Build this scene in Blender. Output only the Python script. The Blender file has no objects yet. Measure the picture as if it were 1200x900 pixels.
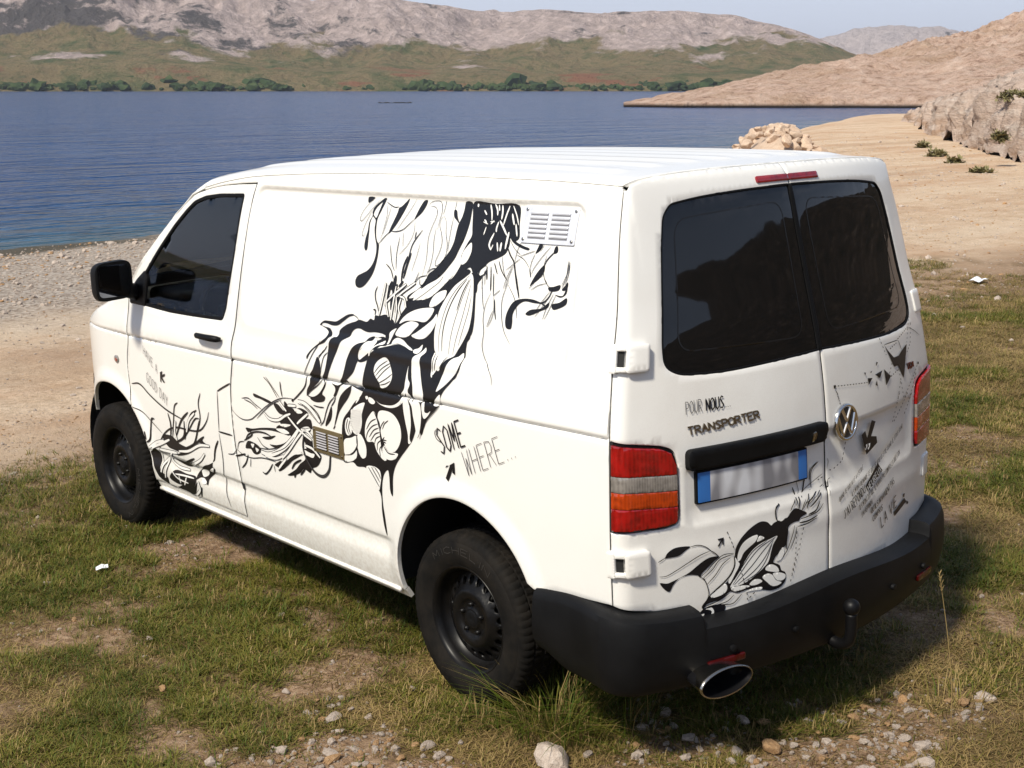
import bpy, bmesh, math, random
import numpy as np
from mathutils import Matrix, Vector
from mathutils.geometry import delaunay_2d_cdt
sc = bpy.context.scene
col = sc.collection
rng = np.random.default_rng(7)
random.seed(7)

# ------------------------------------------------------------ camera, sky, sun, exposure
CAM = np.array([-3.9754, -3.7925, 2.2605])
CR = np.array([[0.754435, -0.656374, 0.0], [-0.140357, -0.161326, -0.976869], [0.641192, 0.736985, -0.213837]])
FPX = 1585.08
cd = bpy.data.cameras.new('camera'); co = bpy.data.objects.new('camera', cd); col.objects.link(co)
cd.sensor_width = 36.0; cd.lens = 36.0 * FPX / 1200.0; cd.clip_start = 0.05; cd.clip_end = 40000
co.matrix_world = Matrix((( CR[0][0], -CR[1][0], -CR[2][0], CAM[0]), (CR[0][1], -CR[1][1], -CR[2][1], CAM[1]),
                          ( CR[0][2], -CR[1][2], -CR[2][2], CAM[2]), (0, 0, 0, 1)))
sc.camera = co
SUN_TO = Vector((-0.78, -0.16, 0.92)).normalized()
world = bpy.data.worlds.new('World'); sc.world = world; world.use_nodes = True
wn = world.node_tree; wn.nodes.clear()
sky = wn.nodes.new('ShaderNodeTexSky'); sky.sky_type = 'NISHITA'; sky.sun_disc = False
sky.sun_elevation = math.asin(SUN_TO.z); sky.sun_rotation = math.atan2(SUN_TO.x, SUN_TO.y)
sky.air_density = 1.0; sky.dust_density = 0.7; sky.ozone_density = 2.6; sky.altitude = 10
tc = wn.nodes.new('ShaderNodeTexCoord'); nz = wn.nodes.new('ShaderNodeTexNoise')
mp = wn.nodes.new('ShaderNodeMapping'); mp.inputs['Scale'].default_value = (1.0, 1.0, 3.5)
nz.inputs['Scale'].default_value = 3.2; nz.inputs['Detail'].default_value = 7; nz.inputs['Roughness'].default_value = 0.6
cr = wn.nodes.new('ShaderNodeValToRGB'); cr.color_ramp.elements[0].position = 0.40; cr.color_ramp.elements[1].position = 0.78
cr.color_ramp.elements[0].color = (0, 0, 0, 1); cr.color_ramp.elements[1].color = (.85, .85, .85, 1)
mx = wn.nodes.new('ShaderNodeMix'); mx.data_type = 'RGBA'
bg = wn.nodes.new('ShaderNodeBackground'); bg.inputs['Strength'].default_value = 0.075
wo = wn.nodes.new('ShaderNodeOutputWorld')
wn.links.new(tc.outputs['Generated'], mp.inputs['Vector']); wn.links.new(mp.outputs['Vector'], nz.inputs['Vector'])
wn.links.new(nz.outputs['Fac'], cr.inputs['Fac']); sepz = wn.nodes.new('ShaderNodeSeparateXYZ'); wn.links.new(tc.outputs['Generated'], sepz.inputs[0])
hzr = wn.nodes.new('ShaderNodeMapRange'); hzr.interpolation_type = 'SMOOTHSTEP'; hzr.inputs[1].default_value = 0.0; hzr.inputs[2].default_value = 0.45; hzr.inputs[3].default_value = 0.9; hzr.inputs[4].default_value = 0.0
wn.links.new(sepz.outputs[2], hzr.inputs[0]); mxf = wn.nodes.new('ShaderNodeMath'); mxf.operation = 'MAXIMUM'
wn.links.new(hzr.outputs[0], mxf.inputs[0]); wn.links.new(cr.outputs['Color'], mxf.inputs[1]); wn.links.new(mxf.outputs[0], mx.inputs['Factor'])
wn.links.new(sky.outputs['Color'], mx.inputs[6]); mx.inputs[7].default_value = (7.3, 7.9, 9.5, 1)
wn.links.new(mx.outputs[2], bg.inputs['Color']); wn.links.new(bg.outputs['Background'], wo.inputs['Surface'])
sl = bpy.data.lights.new('sun', 'SUN'); sl.energy = 3.9; sl.angle = math.radians(7.0); sl.color = (1.0, 0.93, 0.80)
so = bpy.data.objects.new('sun', sl); col.objects.link(so); so.location = (-8, -3, 12)
so.rotation_euler = SUN_TO.to_track_quat('Z', 'Y').to_euler()
vs = sc.view_settings; vs.view_transform = 'Standard'; vs.look = 'None'; vs.exposure = 0.46; vs.gamma = 1.0; vs.use_curve_mapping = False

# ------------------------------------------------------------ material helpers
def mat(name, color=(.5, .5, .5), rough=.5, metal=0.0, coat=0.0, spec=0.5):
    m = bpy.data.materials.new(name); m.use_nodes = True
    b = m.node_tree.nodes['Principled BSDF']
    b.inputs['Base Color'].default_value = (*color, 1); b.inputs['Roughness'].default_value = rough
    b.inputs['Metallic'].default_value = metal; b.inputs['Coat Weight'].default_value = coat
    b.inputs['Specular IOR Level'].default_value = spec
    return m
class NT:
    """small node-graph helper bound to one material"""
    def __init__(s, m): s.m = m; s.t = m.node_tree; s.b = s.t.nodes['Principled BSDF']
    def n(s, k, **kw):
        x = s.t.nodes.new(k)
        for a, v in kw.items(): setattr(x, a, v)
        return x
    def l(s, a, b): s.t.links.new(a, b)
    def noise(s, scale, detail=5, rough=.55, vec=None, dist=0):
        x = s.n('ShaderNodeTexNoise'); x.inputs['Scale'].default_value = scale; x.inputs['Detail'].default_value = detail
        x.inputs['Roughness'].default_value = rough; x.inputs['Distortion'].default_value = dist
        if vec is not None: s.l(vec, x.inputs['Vector'])
        return x.outputs['Fac']
    def obj(s, scale=(1, 1, 1)):
        c = s.n('ShaderNodeTexCoord'); m = s.n('ShaderNodeMapping'); m.inputs['Scale'].default_value = scale
        s.l(c.outputs['Object'], m.inputs['Vector']); return m.outputs['Vector']
    def ramp(s, fac, stops):
        r = s.n('ShaderNodeValToRGB'); e = r.color_ramp.elements
        while len(e) < len(stops): e.new(.5)
        for i, (p, c) in enumerate(stops):
            e[i].position = p; e[i].color = (*c, 1) if len(c) == 3 else c
        s.l(fac, r.inputs['Fac']); return r.outputs['Color']
    def val(s, fac, a, b, c=0., d=1.):
        r = s.n('ShaderNodeMapRange'); r.inputs[1].default_value = a; r.inputs[2].default_value = b
        r.inputs[3].default_value = c; r.inputs[4].default_value = d; s.l(fac, r.inputs[0]); return r.outputs[0]
    def mix(s, fac, a, b, mode='MIX'):
        x = s.n('ShaderNodeMix'); x.data_type = 'RGBA'; x.blend_type = mode
        for sock, v in ((x.inputs[0], fac), (x.inputs[6], a), (x.inputs[7], b)):
            if isinstance(v, (int, float)): sock.default_value = v
            elif isinstance(v, tuple): sock.default_value = (*v, 1)
            else: s.l(v, sock)
        return x.outputs[2]
    def math(s, op, a, b=None):
        x = s.n('ShaderNodeMath'); x.operation = op
        for i, v in enumerate((a, b)):
            if v is None: continue
            if isinstance(v, (int, float)): x.inputs[i].default_value = v
            else: s.l(v, x.inputs[i])
        return x.outputs[0]
    def attr(s, name):
        x = s.n('ShaderNodeAttribute'); x.attribute_name = name; return x
    def bump(s, h, strength=.3, dist=.02):
        x = s.n('ShaderNodeBump'); x.inputs['Strength'].default_value = strength; x.inputs['Distance'].default_value = dist
        s.l(h, x.inputs['Height']); s.l(x.outputs['Normal'], s.b.inputs['Normal'])
    def color(s, c): s.l(c, s.b.inputs['Base Color'])

# ------------------------------------------------------------ mesh helpers
def link(o, parent=None, **props):
    col.objects.link(o)
    if parent is not None: o.parent = parent
    for k, v in props.items(): o[k] = v
    return o
def mesh(name, v, f, material=None, parent=None, smooth=True, sharp=None, mats=None, midx=None, **props):
    me = bpy.data.meshes.new(name)
    me.from_pydata([tuple(map(float, p)) for p in v], [], [tuple(int(i) for i in q) for q in f])
    if mats:
        for m_ in mats: me.materials.append(m_)
    elif material is not None: me.materials.append(material)
    if midx is not None: me.polygons.foreach_set('material_index', np.asarray(midx, dtype=np.int32))
    if smooth: me.polygons.foreach_set('use_smooth', np.ones(len(me.polygons), dtype=bool))
    if sharp is not None: me.set_sharp_from_angle(angle=math.radians(sharp))
    me.update()
    return link(bpy.data.objects.new(name, me), parent, **props)
def empty(name, parent=None, loc=(0, 0, 0), **props):
    o = bpy.data.objects.new(name, None); o.location = loc; o.empty_display_size = .2
    return link(o, parent, **props)
def mirrored(o, parent=None, name=None):
    """copy of a mesh part reflected to the other flank (x -> -x)"""
    me = o.data.copy(); me.transform(Matrix.Scale(-1, 4, (1, 0, 0))); me.flip_normals()
    c = bpy.data.objects.new(name or o.name.split('.')[0], me)
    for k in o.keys(): c[k] = o[k]
    c.location = (-o.location.x, o.location.y, o.location.z)
    return link(c, parent if parent is not None else o.parent)
def grid_faces(nu, nv, closed_u=False, closed_v=False):
    f = []
    for i in range(nu if closed_u else nu - 1):
        for j in range(nv if closed_v else nv - 1):
            a = i * nv + j; b = ((i + 1) % nu) * nv + j; c = ((i + 1) % nu) * nv + (j + 1) % nv; d = i * nv + (j + 1) % nv
            f.append((a, b, c, d))
    return f
def bm_obj(name, bm, material, parent=None, smooth=False, sharp=None, **props):
    me = bpy.data.meshes.new(name); bm.normal_update(); bm.to_mesh(me); bm.free()
    if material: me.materials.append(material)
    if smooth: me.polygons.foreach_set('use_smooth', np.ones(len(me.polygons), dtype=bool))
    if sharp: me.set_sharp_from_angle(angle=math.radians(sharp))
    return link(bpy.data.objects.new(name, me), parent, **props)
def rbox(name, c, s, material, parent=None, bev=.01, seg=3, rot=None, **props):
    bm = bmesh.new(); bmesh.ops.create_cube(bm, size=1)
    bmesh.ops.scale(bm, vec=s, verts=bm.verts)
    if bev: bmesh.ops.bevel(bm, geom=bm.edges[:], offset=bev, segments=seg, profile=.5, affect='EDGES')
    if rot: bmesh.ops.rotate(bm, cent=(0, 0, 0), matrix=rot, verts=bm.verts)
    bmesh.ops.translate(bm, vec=c, verts=bm.verts)
    return bm_obj(name, bm, material, parent, True, 40, **props)
def tube_data(path, rad, seg=10, cap=True):
    P = np.array(path, float); n = len(P); rad = np.broadcast_to(np.asarray(rad, float), (n,))
    T = np.gradient(P, axis=0); T /= np.linalg.norm(T, axis=1)[:, None]
    up = np.array([0, 0, 1.]) if abs(T[0][2]) < .9 else np.array([1., 0, 0])
    v = []; U = np.cross(T[0], up); U /= np.linalg.norm(U)
    for i in range(n):
        U = U - T[i] * U.dot(T[i]); U /= np.linalg.norm(U); V = np.cross(T[i], U)
        for k in range(seg):
            a = 2 * math.pi * k / seg; v.append(P[i] + rad[i] * (math.cos(a) * U + math.sin(a) * V))
    f = grid_faces(n, seg, closed_v=True)
    if cap: f.append(tuple(range(seg))); f.append(tuple(range((n - 1) * seg, n * seg))[::-1])
    return v, f
def lathe_data(prof, seg=64, closed=True):
    """prof: (axial, radius) -> revolve round the x axis"""
    v = []
    for k in range(seg):
        a = 2 * math.pi * k / seg
        for (ax, r) in prof: v.append((ax, r * math.cos(a), r * math.sin(a)))
    return v, grid_faces(seg, len(prof), closed_u=True)
# numeric helpers
def sm(x, pts):
    a = np.array(pts, float); a = a[np.argsort(a[:, 0])]; X, Y = a[:, 0], a[:, 1]
    d = np.diff(Y) / np.diff(X); m = np.zeros(len(X)); m[0], m[-1] = d[0], d[-1]
    for i in range(1, len(X) - 1): m[i] = 0 if d[i - 1] * d[i] <= 0 else 2 * d[i - 1] * d[i] / (d[i - 1] + d[i])
    x = np.clip(np.asarray(x, float), X[0], X[-1]); i = np.clip(np.searchsorted(X, x) - 1, 0, len(X) - 2)
    h = X[i + 1] - X[i]; t = (x - X[i]) / h
    return (2 * t**3 - 3 * t * t + 1) * Y[i] + (t**3 - 2 * t * t + t) * h * m[i] + (-2 * t**3 + 3 * t * t) * Y[i + 1] + (t**3 - t * t) * h * m[i + 1]
def ss(a, b, x):
    t = np.clip((np.asarray(x, float) - a) / (b - a), 0, 1); return t * t * (3 - 2 * t)
def hash2(ix, iy, seed):
    h = (ix.astype(np.int64) * 374761393 + iy.astype(np.int64) * 668265263 + seed * 974711) & 0x7fffffff
    h = ((h ^ (h >> 13)) * 1274126177) & 0x7fffffff
    return ((h ^ (h >> 16)) & 0xffff) / 65535.0
def vnoise(x, y, seed=0):
    x = np.asarray(x, float); y = np.asarray(y, float); ix = np.floor(x); iy = np.floor(y)
    fx = x - ix; fy = y - iy; fx = fx * fx * (3 - 2 * fx); fy = fy * fy * (3 - 2 * fy)
    a = hash2(ix, iy, seed); b = hash2(ix + 1, iy, seed); c = hash2(ix, iy + 1, seed); d = hash2(ix + 1, iy + 1, seed)
    return (a * (1 - fx) + b * fx) * (1 - fy) + (c * (1 - fx) + d * fx) * fy
def fbm(x, y, seed=0, oct=5, gain=.5, ridge=False):
    s = 0; a = 1; t = 0
    for o in range(oct):
        n = vnoise(x * 2**o + 17.3 * o, y * 2**o - 9.1 * o, seed + o)
        if ridge: n = 1 - abs(2 * n - 1)
        s = s + a * n; t += a; a *= gain
    return s / t
def inpoly(px, py, poly):
    poly = np.asarray(poly, float); r = np.zeros(np.shape(px), bool); j = len(poly) - 1
    for i in range(len(poly)):
        (xi, yi), (xj, yj) = poly[i], poly[j]
        c = (yi > py) != (yj > py)
        r ^= c & (px < (xj - xi) * (py - yi) / ((yj - yi) if yj != yi else 1e-12) + xi); j = i
    return r
def dense(poly, step, closed=True):
    P = [np.array(p, float) for p in poly]; out = []
    for i in range(len(P) if closed else len(P) - 1):
        a, b = P[i], P[(i + 1) % len(P)]; n = max(1, int(math.ceil(np.linalg.norm(b - a) / step)))
        for k in range(n): out.append(a + (b - a) * k / n)
    if not closed: out.append(P[-1])
    return np.array(out)
def smooth_poly(pts, n=6, closed=True):
    """Catmull-Rom through the points"""
    P = np.array(pts, float); N = len(P); out = []
    for i in range(N if closed else N - 1):
        if closed: p0, p1, p2, p3 = P[i - 1], P[i], P[(i + 1) % N], P[(i + 2) % N]
        else: p0, p1, p2, p3 = P[max(i - 1, 0)], P[i], P[i + 1], P[min(i + 2, N - 1)]
        for k in range(n):
            t = k / n
            out.append(.5 * (2 * p1 + (p2 - p0) * t + (2 * p0 - 5 * p1 + 4 * p2 - p3) * t * t + (3 * p1 - p0 - 3 * p2 + p3) * t**3))
    if not closed: out.append(P[-1])
    return np.array(out)
def round_poly(pts, rad, n=5):
    """polygon with its corners rounded; rad: one number or one per corner"""
    P = [np.array(p, float) for p in pts]; out = []; N = len(P)
    for i in range(N):
        r = rad[i] if isinstance(rad, (list, tuple)) else rad
        a, b, c = P[i - 1], P[i], P[(i + 1) % N]
        if r <= 0: out.append(b); continue
        u = a - b; w = c - b; lu, lw = np.linalg.norm(u), np.linalg.norm(w); r = min(r, lu * .49, lw * .49)
        s, e = b + u / lu * r, b + w / lw * r
        for k in range(n + 1):
            t = k / n; out.append((1 - t)**2 * s + 2 * t * (1 - t) * b + t * t * e)
    return np.array(out)
def area(poly):
    p = np.asarray(poly); return .5 * np.sum(p[:, 0] * np.roll(p[:, 1], -1) - np.roll(p[:, 0], -1) * p[:, 1])
def inset(poly, d):
    p = np.asarray(poly, float)
    if area(p) < 0: p = p[::-1]
    a = p - np.roll(p, 1, 0); b = np.roll(p, -1, 0) - p
    a /= np.linalg.norm(a, axis=1)[:, None] + 1e-12; b /= np.linalg.norm(b, axis=1)[:, None] + 1e-12
    n = np.stack([-(a[:, 1] + b[:, 1]), a[:, 0] + b[:, 0]], 1); n /= np.linalg.norm(n, axis=1)[:, None] + 1e-12
    return p + n * d
def surf(fn, sign):
    """wrap a point function into (a, b, offset along the normal) -> points"""
    def g(a, b, off=0.):
        a = np.asarray(a, float); b = np.asarray(b, float); e = 1e-3
        p = fn(a, b)
        da = fn(a + e, b) - fn(a - e, b); db = fn(a, b + e) - fn(a, b - e)
        n = np.cross(da, db); n /= np.linalg.norm(n, axis=-1)[..., None] + 1e-15
        return p + sign * n * np.asarray(off)[..., None] if np.ndim(off) else p + sign * n * off
    g.sign = sign
    return g
def tri_fill(outer, holes, extra, step, margin=.35):
    loops = [outer] + list(holes); pts = []; edges = []
    for lp in loops:
        k = len(pts); n = len(lp); pts += [tuple(q) for q in lp]; edges += [(k + i, k + (i + 1) % n) for i in range(n)]
    o = np.asarray(outer); x0, y0 = o.min(0); x1, y1 = o.max(0)
    if step:
        gx, gy = np.meshgrid(np.arange(x0 + step * .5, x1, step), np.arange(y0 + step * .5, y1, step), indexing='ij')
        g = np.stack([gx.ravel(), gy.ravel()], 1)
    else: g = np.zeros((0, 2))
    if extra is not None and len(extra): g = np.concatenate([g, np.asarray(extra, float)])
    if len(g):
        ok = inpoly(g[:, 0], g[:, 1], outer)
        for h in holes: ok &= ~inpoly(g[:, 0], g[:, 1], h)
        g = g[ok]
        B = np.concatenate([np.asarray(l) for l in loops]); md = np.full(len(g), 1e9)
        for k in range(0, len(B), 64): md = np.minimum(md, np.min(np.hypot(g[:, None, 0] - B[None, k:k + 64, 0], g[:, None, 1] - B[None, k:k + 64, 1]), axis=1))
        g = g[md > (step * margin if step else 1e-4)]
        pts += [tuple(q) for q in g]
    v, e, f, *_ = delaunay_2d_cdt([Vector(map(float, p)) for p in pts], edges, [], 0, 1e-7)
    V = np.array([tuple(p) for p in v]); F = np.array([tuple(t) for t in f]).reshape(-1, 3)
    c = V[F].mean(1); ok = inpoly(c[:, 0], c[:, 1], outer)
    for h in holes: ok &= ~inpoly(c[:, 0], c[:, 1], h)
    return V, F[ok]
def orient(S, V, F):
    """make triangles wind so that their normal is the surface's outside"""
    a = V[F[:, 0]]; b = V[F[:, 1]]; c = V[F[:, 2]]
    d = (b[:, 0] - a[:, 0]) * (c[:, 1] - a[:, 1]) - (b[:, 1] - a[:, 1]) * (c[:, 0] - a[:, 0])
    F = F.copy(); w = (d * S.sign) < 0; F[w] = F[w][:, ::-1]; return F
def panel(name, S, outer, material, parent=None, holes=(), step=.03, bstep=.015, extra=None, flange=.02, off=0., soft=.002, **props):
    """a sheet of bodywork cut to an outline on the surface S, with turned-in edges"""
    outer = dense(outer, bstep); holes = [dense(h, bstep) for h in holes]
    ex = [] if extra is None else [np.asarray(extra)]
    if soft:
        o = inset(outer, soft * 1.6); ex.append(o)
        for h in holes: ex.append(inset(h, -soft * 1.6))
    ex = np.concatenate(ex) if ex else None
    # the soft ring must survive the margin test: do it with explicit loops
    V, F = tri_fill(outer, holes, None if ex is None else ex, step, margin=.08 if soft else .35)
    F = orient(S, V, F); nb = len(outer) + sum(len(h) for h in holes)
    E = {}
    for t in F:
        for i in range(3): E.setdefault((min(t[i], t[(i + 1) % 3]), max(t[i], t[(i + 1) % 3])), []).append((t[i], t[(i + 1) % 3]))
    be = [k[0] for k in E.values() if len(k) == 1]
    bv = sorted({i for e in be for i in e}); isb = np.zeros(len(V), bool); isb[bv] = True
    P = S(V[:, 0], V[:, 1], off - soft * isb)
    faces = [tuple(t) for t in F]
    if flange:
        Q = S(V[bv, 0], V[bv, 1], np.full(len(bv), off - flange)); idx = {b: len(P) + i for i, b in enumerate(bv)}
        P = np.concatenate([P, Q])
        for a, b in be: faces.append((b, a, idx[a], idx[b]))
    return mesh(name, P, faces, material, parent, sharp=52 if flange else None, **props)
# ------------------------------------------------------------ land: coast line, heights (world metres, z up)
SEA = -0.95
COAST = np.array([(-400, -60), (-60, 8), (-20, 17.5), (0, 22.0), (6, 23.6), (12, 24.9), (22, 28.2), (33, 31.5), (41, 35.5), (52, 42.0), (66, 51.0), (84, 62), (98, 70), (108, 75.5), (116, 74.5), (121, 68), (128, 60), (150, 50), (185, 44), (240, 60), (600, 40), (600, -800), (-400, -800)], float)
def pix(u, v):
    return CR[2] + CR[0] * (u - 600) / FPX + CR[1] * (v - 450) / FPX
def coast_d(x, y):
    P = COAST; Q = np.roll(P, -1, 0); d = np.full(np.shape(x), 1e9)
    for a, b in zip(P, Q):
        ab = b - a; t = np.clip(((x - a[0]) * ab[0] + (y - a[1]) * ab[1]) / (ab @ ab), 0, 1)
        d = np.minimum(d, np.hypot(x - a[0] - t * ab[0], y - a[1] - t * ab[1]))
    return np.where(inpoly(x, y, P), d, -d)
def ground_z(x, y, fine=True):
    x = np.asarray(x, float); y = np.asarray(y, float)
    d = coast_d(x, y) + (fbm(x * .35, y * .35, 11, 3) - .5) * 1.6
    L = np.interp(x, [20, 34, 45], [8.0, 4.0, 1.6])
    land = .90 * (1 - np.exp(-np.maximum(d, 0) / L))
    sea = np.maximum(d, -60) * .075
    z = SEA + np.where(d > 0, land, sea)
    # close to the van the ground follows the wheels
    near = np.exp(-((x * x + (y - 1.5)**2) / 60.0)); z = z + near * (-.055 + .017 * (x + .9) - .006 * y - z)
    # the grass rises towards the photographer and the hill behind
    k = -(x * .64 + y * .77) - .9
    z = z + .55 * ss(.3, 4.2, k)
    ang = np.degrees(np.arctan2(y, x)); rr = np.hypot(x, y)
    el = np.interp(ang, [-180, -140, -110, -95, -80, -69, -58, -47, -38, -24, -15, -5, 10, 22, 25, 180], [1.5, 3, 5.5, 8.5, 11.4, 12.6, 13.8, 14.2, 13.6, 11.6, 9.4, 7, 3, .4, 0, 0])
    hill = 130 * np.tan(np.radians(el)) * ss(18, 130, rr)
    z = z + hill * (0.94 + .09 * fbm(x * .025, y * .025, 61, 5)) + .5 * (fbm(x * .3, y * .3, 63, 3) - .5) * ss(20, 60, rr) * ss(0, 2, el)
    # flat open ground to the right of the van, track
    z = z + .10 * (fbm(x * .12, y * .12, 31, 3) - .5) * ss(4, 14, np.hypot(x, y))
    if fine:
        z = z + .05 * (fbm(x * 1.1, y * 1.1, 5, 4) - .5) + .022 * (fbm(x * 7, y * 7, 9, 3) - .5) * ss(0, 2.0, d)
    return z
def grass_mask(x, y):
    """0 bare, 1 turf"""
    n = fbm(x * .55, y * .55, 77, 4); n2 = fbm(x * 2.2, y * 2.2, 81, 3); n4 = fbm(x * 8, y * 8, 93, 3)
    edge = ss(5.0, 3.1, y + 2.4 * (n - .5) + .9 * (n2 - .5) + .55 * np.minimum(x, 0) * -1 * .6 - .03 * np.maximum(x - 3, 0))
    far = .55 * ss(9.0, 6.0, y) * ss(.57, .66, n) * ss(2.5, 5, x)
    m = np.maximum(edge * ss(.30, .53, .26 * n + .40 * n2 + .34 * n4), far * ss(.3, .6, n4))
    # gravel patches: beside the rear wheel and behind the bumper
    for cx, cy, rx, ry in ((-1.62, -.02, .42, .22), (-1.45, -.35, .28, .22), (-.28, -1.30, .62, .26), (3.0, .9, .9, .22), (-1.18, .55, .25, .18), (2.35, .0, .5, .12), (-.75, 2.2, .35, .3)):
        q = np.hypot((x - cx) / rx, (y - cy) / ry) + .9 * (n2 - .5) + 1.3 * (n4 - .5); m = m * ss(.70, 1.35, q)
    return m
def make_ground_mat():
    m = mat('ground', (.3, .22, .14), .95, spec=.2); g = NT(m); v = g.obj()
    a = g.attr('mask'); sp = g.n('ShaderNodeSeparateColor'); g.l(a.outputs['Color'], sp.inputs[0])
    big = g.noise(.35, 6, .6, v); mid = g.noise(2.6, 7, .62, v); fine = g.noise(26, 6, .7, v); vf = g.noise(130, 3, .6, v)
    sand = g.ramp(mid, [(.28, (.50, .350, .225)), (.5, (.62, .465, .325)), (.72, (.69, .555, .415))])
    sand = g.mix(g.val(fine, .45, .68, 0, .8), sand, (.33, .225, .14)); sand = g.mix(g.val(g.noise(7, 5, .65, v), .52, .64, 0, .45), sand, (.36, .25, .155))
    sand = g.mix(g.val(big, .47, .62, 0, .6), sand, (.44, .265, .155))
    soil = g.ramp(fine, [(.3, (.125, .072, .038)), (.5, (.30, .195, .118)), (.72, (.48, .35, .24))])
    turf = g.ramp(fine, [(.3, (.045, .030, .011)), (.52, (.130, .085, .032)), (.75, (.29, .19, .09))])
    rv = g.n('ShaderNodeMapping'); rv.inputs['Rotation'].default_value = (0, 0, math.radians(-35)); rv.inputs['Scale'].default_value = (.05, .55, 1); g.l(v, rv.inputs['Vector'])
    rut = g.noise(1.0, 4, .6, rv.outputs['Vector'], .2); sand = g.mix(g.val(rut, .50, .62, 0, .45), sand, (.66, .54, .40)); sand = g.mix(g.val(rut, .44, .36, 0, .4), sand, (.36, .25, .16))
    c = g.mix(sp.outputs[1], sand, soil); c = g.mix(sp.outputs[0], c, turf)
    peb = g.ramp(mid, [(.3, (.42, .36, .30)), (.7, (.62, .56, .49))])
    vo = g.n('ShaderNodeTexVoronoi'); vo.inputs['Scale'].default_value = 16; g.l(v, vo.inputs['Vector'])
    pc = g.n('ShaderNodeSeparateColor'); g.l(vo.outputs['Color'], pc.inputs[0])
    peb = g.mix(g.val(pc.outputs[0], 0, 1, 0, .55), peb, (.34, .27, .21)); peb = g.mix(g.val(vo.outputs['Distance'], .35, .75, 0, .8), peb, (.16, .12, .09))
    c = g.mix(sp.outputs[2], c, peb)
    wet = g.attr('wet'); c = g.mix(g.math('MULTIPLY', wet.outputs['Fac'], .85), c, (.040, .036, .022))
    hillm = g.attr('scrub'); hs = g.ramp(g.noise(.35, 8, .75, v), [(.35, (.022, .021, .012)), (.55, (.060, .044, .030)), (.72, (.16, .125, .095))]); c = g.mix(hillm.outputs['Fac'], c, hs)
    g.color(c)
    g.bump(g.math('ADD', g.math('MULTIPLY', fine, .6), g.math('ADD', g.math('MULTIPLY', vf, .35), g.math('MULTIPLY', mid, 1.2))), 1.0, .04)
    return m
def make_ground():
    r = [.6]
    while r[-1] < 9000: r.append(r[-1] * (1.011 if r[-1] < 60 else 1.028) + .004)
    r = np.array(r); az0 = math.atan2(CR[2][0], CR[2][1])
    az = np.concatenate([np.arange(-27, 27, .17), np.arange(27, 160, .8), np.arange(160, 333, 2.0)]) * math.pi / 180 + az0
    Rg, Ag = np.meshgrid(r, az, indexing='ij')
    x = CAM[0] + Rg * np.sin(Ag); y = CAM[1] + Rg * np.cos(Ag)
    z = ground_z(x, y); z = np.where(Rg > 420, np.minimum(z, SEA - 4), z) if False else z
    d = coast_d(x, y)
    far = Rg > 700; z = np.where(far & (d < 0), SEA - 6, z)
    v = np.stack([x, y, z], -1).reshape(-1, 3); n, k = len(r), len(az)
    I = np.arange(n * k).reshape(n, k); J = np.roll(I, -1, 1)
    f = np.stack([I[:-1], I[1:], J[1:], J[:-1]], -1).reshape(-1, 4)[:, ::-1]
    me = bpy.data.meshes.new('ground'); me.vertices.add(len(v)); me.vertices.foreach_set('co', v.ravel())
    me.loops.add(f.size); me.loops.foreach_set('vertex_index', f.ravel().astype(np.int32)); me.polygons.add(len(f))
    me.polygons.foreach_set('loop_start', np.arange(0, f.size, 4, dtype=np.int32)); me.polygons.foreach_set('loop_total', np.full(len(f), 4, np.int32))
    # centre cap
    me.update(calc_edges=True); me.validate(); me.polygons.foreach_set('use_smooth', np.ones(len(f), bool))
    gm = grass_mask(x, y).ravel(); xf, yf, df_ = x.ravel(), y.ravel(), d.ravel()
    soil = ss(6.2, 3.4, yf + 1.6 * (fbm(xf * .5, yf * .5, 78, 3) - .5) - .10 * np.maximum(xf - 3, 0))
    beach = ss(13.5, 9.0, df_ + 5 * (fbm(xf * .4, yf * .4, 79, 3) - .5)) * ss(32, 26, xf)
    mk = me.attributes.new('mask', 'FLOAT_COLOR', 'POINT'); mk.data.foreach_set('color', np.stack([gm, soil, beach, np.ones_like(gm)], 1).ravel())
    wt = me.attributes.new('wet', 'FLOAT', 'POINT'); wt.data.foreach_set('value', (ss(3.6, 2.6, df_ + 1.2 * (fbm(xf * .8, yf * .8, 13, 3) - .5)) * ss(13, 7, xf)).astype(np.float32))
    sb = me.attributes.new('scrub', 'FLOAT', 'POINT'); sb.data.foreach_set('value', (ss(14, 34, np.hypot(xf, yf)) * ss(14, 2, np.degrees(np.arctan2(yf, xf)))).astype(np.float32))
    me.materials.append(make_ground_mat())
    return link(bpy.data.objects.new('ground', me), kind='structure')
ground = make_ground()
# ------------------------------------------------------------ sea
def make_sea():
    m = mat('sea_water', (.02, .06, .13), .16, spec=.30); g = NT(m)
    tcn = g.n('ShaderNodeTexCoord'); P = tcn.outputs['Object']
    dd = g.attr('shore')
    n = g.noise(.05, 4, .6, P)
    deep = g.ramp(n, [(.3, (.010, .046, .145)), (.7, (.018, .066, .185))])
    c = g.mix(g.val(dd.outputs['Fac'], 0, 1), deep, (.045, .105, .150)); g.color(c)
    mp = g.n('ShaderNodeMapping'); mp.inputs['Rotation'].default_value = (0, 0, math.radians(-38)); mp.inputs['Scale'].default_value = (.32, 1, 1); g.l(P, mp.inputs['Vector'])
    w1 = g.noise(1.15, 3, .55, mp.outputs['Vector'], .4); w2 = g.noise(.28, 2, .5, mp.outputs['Vector'], .3); w3 = g.noise(4.2, 2, .5, mp.outputs['Vector'])
    h = g.math('ADD', g.math('MULTIPLY', w1, .45), g.math('ADD', g.math('MULTIPLY', w2, .9), g.math('MULTIPLY', w3, .12)))
    g.bump(h, 1.0, 3.0)
    return m
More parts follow.
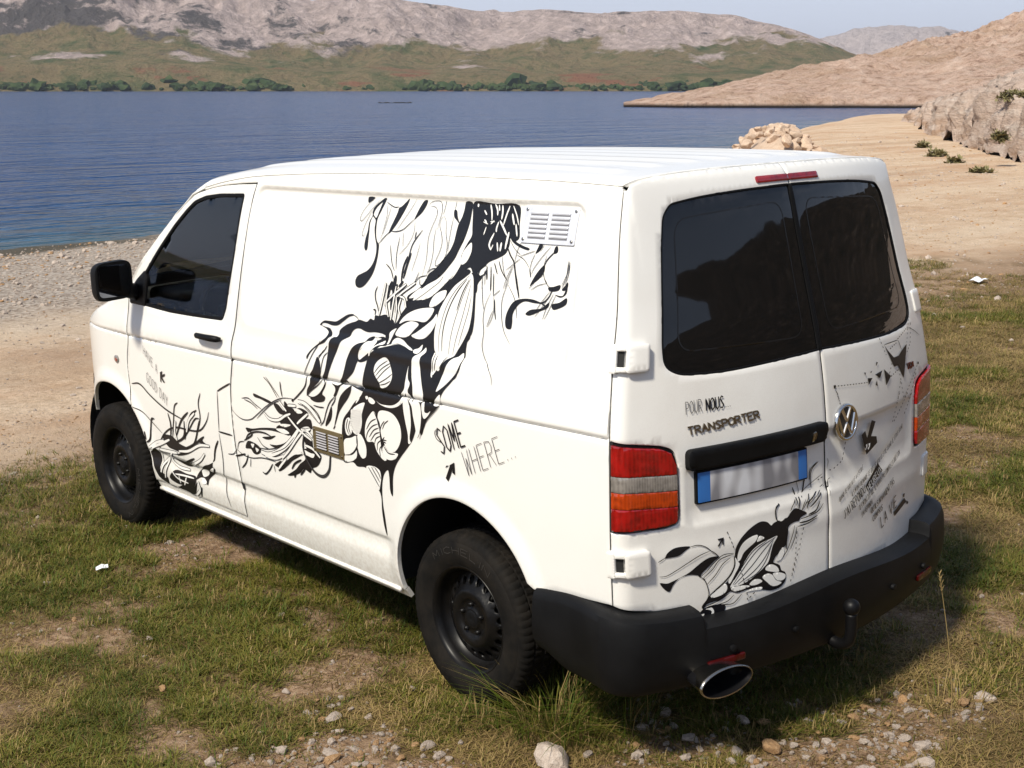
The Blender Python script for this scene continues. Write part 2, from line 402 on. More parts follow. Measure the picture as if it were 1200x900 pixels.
def sea():
    r = [4.0]
    while r[-1] < 14000: r.append(r[-1] * 1.03 + .05)
    az = np.linspace(0, 2 * math.pi, 361)[:-1]; Rg, Ag = np.meshgrid(np.array(r), az, indexing='ij')
    x = CAM[0] + Rg * np.sin(Ag); y = CAM[1] + Rg * np.cos(Ag)
    ok = (y > -40) | (x < -200)
    v = np.stack([x, y, np.full_like(x, SEA)], -1).reshape(-1, 3); n, k = Rg.shape
    f = [q[::-1] for q in grid_faces(n, k, closed_v=True)]
    o = mesh('sea', v, f, make_sea(), kind='structure')
    d = -coast_d(x, y).ravel(); s_ = np.exp(-np.maximum(d, 0) / 4.5)
    at = o.data.attributes.new('shore', 'FLOAT', 'POINT'); at.data.foreach_set('value', s_.astype(np.float32))
sea()
# ------------------------------------------------------------ mountains over the water, headland
def ridge_h(az_px, pts): return np.interp(az_px, [p[0] for p in pts], [p[1] for p in pts])
def make_mountain_mat(name, rock0, rock1, veg, dry, zveg, hz):
    m = mat(name, rock0, .95, spec=.1); g = NT(m); v = g.obj(); sp = g.n('ShaderNodeSeparateXYZ'); g.l(v, sp.inputs[0])
    n = g.noise(.016, 9, .70, v); n2 = g.noise(.07, 8, .74, v); n3 = g.noise(.004, 5, .6, v)
    rock = g.ramp(n2, [(.3, tuple(c * .62 for c in rock0)), (.5, rock0), (.68, rock1)])
    shrub = g.val(g.math('ADD', n, g.math('MULTIPLY', g.noise(.0022, 4, .6, v), .7)), .90, .97)
    rock = g.mix(g.math('MULTIPLY', shrub, .88), rock, (.055, .058, .058))
    low = g.ramp(n, [(.34, veg), (.5, dry), (.64, tuple(c * .8 for c in dry)), (.70, veg)])
    low = g.mix(g.val(n2, .48, .62, 0, .6), low, (.055, .095, .030))
    red = g.val(g.math('ADD', g.noise(.016, 4, .6, g.obj((1, 1, 3.2))), g.math('MULTIPLY', n2, .25)), .715, .755); low = g.mix(g.math('MULTIPLY', red, g.val(sp.outputs[2], zveg * .6, zveg * .3, 0, .85)), low, (.30, .13, .075))
    # stone-walled terraces
    wv = g.n('ShaderNodeTexWave'); wv.bands_direction = 'Z'; wv.inputs['Scale'].default_value = .11; wv.inputs['Distortion'].default_value = 6; wv.inputs['Detail'].default_value = 3; wv.inputs['Detail Scale'].default_value = .12
    g.l(v, wv.inputs['Vector']); low = g.mix(g.val(wv.outputs['Fac'], .90, .99, 0, .12), low, (.34, .29, .21))
    h = g.math('ADD', sp.outputs[2], g.math('MULTIPLY', g.math('SUBTRACT', g.noise(.006, 6, .65, v), .5), zveg * 3.4))
    c = g.mix(g.val(h, zveg * .90, zveg * 1.06), low, rock); g.color(c)
    g.bump(g.math('ADD', n2, g.math('MULTIPLY', g.noise(.2, 5, .7, v), .4)), 1.0, 14.0)
    return m
def mountains(name, pts, d0, d1, dcrest, shore_v, mt, seed, gul, lowfrac, lab=None, nu=520, nw=150, u0=-260, u1=1460):
    u = np.concatenate([np.linspace(u0, -270, 140), np.linspace(-260, u1, nu - 140)]) if u0 < -1000 else np.linspace(u0, u1, nu); w = np.linspace(0, 1, nw)
    U, Wd = np.meshgrid(u, w, indexing='ij')
    D = d0 + (d1 - d0) * Wd
    az = math.atan2(CR[2][0], CR[2][1]) + np.arctan((U - 600) / FPX)
    el = (103 - ridge_h(U, pts)) / FPX * np.cos(np.arctan((U - 600) / FPX)) * 1.02
    x = CAM[0] + D * np.sin(az); y = CAM[1] + D * np.cos(az)
    H = CAM[2] + dcrest * el - SEA
    t = np.clip((D - d0) / (dcrest - d0), 0, 1.6)
    base = np.where(t < 1, lowfrac * ss(0, .12, t) * .35 + lowfrac * .65 * np.clip(t / .5, 0, 1) + (1 - lowfrac) * ss(.32, 1.0, t), 1 - .5 * (t - 1)**1.3)
    al = az * 1700; ac = t * 2.2 + .35 * fbm(x / 160, y / 160, seed + 3, 3)
    g1 = .45 * fbm(x / gul, y / gul, seed, 6, .5, True) + .55 * fbm(al / 95 + 1.1 * fbm(x / 120, y / 120, seed + 5, 3), ac, seed + 1, 5, .55, True); g2 = fbm(x / (gul * .28), y / (gul * .28), seed + 9, 5, .55)
    amp = ss(.02, .3, t) * ss(1.5, .95, t) * (1 - .88 * np.exp(-((t - 1) / .10)**2))
    z = SEA - .6 + H * base * (1 + amp * ((g1 - .60) * .95 + (g2 - .5) * .42)) + ss(0, .03, t) * 1.5
    z = np.where(t < 1, np.minimum(z, CAM[2] + D * el * .975), z); z = np.where(Wd == 0, SEA - 3, z)
    v = np.stack([x, y, z], -1).reshape(-1, 3)
    return mesh(name, v, [q for q in grid_faces(nu, nw)], mt, kind='structure')
RANGE1 = [(-4200, 60), (-3200, -10), (-2200, 20), (-1500, -20), (-900, 5), (-260, -30), (0, -28), (120, -35), (250, -22), (345, 1), (375, 10), (400, 6), (430, 2), (452, 3), (475, 9), (505, 14), (560, 20), (600, 21), (640, 18), (700, 22), (760, 20), (800, 21), (850, 25), (900, 35), (940, 47), (960, 55), (985, 66), (1040, 82), (1100, 92), (1460, 101)]
RANGE2 = [(-260, 80), (700, 80), (850, 66), (900, 58), (940, 51), (965, 48), (1000, 43), (1040, 41), (1080, 43), (1110, 46), (1135, 46), (1180, 52), (1300, 60), (1460, 50)]
MM1 = make_mountain_mat('far_limestone', (.54, .435, .40), (.78, .645, .60), (.075, .115, .040), (.27, .21, .11), 50, 0)
MM2 = make_mountain_mat('far_limestone_ridge', (.50, .435, .42), (.62, .54, .52), (.08, .085, .055), (.22, .17, .115), 30, 0)
mountains('mountain_range', RANGE1, 1330, 2350, 1880, 107, MM1, 3, 300, .30, nu=900, nw=170, u0=-4200)
mountains('distant_ridge', RANGE2, 3600, 4700, 4200, 107, MM2, 23, 420, .2, u0=500, nu=360, nw=100)
def headland():
    pts = [(690, 127), (728, 125), (760, 119), (800, 111), (850, 101), (900, 89), (960, 80), (1000, 71), (1050, 63), (1100, 55), (1150, 45), (1200, 37), (1300, 25), (1500, 10)]
    m = mat('headland_rock', (.42, .28, .2), .95, spec=.1); g = NT(m); v = g.obj(); n = g.noise(.06, 9, .7, v); n2 = g.noise(.45, 7, .7, v)
    c = g.ramp(n2, [(.32, (.27, .165, .115)), (.46, (.59, .405, .305)), (.66, (.75, .575, .465))]); c = g.mix(g.val(n, .50, .66, 0, .6), c, (.42, .28, .18))
    c = g.mix(g.val(g.noise(1.1, 5, .7, v), .58, .70, 0, .5), c, (.13, .105, .055))
    sp = g.n('ShaderNodeSeparateXYZ'); g.l(v, sp.inputs[0]); c = g.mix(g.val(sp.outputs[2], SEA + .75, SEA + .25), c, (.028, .022, .018)); g.color(c)
    g.bump(g.math('ADD', n2, g.math('MULTIPLY', g.noise(2.2, 6, .7, v), .5)), 1.0, 1.6)
    nu, nw = 420, 120; u = np.linspace(728, 1500, nu); w = np.linspace(0, 1, nw)**1.2; U, Wd = np.meshgrid(u, w, indexing='ij')
    tip = ss(690, 800, U); d0 = 232 + 40 * (1 - tip) * .2 - 6 * (fbm(U * .02, U * 0, 3, 3) - .5); dc = 232 + 10 + 190 * ss(700, 1250, U); D = d0 + (np.maximum(dc - d0, 25) * 1.5) * Wd
    az = math.atan2(CR[2][0], CR[2][1]) + np.arctan((U - 600) / FPX); el = (103 - ridge_h(U, pts)) / FPX
    x = CAM[0] + D * np.sin(az); y = CAM[1] + D * np.cos(az); H = CAM[2] + dc * el - SEA
    t = (D - d0) / np.maximum(dc - d0, 25)
    base = np.where(t < 1, np.clip(t, 0, 1)**.62, 1 - .4 * np.clip(t - 1, 0, 1.5)**1.2)
    g1 = fbm(x / 24, y / 24, 41, 6, .55, True); g2 = fbm(x / 5, y / 5, 45, 4)
    z = SEA - .3 + H * base * (1 + (g1 - .6) * .8 * ss(0, .2, t) * ss(1.2, .8, t)) + (g2 - .5) * 1.7 * ss(.0, .05, t) + .9 * ss(0, .03, t)
    z = np.where(Wd == 0, SEA - 2, z)
    return mesh('headland', np.stack([x, y, z], -1).reshape(-1, 3), grid_faces(nu, nw), m, kind='structure')
headland()
# ------------------------------------------------------------ the van: materials
def make_paint():
    m = mat('white_paint', (.84, .83, .79), .30, 0, .6); g = NT(m); v = g.obj()
    n = g.noise(1.3, 6, .6, v); n2 = g.noise(55, 4, .6, v)
    c = g.ramp(n, [(.3, (.84, .83, .79)), (.75, (.81, .795, .75))])
    z = g.n('ShaderNodeSeparateXYZ'); g.l(v, z.inputs[0])
    dirt = g.math('MULTIPLY', g.val(z.outputs[2], .62, .28, 0, .6), g.val(n2, .35, .75))
    c = g.mix(dirt, c, (.47, .40, .31))
    rear = g.math('MULTIPLY', g.val(z.outputs[1], -.80, -.90, 0, .34), g.val(g.math('ADD', g.noise(2.4, 6, .65, v), g.math('MULTIPLY', g.noise(240, 2, .5, v), .35)), .50, .88))
    fleck = g.val(g.noise(95, 3, .7, v), .68, .74, 0, .14)
    c = g.mix(rear, c, (.56, .51, .455)); g.color(g.mix(fleck, c, (.52, .45, .36)))
    b = g.noise(3.2, 2, .5, v); g.bump(b, .02, .01)
    m.node_tree.nodes['Principled BSDF'].inputs['Coat Roughness'].default_value = .08
    return m
PAINT = make_paint()
def make_plastic(name, c, r):
    m = mat(name, c, r, spec=.16); g = NT(m); v = g.obj()
    g.bump(g.noise(420, 2, .5, v), .12, .002)
    n = g.noise(5, 6, .65, v); g.color(g.ramp(n, [(.35, c), (.8, tuple(x * 1.6 + .003 for x in c))]))
    return m
PLASTIC = make_plastic('black_plastic', (.0035, .0036, .0041), .52)
def make_rubber():
    m = mat('tyre_rubber', (.02, .019, .018), .75, spec=.10); g = NT(m); v = g.obj()
    n = g.noise(14, 6, .65, v); g.color(g.ramp(n, [(.35, (.006, .0058, .0056)), (.75, (.018, .015, .012))]))
    g.bump(g.noise(160, 3, .6, v), .2, .003); return m
RUBBER = make_rubber()
def make_steel():
    m = mat('black_steel_wheel', (.012, .012, .013), .38, 0, .0, .2); g = NT(m); v = g.obj()
    n = g.noise(9, 6, .65, v); g.color(g.ramp(n, [(.4, (.003, .003, .0034)), (.8, (.010, .0085, .007))])); return m
STEEL = make_steel()
RUBSEAL = mat('rubber_seal', (.004, .004, .0045), .6, spec=.15)
BLACKVINYL = mat('black_vinyl', (.006, .006, .008), .36, 0, .06, .4)
GREYVINYL = mat('grey_vinyl', (.33, .32, .30), .4)
WHITEVINYL = mat('white_vinyl', (.83, .82, .78), .32, 0, .5)
CHROME = mat('chrome', (.72, .70, .66), .14, 1)
DARKCHROME = mat('dark_chrome', (.40, .375, .33), .22, 1)
ALU = make_plastic('aluminium', (.60, .62, .67), .42); NT(ALU).b.inputs['Metallic'].default_value = .25
DARKIN = mat('dark_cabin_trim', (.02, .02, .022), .75)
SEATM = mat('seat_cloth', (.03, .03, .034), .9)
UNDER = mat('underbody_black', (.008, .008, .008), .8)
RUST = make_plastic('stained_bronze', (.17, .135, .07), .45); NT(RUST).b.inputs['Metallic'].default_value = .6
TOW = mat('tow_bar_black', (.004, .004, .0045), .45, 0, 0, .2)
def make_glass(name, tint, extra):
    m = bpy.data.materials.new(name); m.use_nodes = True; t = m.node_tree; t.nodes.clear()
    o = t.nodes.new('ShaderNodeOutputMaterial'); x = t.nodes.new('ShaderNodeMixShader')
    tr = t.nodes.new('ShaderNodeBsdfTransparent'); tr.inputs['Color'].default_value = (*tint, 1)
    gl = t.nodes.new('ShaderNodeBsdfGlossy'); gl.inputs['Roughness'].default_value = .015; gl.inputs['Color'].default_value = (.95, .97, 1, 1)
    fr = t.nodes.new('ShaderNodeFresnel'); fr.inputs['IOR'].default_value = 1.5
    t.links.new(fr.outputs[0], x.inputs[0]); t.links.new(tr.outputs[0], x.inputs[1]); t.links.new(gl.outputs[0], x.inputs[2])
    t.links.new(x.outputs[0], o.inputs[0]); return m
GLASS = make_glass('tinted_glass', (.62, .67, .68), 0)
PRIVACY = mat('privacy_glass', (.004, .004, .0045), .02, 0, 0, .62)
PRINT = mat('glass_edge_print', (.010, .010, .011), .2)
MIRRORG = mat('mirror_glass', (.16, .17, .2), .03, 1)
def make_lens(name, c, scale, e=0.0):
    m = mat(name, c, .07, 0, 1.0); g = NT(m); v = g.obj((1, 1, 1))
    w = g.n('ShaderNodeTexWave'); w.wave_type = 'BANDS'; w.bands_direction = 'X'; w.inputs['Scale'].default_value = scale
    g.l(v, w.inputs['Vector']); n = g.noise(24, 3, .5, v)
    d = tuple(x * .40 for x in c); n4 = g.noise(60, 2, .5, v); g.color(g.mix(g.val(g.math('ADD', g.math('MULTIPLY', w.outputs['Fac'], .16), g.math('ADD', n, g.math('MULTIPLY', n4, .35))), .62, 1.02, 0, .9), c, d))
    return m
RED = make_lens('red_lens', (.34, .004, .004), 22)
AMBER = make_lens('amber_lens', (.46, .046, .003), 30)
CLEAR = make_lens('clear_lens', (.27, .245, .22), 34)
REDSTRIP = make_lens('red_strip_lens', (.30, .010, .014), 40)
REDDARK = mat('red_reflector', (.05, .002, .002), .25)

# ------------------------------------------------------------ the van: surfaces (x right, y forward, z up, rear axle at y = 0)
VM = Matrix(((0.999859, 0.000378, 0.016784, 0), (0, 0.999747, -0.022492, 0), (-0.016788, 0.022489, 0.999606, 0), (0, 0, 0, 1))).transposed()
van = empty('van', label='white panel van with black line artwork parked on the grass', category='van')
van.matrix_world = VM
# <geo>
WZ = [(.26, .885), (.32, .915), (.40, .932), (.50, .942), (.60, .946), (.85, .952), (1.10, .950), (1.29, .935), (1.5, .905), (1.7, .867), (1.80, .843), (1.90, .812), (2.0, .78)]
RARC = (-.035, .395, .405, .385)      # rear wheel arch: y, z, ry, rz
FARC = (2.965, .395, .455, .405)
RT = [(.2, .038), (1.1, .038), (1.2, .044), (1.4, .060), (1.57, .078), (1.8, .076), (2.0, .068)]   # how much narrower the tail is
def W0(y, z):
    q = np.clip(np.asarray(y, float) - 3.0, 0, .85)
    return sm(z, WZ) - sm(z, RT) * ss(.2, -.85, y)**2 - .03 * ss(2.0, 3.3, y)**2 - (.9 - np.sqrt(.81 - q * q))
def zcrease(y): return np.interp(y, [-.82, 0, 1.6, 3.3], [1.133, 1.130, 1.102, 1.083])
def rrect(y, z, y0, y1, z0, z1, r):
    qx = np.abs(y - (y0 + y1) / 2) - (y1 - y0) / 2 + r; qz = np.abs(z - (z0 + z1) / 2) - (z1 - z0) / 2 + r
    return np.hypot(np.maximum(qx, 0), np.maximum(qz, 0)) + np.minimum(np.maximum(qx, qz), 0) - r
def Dsp(y, z):
    y = np.asarray(y, float); z = np.asarray(z, float); d = 0 * y
    c = z - zcrease(y)
    d = d - .008 * np.exp(-(c / .0045)**2) + .007 * ss(-.004, .018, c) * ss(.15, .03, c) * ss(3.3, 2.9, y)
    l = z - .515
    inb = ss(.36, .46, y) * ss(2.56, 2.48, y)
    d = d + inb * (-.013 * ss(.010, -.012, l) + .013 * ss(-.03, -.10, l))
    r = rrect(y, z, -.570, 1.472, 1.302, 1.879, .055)
    d = d - .013 * ss(.012, -.016, r)
    r2 = rrect(y, z, -.60, 1.50, 1.275, 1.893, .07); d = d + .0035 * np.exp(-(r2 / .016)**2)
    for (cy, cz, ry, rz) in (RARC, FARC):
        q = np.hypot((y - cy) / ry, (z - cz) / rz); dd = (q - 1) * .4
        d = d + .012 * ss(.085, .01, dd) * ss(.22, .42, z)
    return d
def sideL(y, z):
    y = np.asarray(y, float); z = np.asarray(z, float)
    return np.stack(np.broadcast_arrays(-(W0(y, z) + Dsp(y, z)), y, z), -1)
# roof
ZB = [(-.76, 1.938), (-.3, 1.955), (.3, 1.958), (.83, 1.950), (1.5, 1.922), (1.78, 1.890), (1.95, 1.860)]
ZT = [(-.76, 1.985), (-.4, 1.995), (.5, 2.000), (1.2, 1.994), (1.7, 1.968), (1.95, 1.940)]
RN = 2.7
def roofz(x, y):
    zb = sm(y, ZB); zt = sm(y, ZT); xs = W0(y, zb)
    return zb + (zt - zb) * (1 - np.clip(np.abs(x) / xs, 0, 1)**RN)**(1 / RN)
def roof_fn(a, y):
    a = np.asarray(a, float); y = np.asarray(y, float); zb = sm(y, ZB); zt = sm(y, ZT); xs = W0(y, zb)
    sx = np.sin(np.clip(a, -1.02, 1.02) * math.pi / 2); x = xs * sx
    z = zb + (zt - zb) * (np.clip(1 - np.abs(sx)**RN, 0, 1))**(1 / RN)
    end = ss(-.60, -.52, y) * ss(1.78, 1.66, y)
    for c in (-.60, -.40, -.20, 0, .20, .40, .60): z = z + .008 * end * ss(.046, .026, np.abs(x - c))
    return np.stack(np.broadcast_arrays(x, y, z), -1)
# rear: arc-length parameter s (0 on the centre line), height v
def rear_table():
    xs = [0.]; ys = [0.]; k = .21; x = 0; y = 0; ds = .002; h = 0; L = [0.]
    while h < math.radians(87):
        h = math.atan(2 * k * x) if x < .85 else h + ds / .06
        x += ds * math.cos(h); y += ds * math.sin(h); xs.append(x); ys.append(y); L.append(L[-1] + ds)
    return np.array(L), np.array(xs) / x, np.array(ys) / y
RL, RX, RY = rear_table(); SMAX = RL[-1]
YC = [(.2, -1.02), (.50, -1.018), (.80, -1.008), (1.0, -.998), (1.15, -.985), (1.33, -.958), (1.6, -.892), (1.8, -.842), (1.88, -.822), (1.94, -.800), (1.97, -.782), (1.985, -.760)]
YS = [(.2, -.802), (1.10, -.802), (1.2, -.794), (1.4, -.776), (1.57, -.754), (1.8, -.728), (1.985, -.708)]
ZTR = 1.985
def seam_z(v): return v - (ZTR - 1.938) * ss(1.60, ZTR, v)
def rear_fn(s, v):
    s = np.asarray(s, float); v = np.asarray(v, float); q = np.clip(np.abs(s), 0, SMAX)
    ys = sm(v, YS); yc = sm(v, YC); wz = W0(ys, seam_z(v))
    x = np.sign(s) * np.interp(q, RL, RX) * wz; y = yc + np.interp(q, RL, RY) * (ys - yc)
    drop = ZTR - roofz(x, -.76 + 0 * x)
    z = v - drop * ss(1.60, ZTR, v)
    # plate recess in the left door and pressed lower edge
    y = y + .012 * ss(.012, -.012, rrect(x, v, -.66, .02, .815, 1.03, .03))
    l = np.exp(-((v - .715) / .035)**2); y = y - .004 * l * ss(.85, .7, np.abs(x))
    return np.stack(np.broadcast_arrays(x, y, z), -1)
def s_of_x(x, v=1.0): 
    q = np.linspace(-SMAX, SMAX, 801); return float(np.interp(x, rear_fn(q, 0 * q + v)[:, 0], q))
# </geo>
SL = surf(sideL, -1); SROOF = surf(roof_fn, 1); SR = surf(rear_fn, 1)
# front: loft between the flank edge curve and the centre profile
FB = np.array([(1.95, 1.856), (2.06, 1.825), (2.20, 1.731), (2.40, 1.577), (2.57, 1.439), (2.66, 1.345), (2.85, 1.262), (3.05, 1.195), (3.25, 1.115), (3.40, 1.04), (3.50, .95), (3.52, .75), (3.52, .50), (3.50, .28)])
FP = np.array([(1.95, 1.945), (2.12, 1.89), (2.32, 1.77), (2.56, 1.60), (2.80, 1.43), (2.95, 1.325), (3.12, 1.275), (3.34, 1.20), (3.56, 1.11), (3.74, 1.01), (3.84, .88), (3.885, .68), (3.89, .48), (3.86, .28)])
def front_fn(a, t):
    a = np.asarray(a, float); t = np.asarray(t, float); i = np.arange(len(FB))
    by = sm(t, list(zip(i, FB[:, 0]))); bz = np.interp(t, i, FB[:, 1]); py = sm(t, list(zip(i, FP[:, 0]))); pz = np.interp(t, i, FP[:, 1])
    sx = np.sin(np.clip(a, -1, 1) * math.pi / 2); q = np.abs(sx)
    n = 2.7 + .8 * ss(1, 5, t); m = RN + (1 - RN) * ss(0, 2.5, t)
    bx = W0(by, bz)
    return np.stack(np.broadcast_arrays(sx * bx, by + (py - by) * (1 - q**n), bz + (pz - bz) * np.clip(1 - q**RN, 0, 1)**(1 / np.maximum(m, 1))), -1)
SF = surf(front_fn, 1)

# ------------------------------------------------------------ the van: bodywork
def arc_pts(A, a0, a1, n=28):
    return [(A[0] + A[2] * math.cos(math.radians(a)), A[1] + A[3] * math.sin(math.radians(a))) for a in np.linspace(a0, a1, n)]
def rows(y0, y1, f, offs, step=.02):
    ys = np.arange(y0, y1, step); return np.concatenate([np.stack([ys, f(ys) + o], 1) for o in offs])
CRE = (-.018, -.009, -.005, -.002, .001, .005, .010, .018)
LOW = (-.10, -.06, -.035, -.018, -.010, -.002, .006, .012)
def reclines():
    base = round_poly([(-.570, 1.302), (1.472, 1.302), (1.472, 1.879), (-.570, 1.879)], .055, 6); o = []
    for d in (-.034, -.02, -.012, -.004, .004, .010, .016, .024): o.append(inset(dense(base, .02), d))
    return np.concatenate(o)
def archlines(A, a0, a1):
    return np.concatenate([arc_pts((A[0], A[1], A[2] + d, A[3] + d), a0, a1, 60) for d in (.012, .03, .05, .07, .09)])
# left rear flank
BSEAM = [(1.490, 1.915), (1.509, 1.725), (1.531, 1.498), (1.553, 1.287), (1.580, 1.187), (1.585, 1.108), (1.610, 1.005), (1.622, .903), (1.617, .70), (1.593, .519), (1.597, .345)]
bs = smooth_poly(BSEAM, 4, False)
def at_z(poly, z): 
    o = np.argsort(poly[:, 1]); return float(np.interp(z, poly[o, 1], poly[o, 0]))
G = .0050
drip = [(y, float(sm(y, ZB)) - .004) for y in np.linspace(-.700, 1.486, 24)]
ys_v = [(float(sm(v, YS)) + .004, float(seam_z(v))) for v in np.linspace(.56, 1.97, 24)]
rear_edge = ys_v
arc = arc_pts(RARC, 157, 3, 40)
flank = [(y - G, z) for y, z in bs][::-1] + drip[::-1] + rear_edge[::-1] + [(-.62, .548), (-.44, .53)] + arc + [(RARC[0] + RARC[2] + .004, .305)] + [(1.597 - G, .305)]
ex = np.concatenate([rows(-.8, 1.6, zcrease, CRE), rows(.37, 1.6, lambda y: 0 * y + .515, LOW), reclines(), archlines(RARC, 160, 0)])
EXS = ex
side_panel = panel('side_panel', SL, flank, PAINT, van, step=.028, extra=ex)
# front door with its window opening
AP = [(1.497, 1.893), (1.78, 1.874), (1.945, 1.848), (2.05, 1.815), (2.19, 1.722), (2.39, 1.567), (2.555, 1.430), (2.64, 1.338)]
ap = smooth_poly(AP, 4, False)
DF = [(2.652, 1.30), (2.672, 1.084), (2.705, .964), (2.706, .874), (2.69, .775)]
df = smooth_poly(DF, 4, False)
farc_d = [p for p in arc_pts(FARC, 100, 186, 60) if p[0] < 2.685 and p[1] > .345]
door = [(y + G, z) for y, z in bs[::-1] if z < 1.885] + [(1.4955, 1.890)] + [tuple(p) for p in ap[2:]] + [(y - G, z) for y, z in df] + farc_d + [(2.515, .345)]
WIN = [(1.577, 1.846), (1.80, 1.838), (1.93, 1.824), (2.03, 1.797), (2.10, 1.752), (2.20, 1.678), (2.35, 1.548), (2.47, 1.434), (2.535, 1.362), (2.555, 1.30), (2.53, 1.266), (2.18, 1.258), (1.90, 1.264), (1.672, 1.272), (1.640, 1.33), (1.600, 1.57)]
win = round_poly(WIN, .02, 4)
ex = np.concatenate([rows(1.6, 2.7, zcrease, CRE), rows(1.6, 2.5, lambda y: 0 * y + .515, LOW), archlines(FARC, 100, 190)])
EXF = ex
front_door = panel('front_door', SL, door, PAINT, van, holes=[win], step=.028, extra=ex)
seal = panel('window_seal', SL, inset(win, -.004), RUBSEAL, front_door, holes=[inset(dense(win, .02), .014)], step=0, bstep=.02, flange=.012, off=-.001, soft=.001)
pane = panel('window_glass', SL, inset(win, .006), GLASS, front_door, step=.06, flange=0, off=-.007, soft=0)
# front wing
fen = [(y + G, z) for y, z in df[::-1]] + [(2.662, 1.335), (2.85, 1.258), (3.05, 1.190), (3.25, 1.110), (3.395, 1.035), (3.493, .95), (3.512, .80), (3.512, .77), (3.43, .72)] + [p for p in arc_pts(FARC, 25, 140, 60) if p[0] > 2.69 and p[1] < .80 and p[0] < 3.40]
ex = np.concatenate([rows(2.7, 3.4, zcrease, CRE), archlines(FARC, 10, 140)])
front_wing = panel('front_wing', SL, fen, PAINT, van, step=.028, extra=ex)
# sill strip below doors
sill = panel('sill', SL, [(.374, .262), (2.508, .262), (2.508, .341), (1.60, .341), (1.60, .301), (.374, .301)], PAINT, van, step=.04, off=-.004, soft=.002)
lip_v, lip_f = tube_data([tuple(SL(y, .300, .0)) for y in np.linspace(.40, 2.50, 40)], .011, 8)
lip = mesh('sill_edge', lip_v, lip_f, PAINT, van)
# roof skin and its drip channels
ra = 1 - .004
roof_rear = [(a, float(np.interp(np.interp(abs(math.sin(a * math.pi / 2)), RX, RL), RL, RY) * (-.708 + .760) - .760) + .006) for a in np.linspace(ra, -ra, 61)]
roof_out = [(-ra, 1.945), (ra, 1.945)] + roof_rear
roof = panel('roof', SROOF, dense(roof_out, .03), PAINT, van, step=.020, bstep=.03, flange=.015)
chan_v, chan_f = tube_data([(-(float(W0(y, float(sm(y, ZB)))) - .004), y, float(sm(y, ZB)) - .003) for y in np.linspace(-.70, 1.94, 60)], .0035, 6)
chan = mesh('drip_channel', chan_v, chan_f, PAINT, van)
rail = panel('cant_rail', SL, [(1.484, 1.8985), (1.62, 1.8925), (1.78, 1.8795), (1.90, 1.862), (1.948, 1.8525), (1.953, 1.858), (1.90, 1.870), (1.78, 1.8875), (1.62, 1.909), (1.484, 1.922)], PAINT, van, step=.02, flange=.015); mirrored(rail)
# the same parts on the other flank
for o in (side_panel, front_wing, sill, lip, chan): mirrored(o)
fd2 = mirrored(front_door); mirrored(seal, fd2); mirrored(pane, fd2)

# ------------------------------------------------------------ front: windscreen, bonnet, grille, lamps, bumper (out of view)
def fpoly(t0, t1, a=.985): return [(-a, t0), (a, t0), (a, t1), (-a, t1)]
panel('windscreen_frame', SF, [(-.995, .02), (.995, .02), (.995, 4.98), (.935, 4.98), (.925, 3.0), (.905, .95), (.86, .75), (-.86, .75), (-.905, .95), (-.925, 3.0), (-.935, 4.98), (-.995, 4.98)], PAINT, van, step=.08, bstep=.06, flange=.02)
panel('windscreen', SF, round_poly([(-.905, .72), (.905, .72), (.945, 4.97), (-.945, 4.97)], .08), GLASS, van, step=.1, bstep=.06, flange=0, off=-.006, soft=0)
panel('cowl', SF, fpoly(4.55, 5.42, .930), PLASTIC, van, step=.08, bstep=.05, off=-.012, flange=0, soft=0)
panel('bonnet', SF, [(-.99, 5.05), (-.94, 5.06), (-.935, 5.44), (.935, 5.44), (.94, 5.06), (.99, 5.05), (.99, 9.3), (-.99, 9.3)], PAINT, van, step=.08, bstep=.05, flange=.004)
panel('front_panel', SF, fpoly(9.35, 10.9, .995), PAINT, van, holes=[round_poly([(-.42, 9.6), (.42, 9.6), (.40, 10.6), (-.40, 10.6)], .1)], step=.08, bstep=.05)
panel('grille', SF, round_poly([(-.43, 9.58), (.43, 9.58), (.41, 10.62), (-.41, 10.62)], .1), PLASTIC, van, step=.08, bstep=.05, off=-.012)
for sgn in (-1, 1):
    panel('headlight', SF, round_poly([(sgn * .47, 9.6), (sgn * .97, 9.55), (sgn * .97, 10.55), (sgn * .50, 10.6)], .12), CLEAR, van, step=.08, bstep=.04, off=.006, flange=.01)
panel('front_bumper', SF, fpoly(10.95, 13, 1.0), PLASTIC, van, step=.08, bstep=.05, off=.012, flange=.04)
fbs = panel('bumper_end', SL, [(3.395, .72), (3.46, .765), (3.53, .775), (3.55, .5), (3.53, .30), (3.40, .30), (3.425, .45), (3.428, .60)], PLASTIC, van, step=.04, off=.010, flange=.03); mirrored(fbs)

# ------------------------------------------------------------ rear doors
SS_ = SMAX - .002
def vtop(s): return ZTR - .004
sGL = [(-.695, 1.886), (-.55, 1.897), (-.30, 1.905), (-.0055, 1.908), (-.0055, 1.326), (-.28, 1.318), (-.50, 1.312), (-.675, 1.323), (-.735, 1.354), (-.745, 1.42), (-.747, 1.56), (-.741, 1.74), (-.730, 1.850)]
BH = s_of_x(-.955 + .263)
LAMP = [(-SMAX + .004, .820), (-.735, .814), (-.690, .822), (-.680, .850), (-.685, 1.030), (-.700, 1.080), (-.745, 1.100), (-SMAX + .004, 1.132)]
LAMPR = [.004, .03, .02, .03, .06, .02, .04, .004]
ldoor = [(-SS_, .560), (-.86, .545), (-.78, .530), (-.672, .522), (-.664, .500), (-.660, .468), (-.5, .466), (-.30, .478), (-.004, .494), (-.004, 1.982), (-.35, 1.982), (-.65, 1.982), (-.80, 1.982), (-SS_, 1.975)]
ldoor_b = dense(ldoor, .03)
gl_r = round_poly(sGL, [.02, .2, .3, .004, .004, .3, .2, .05, .03, .05, .3, .2, .02], 5)
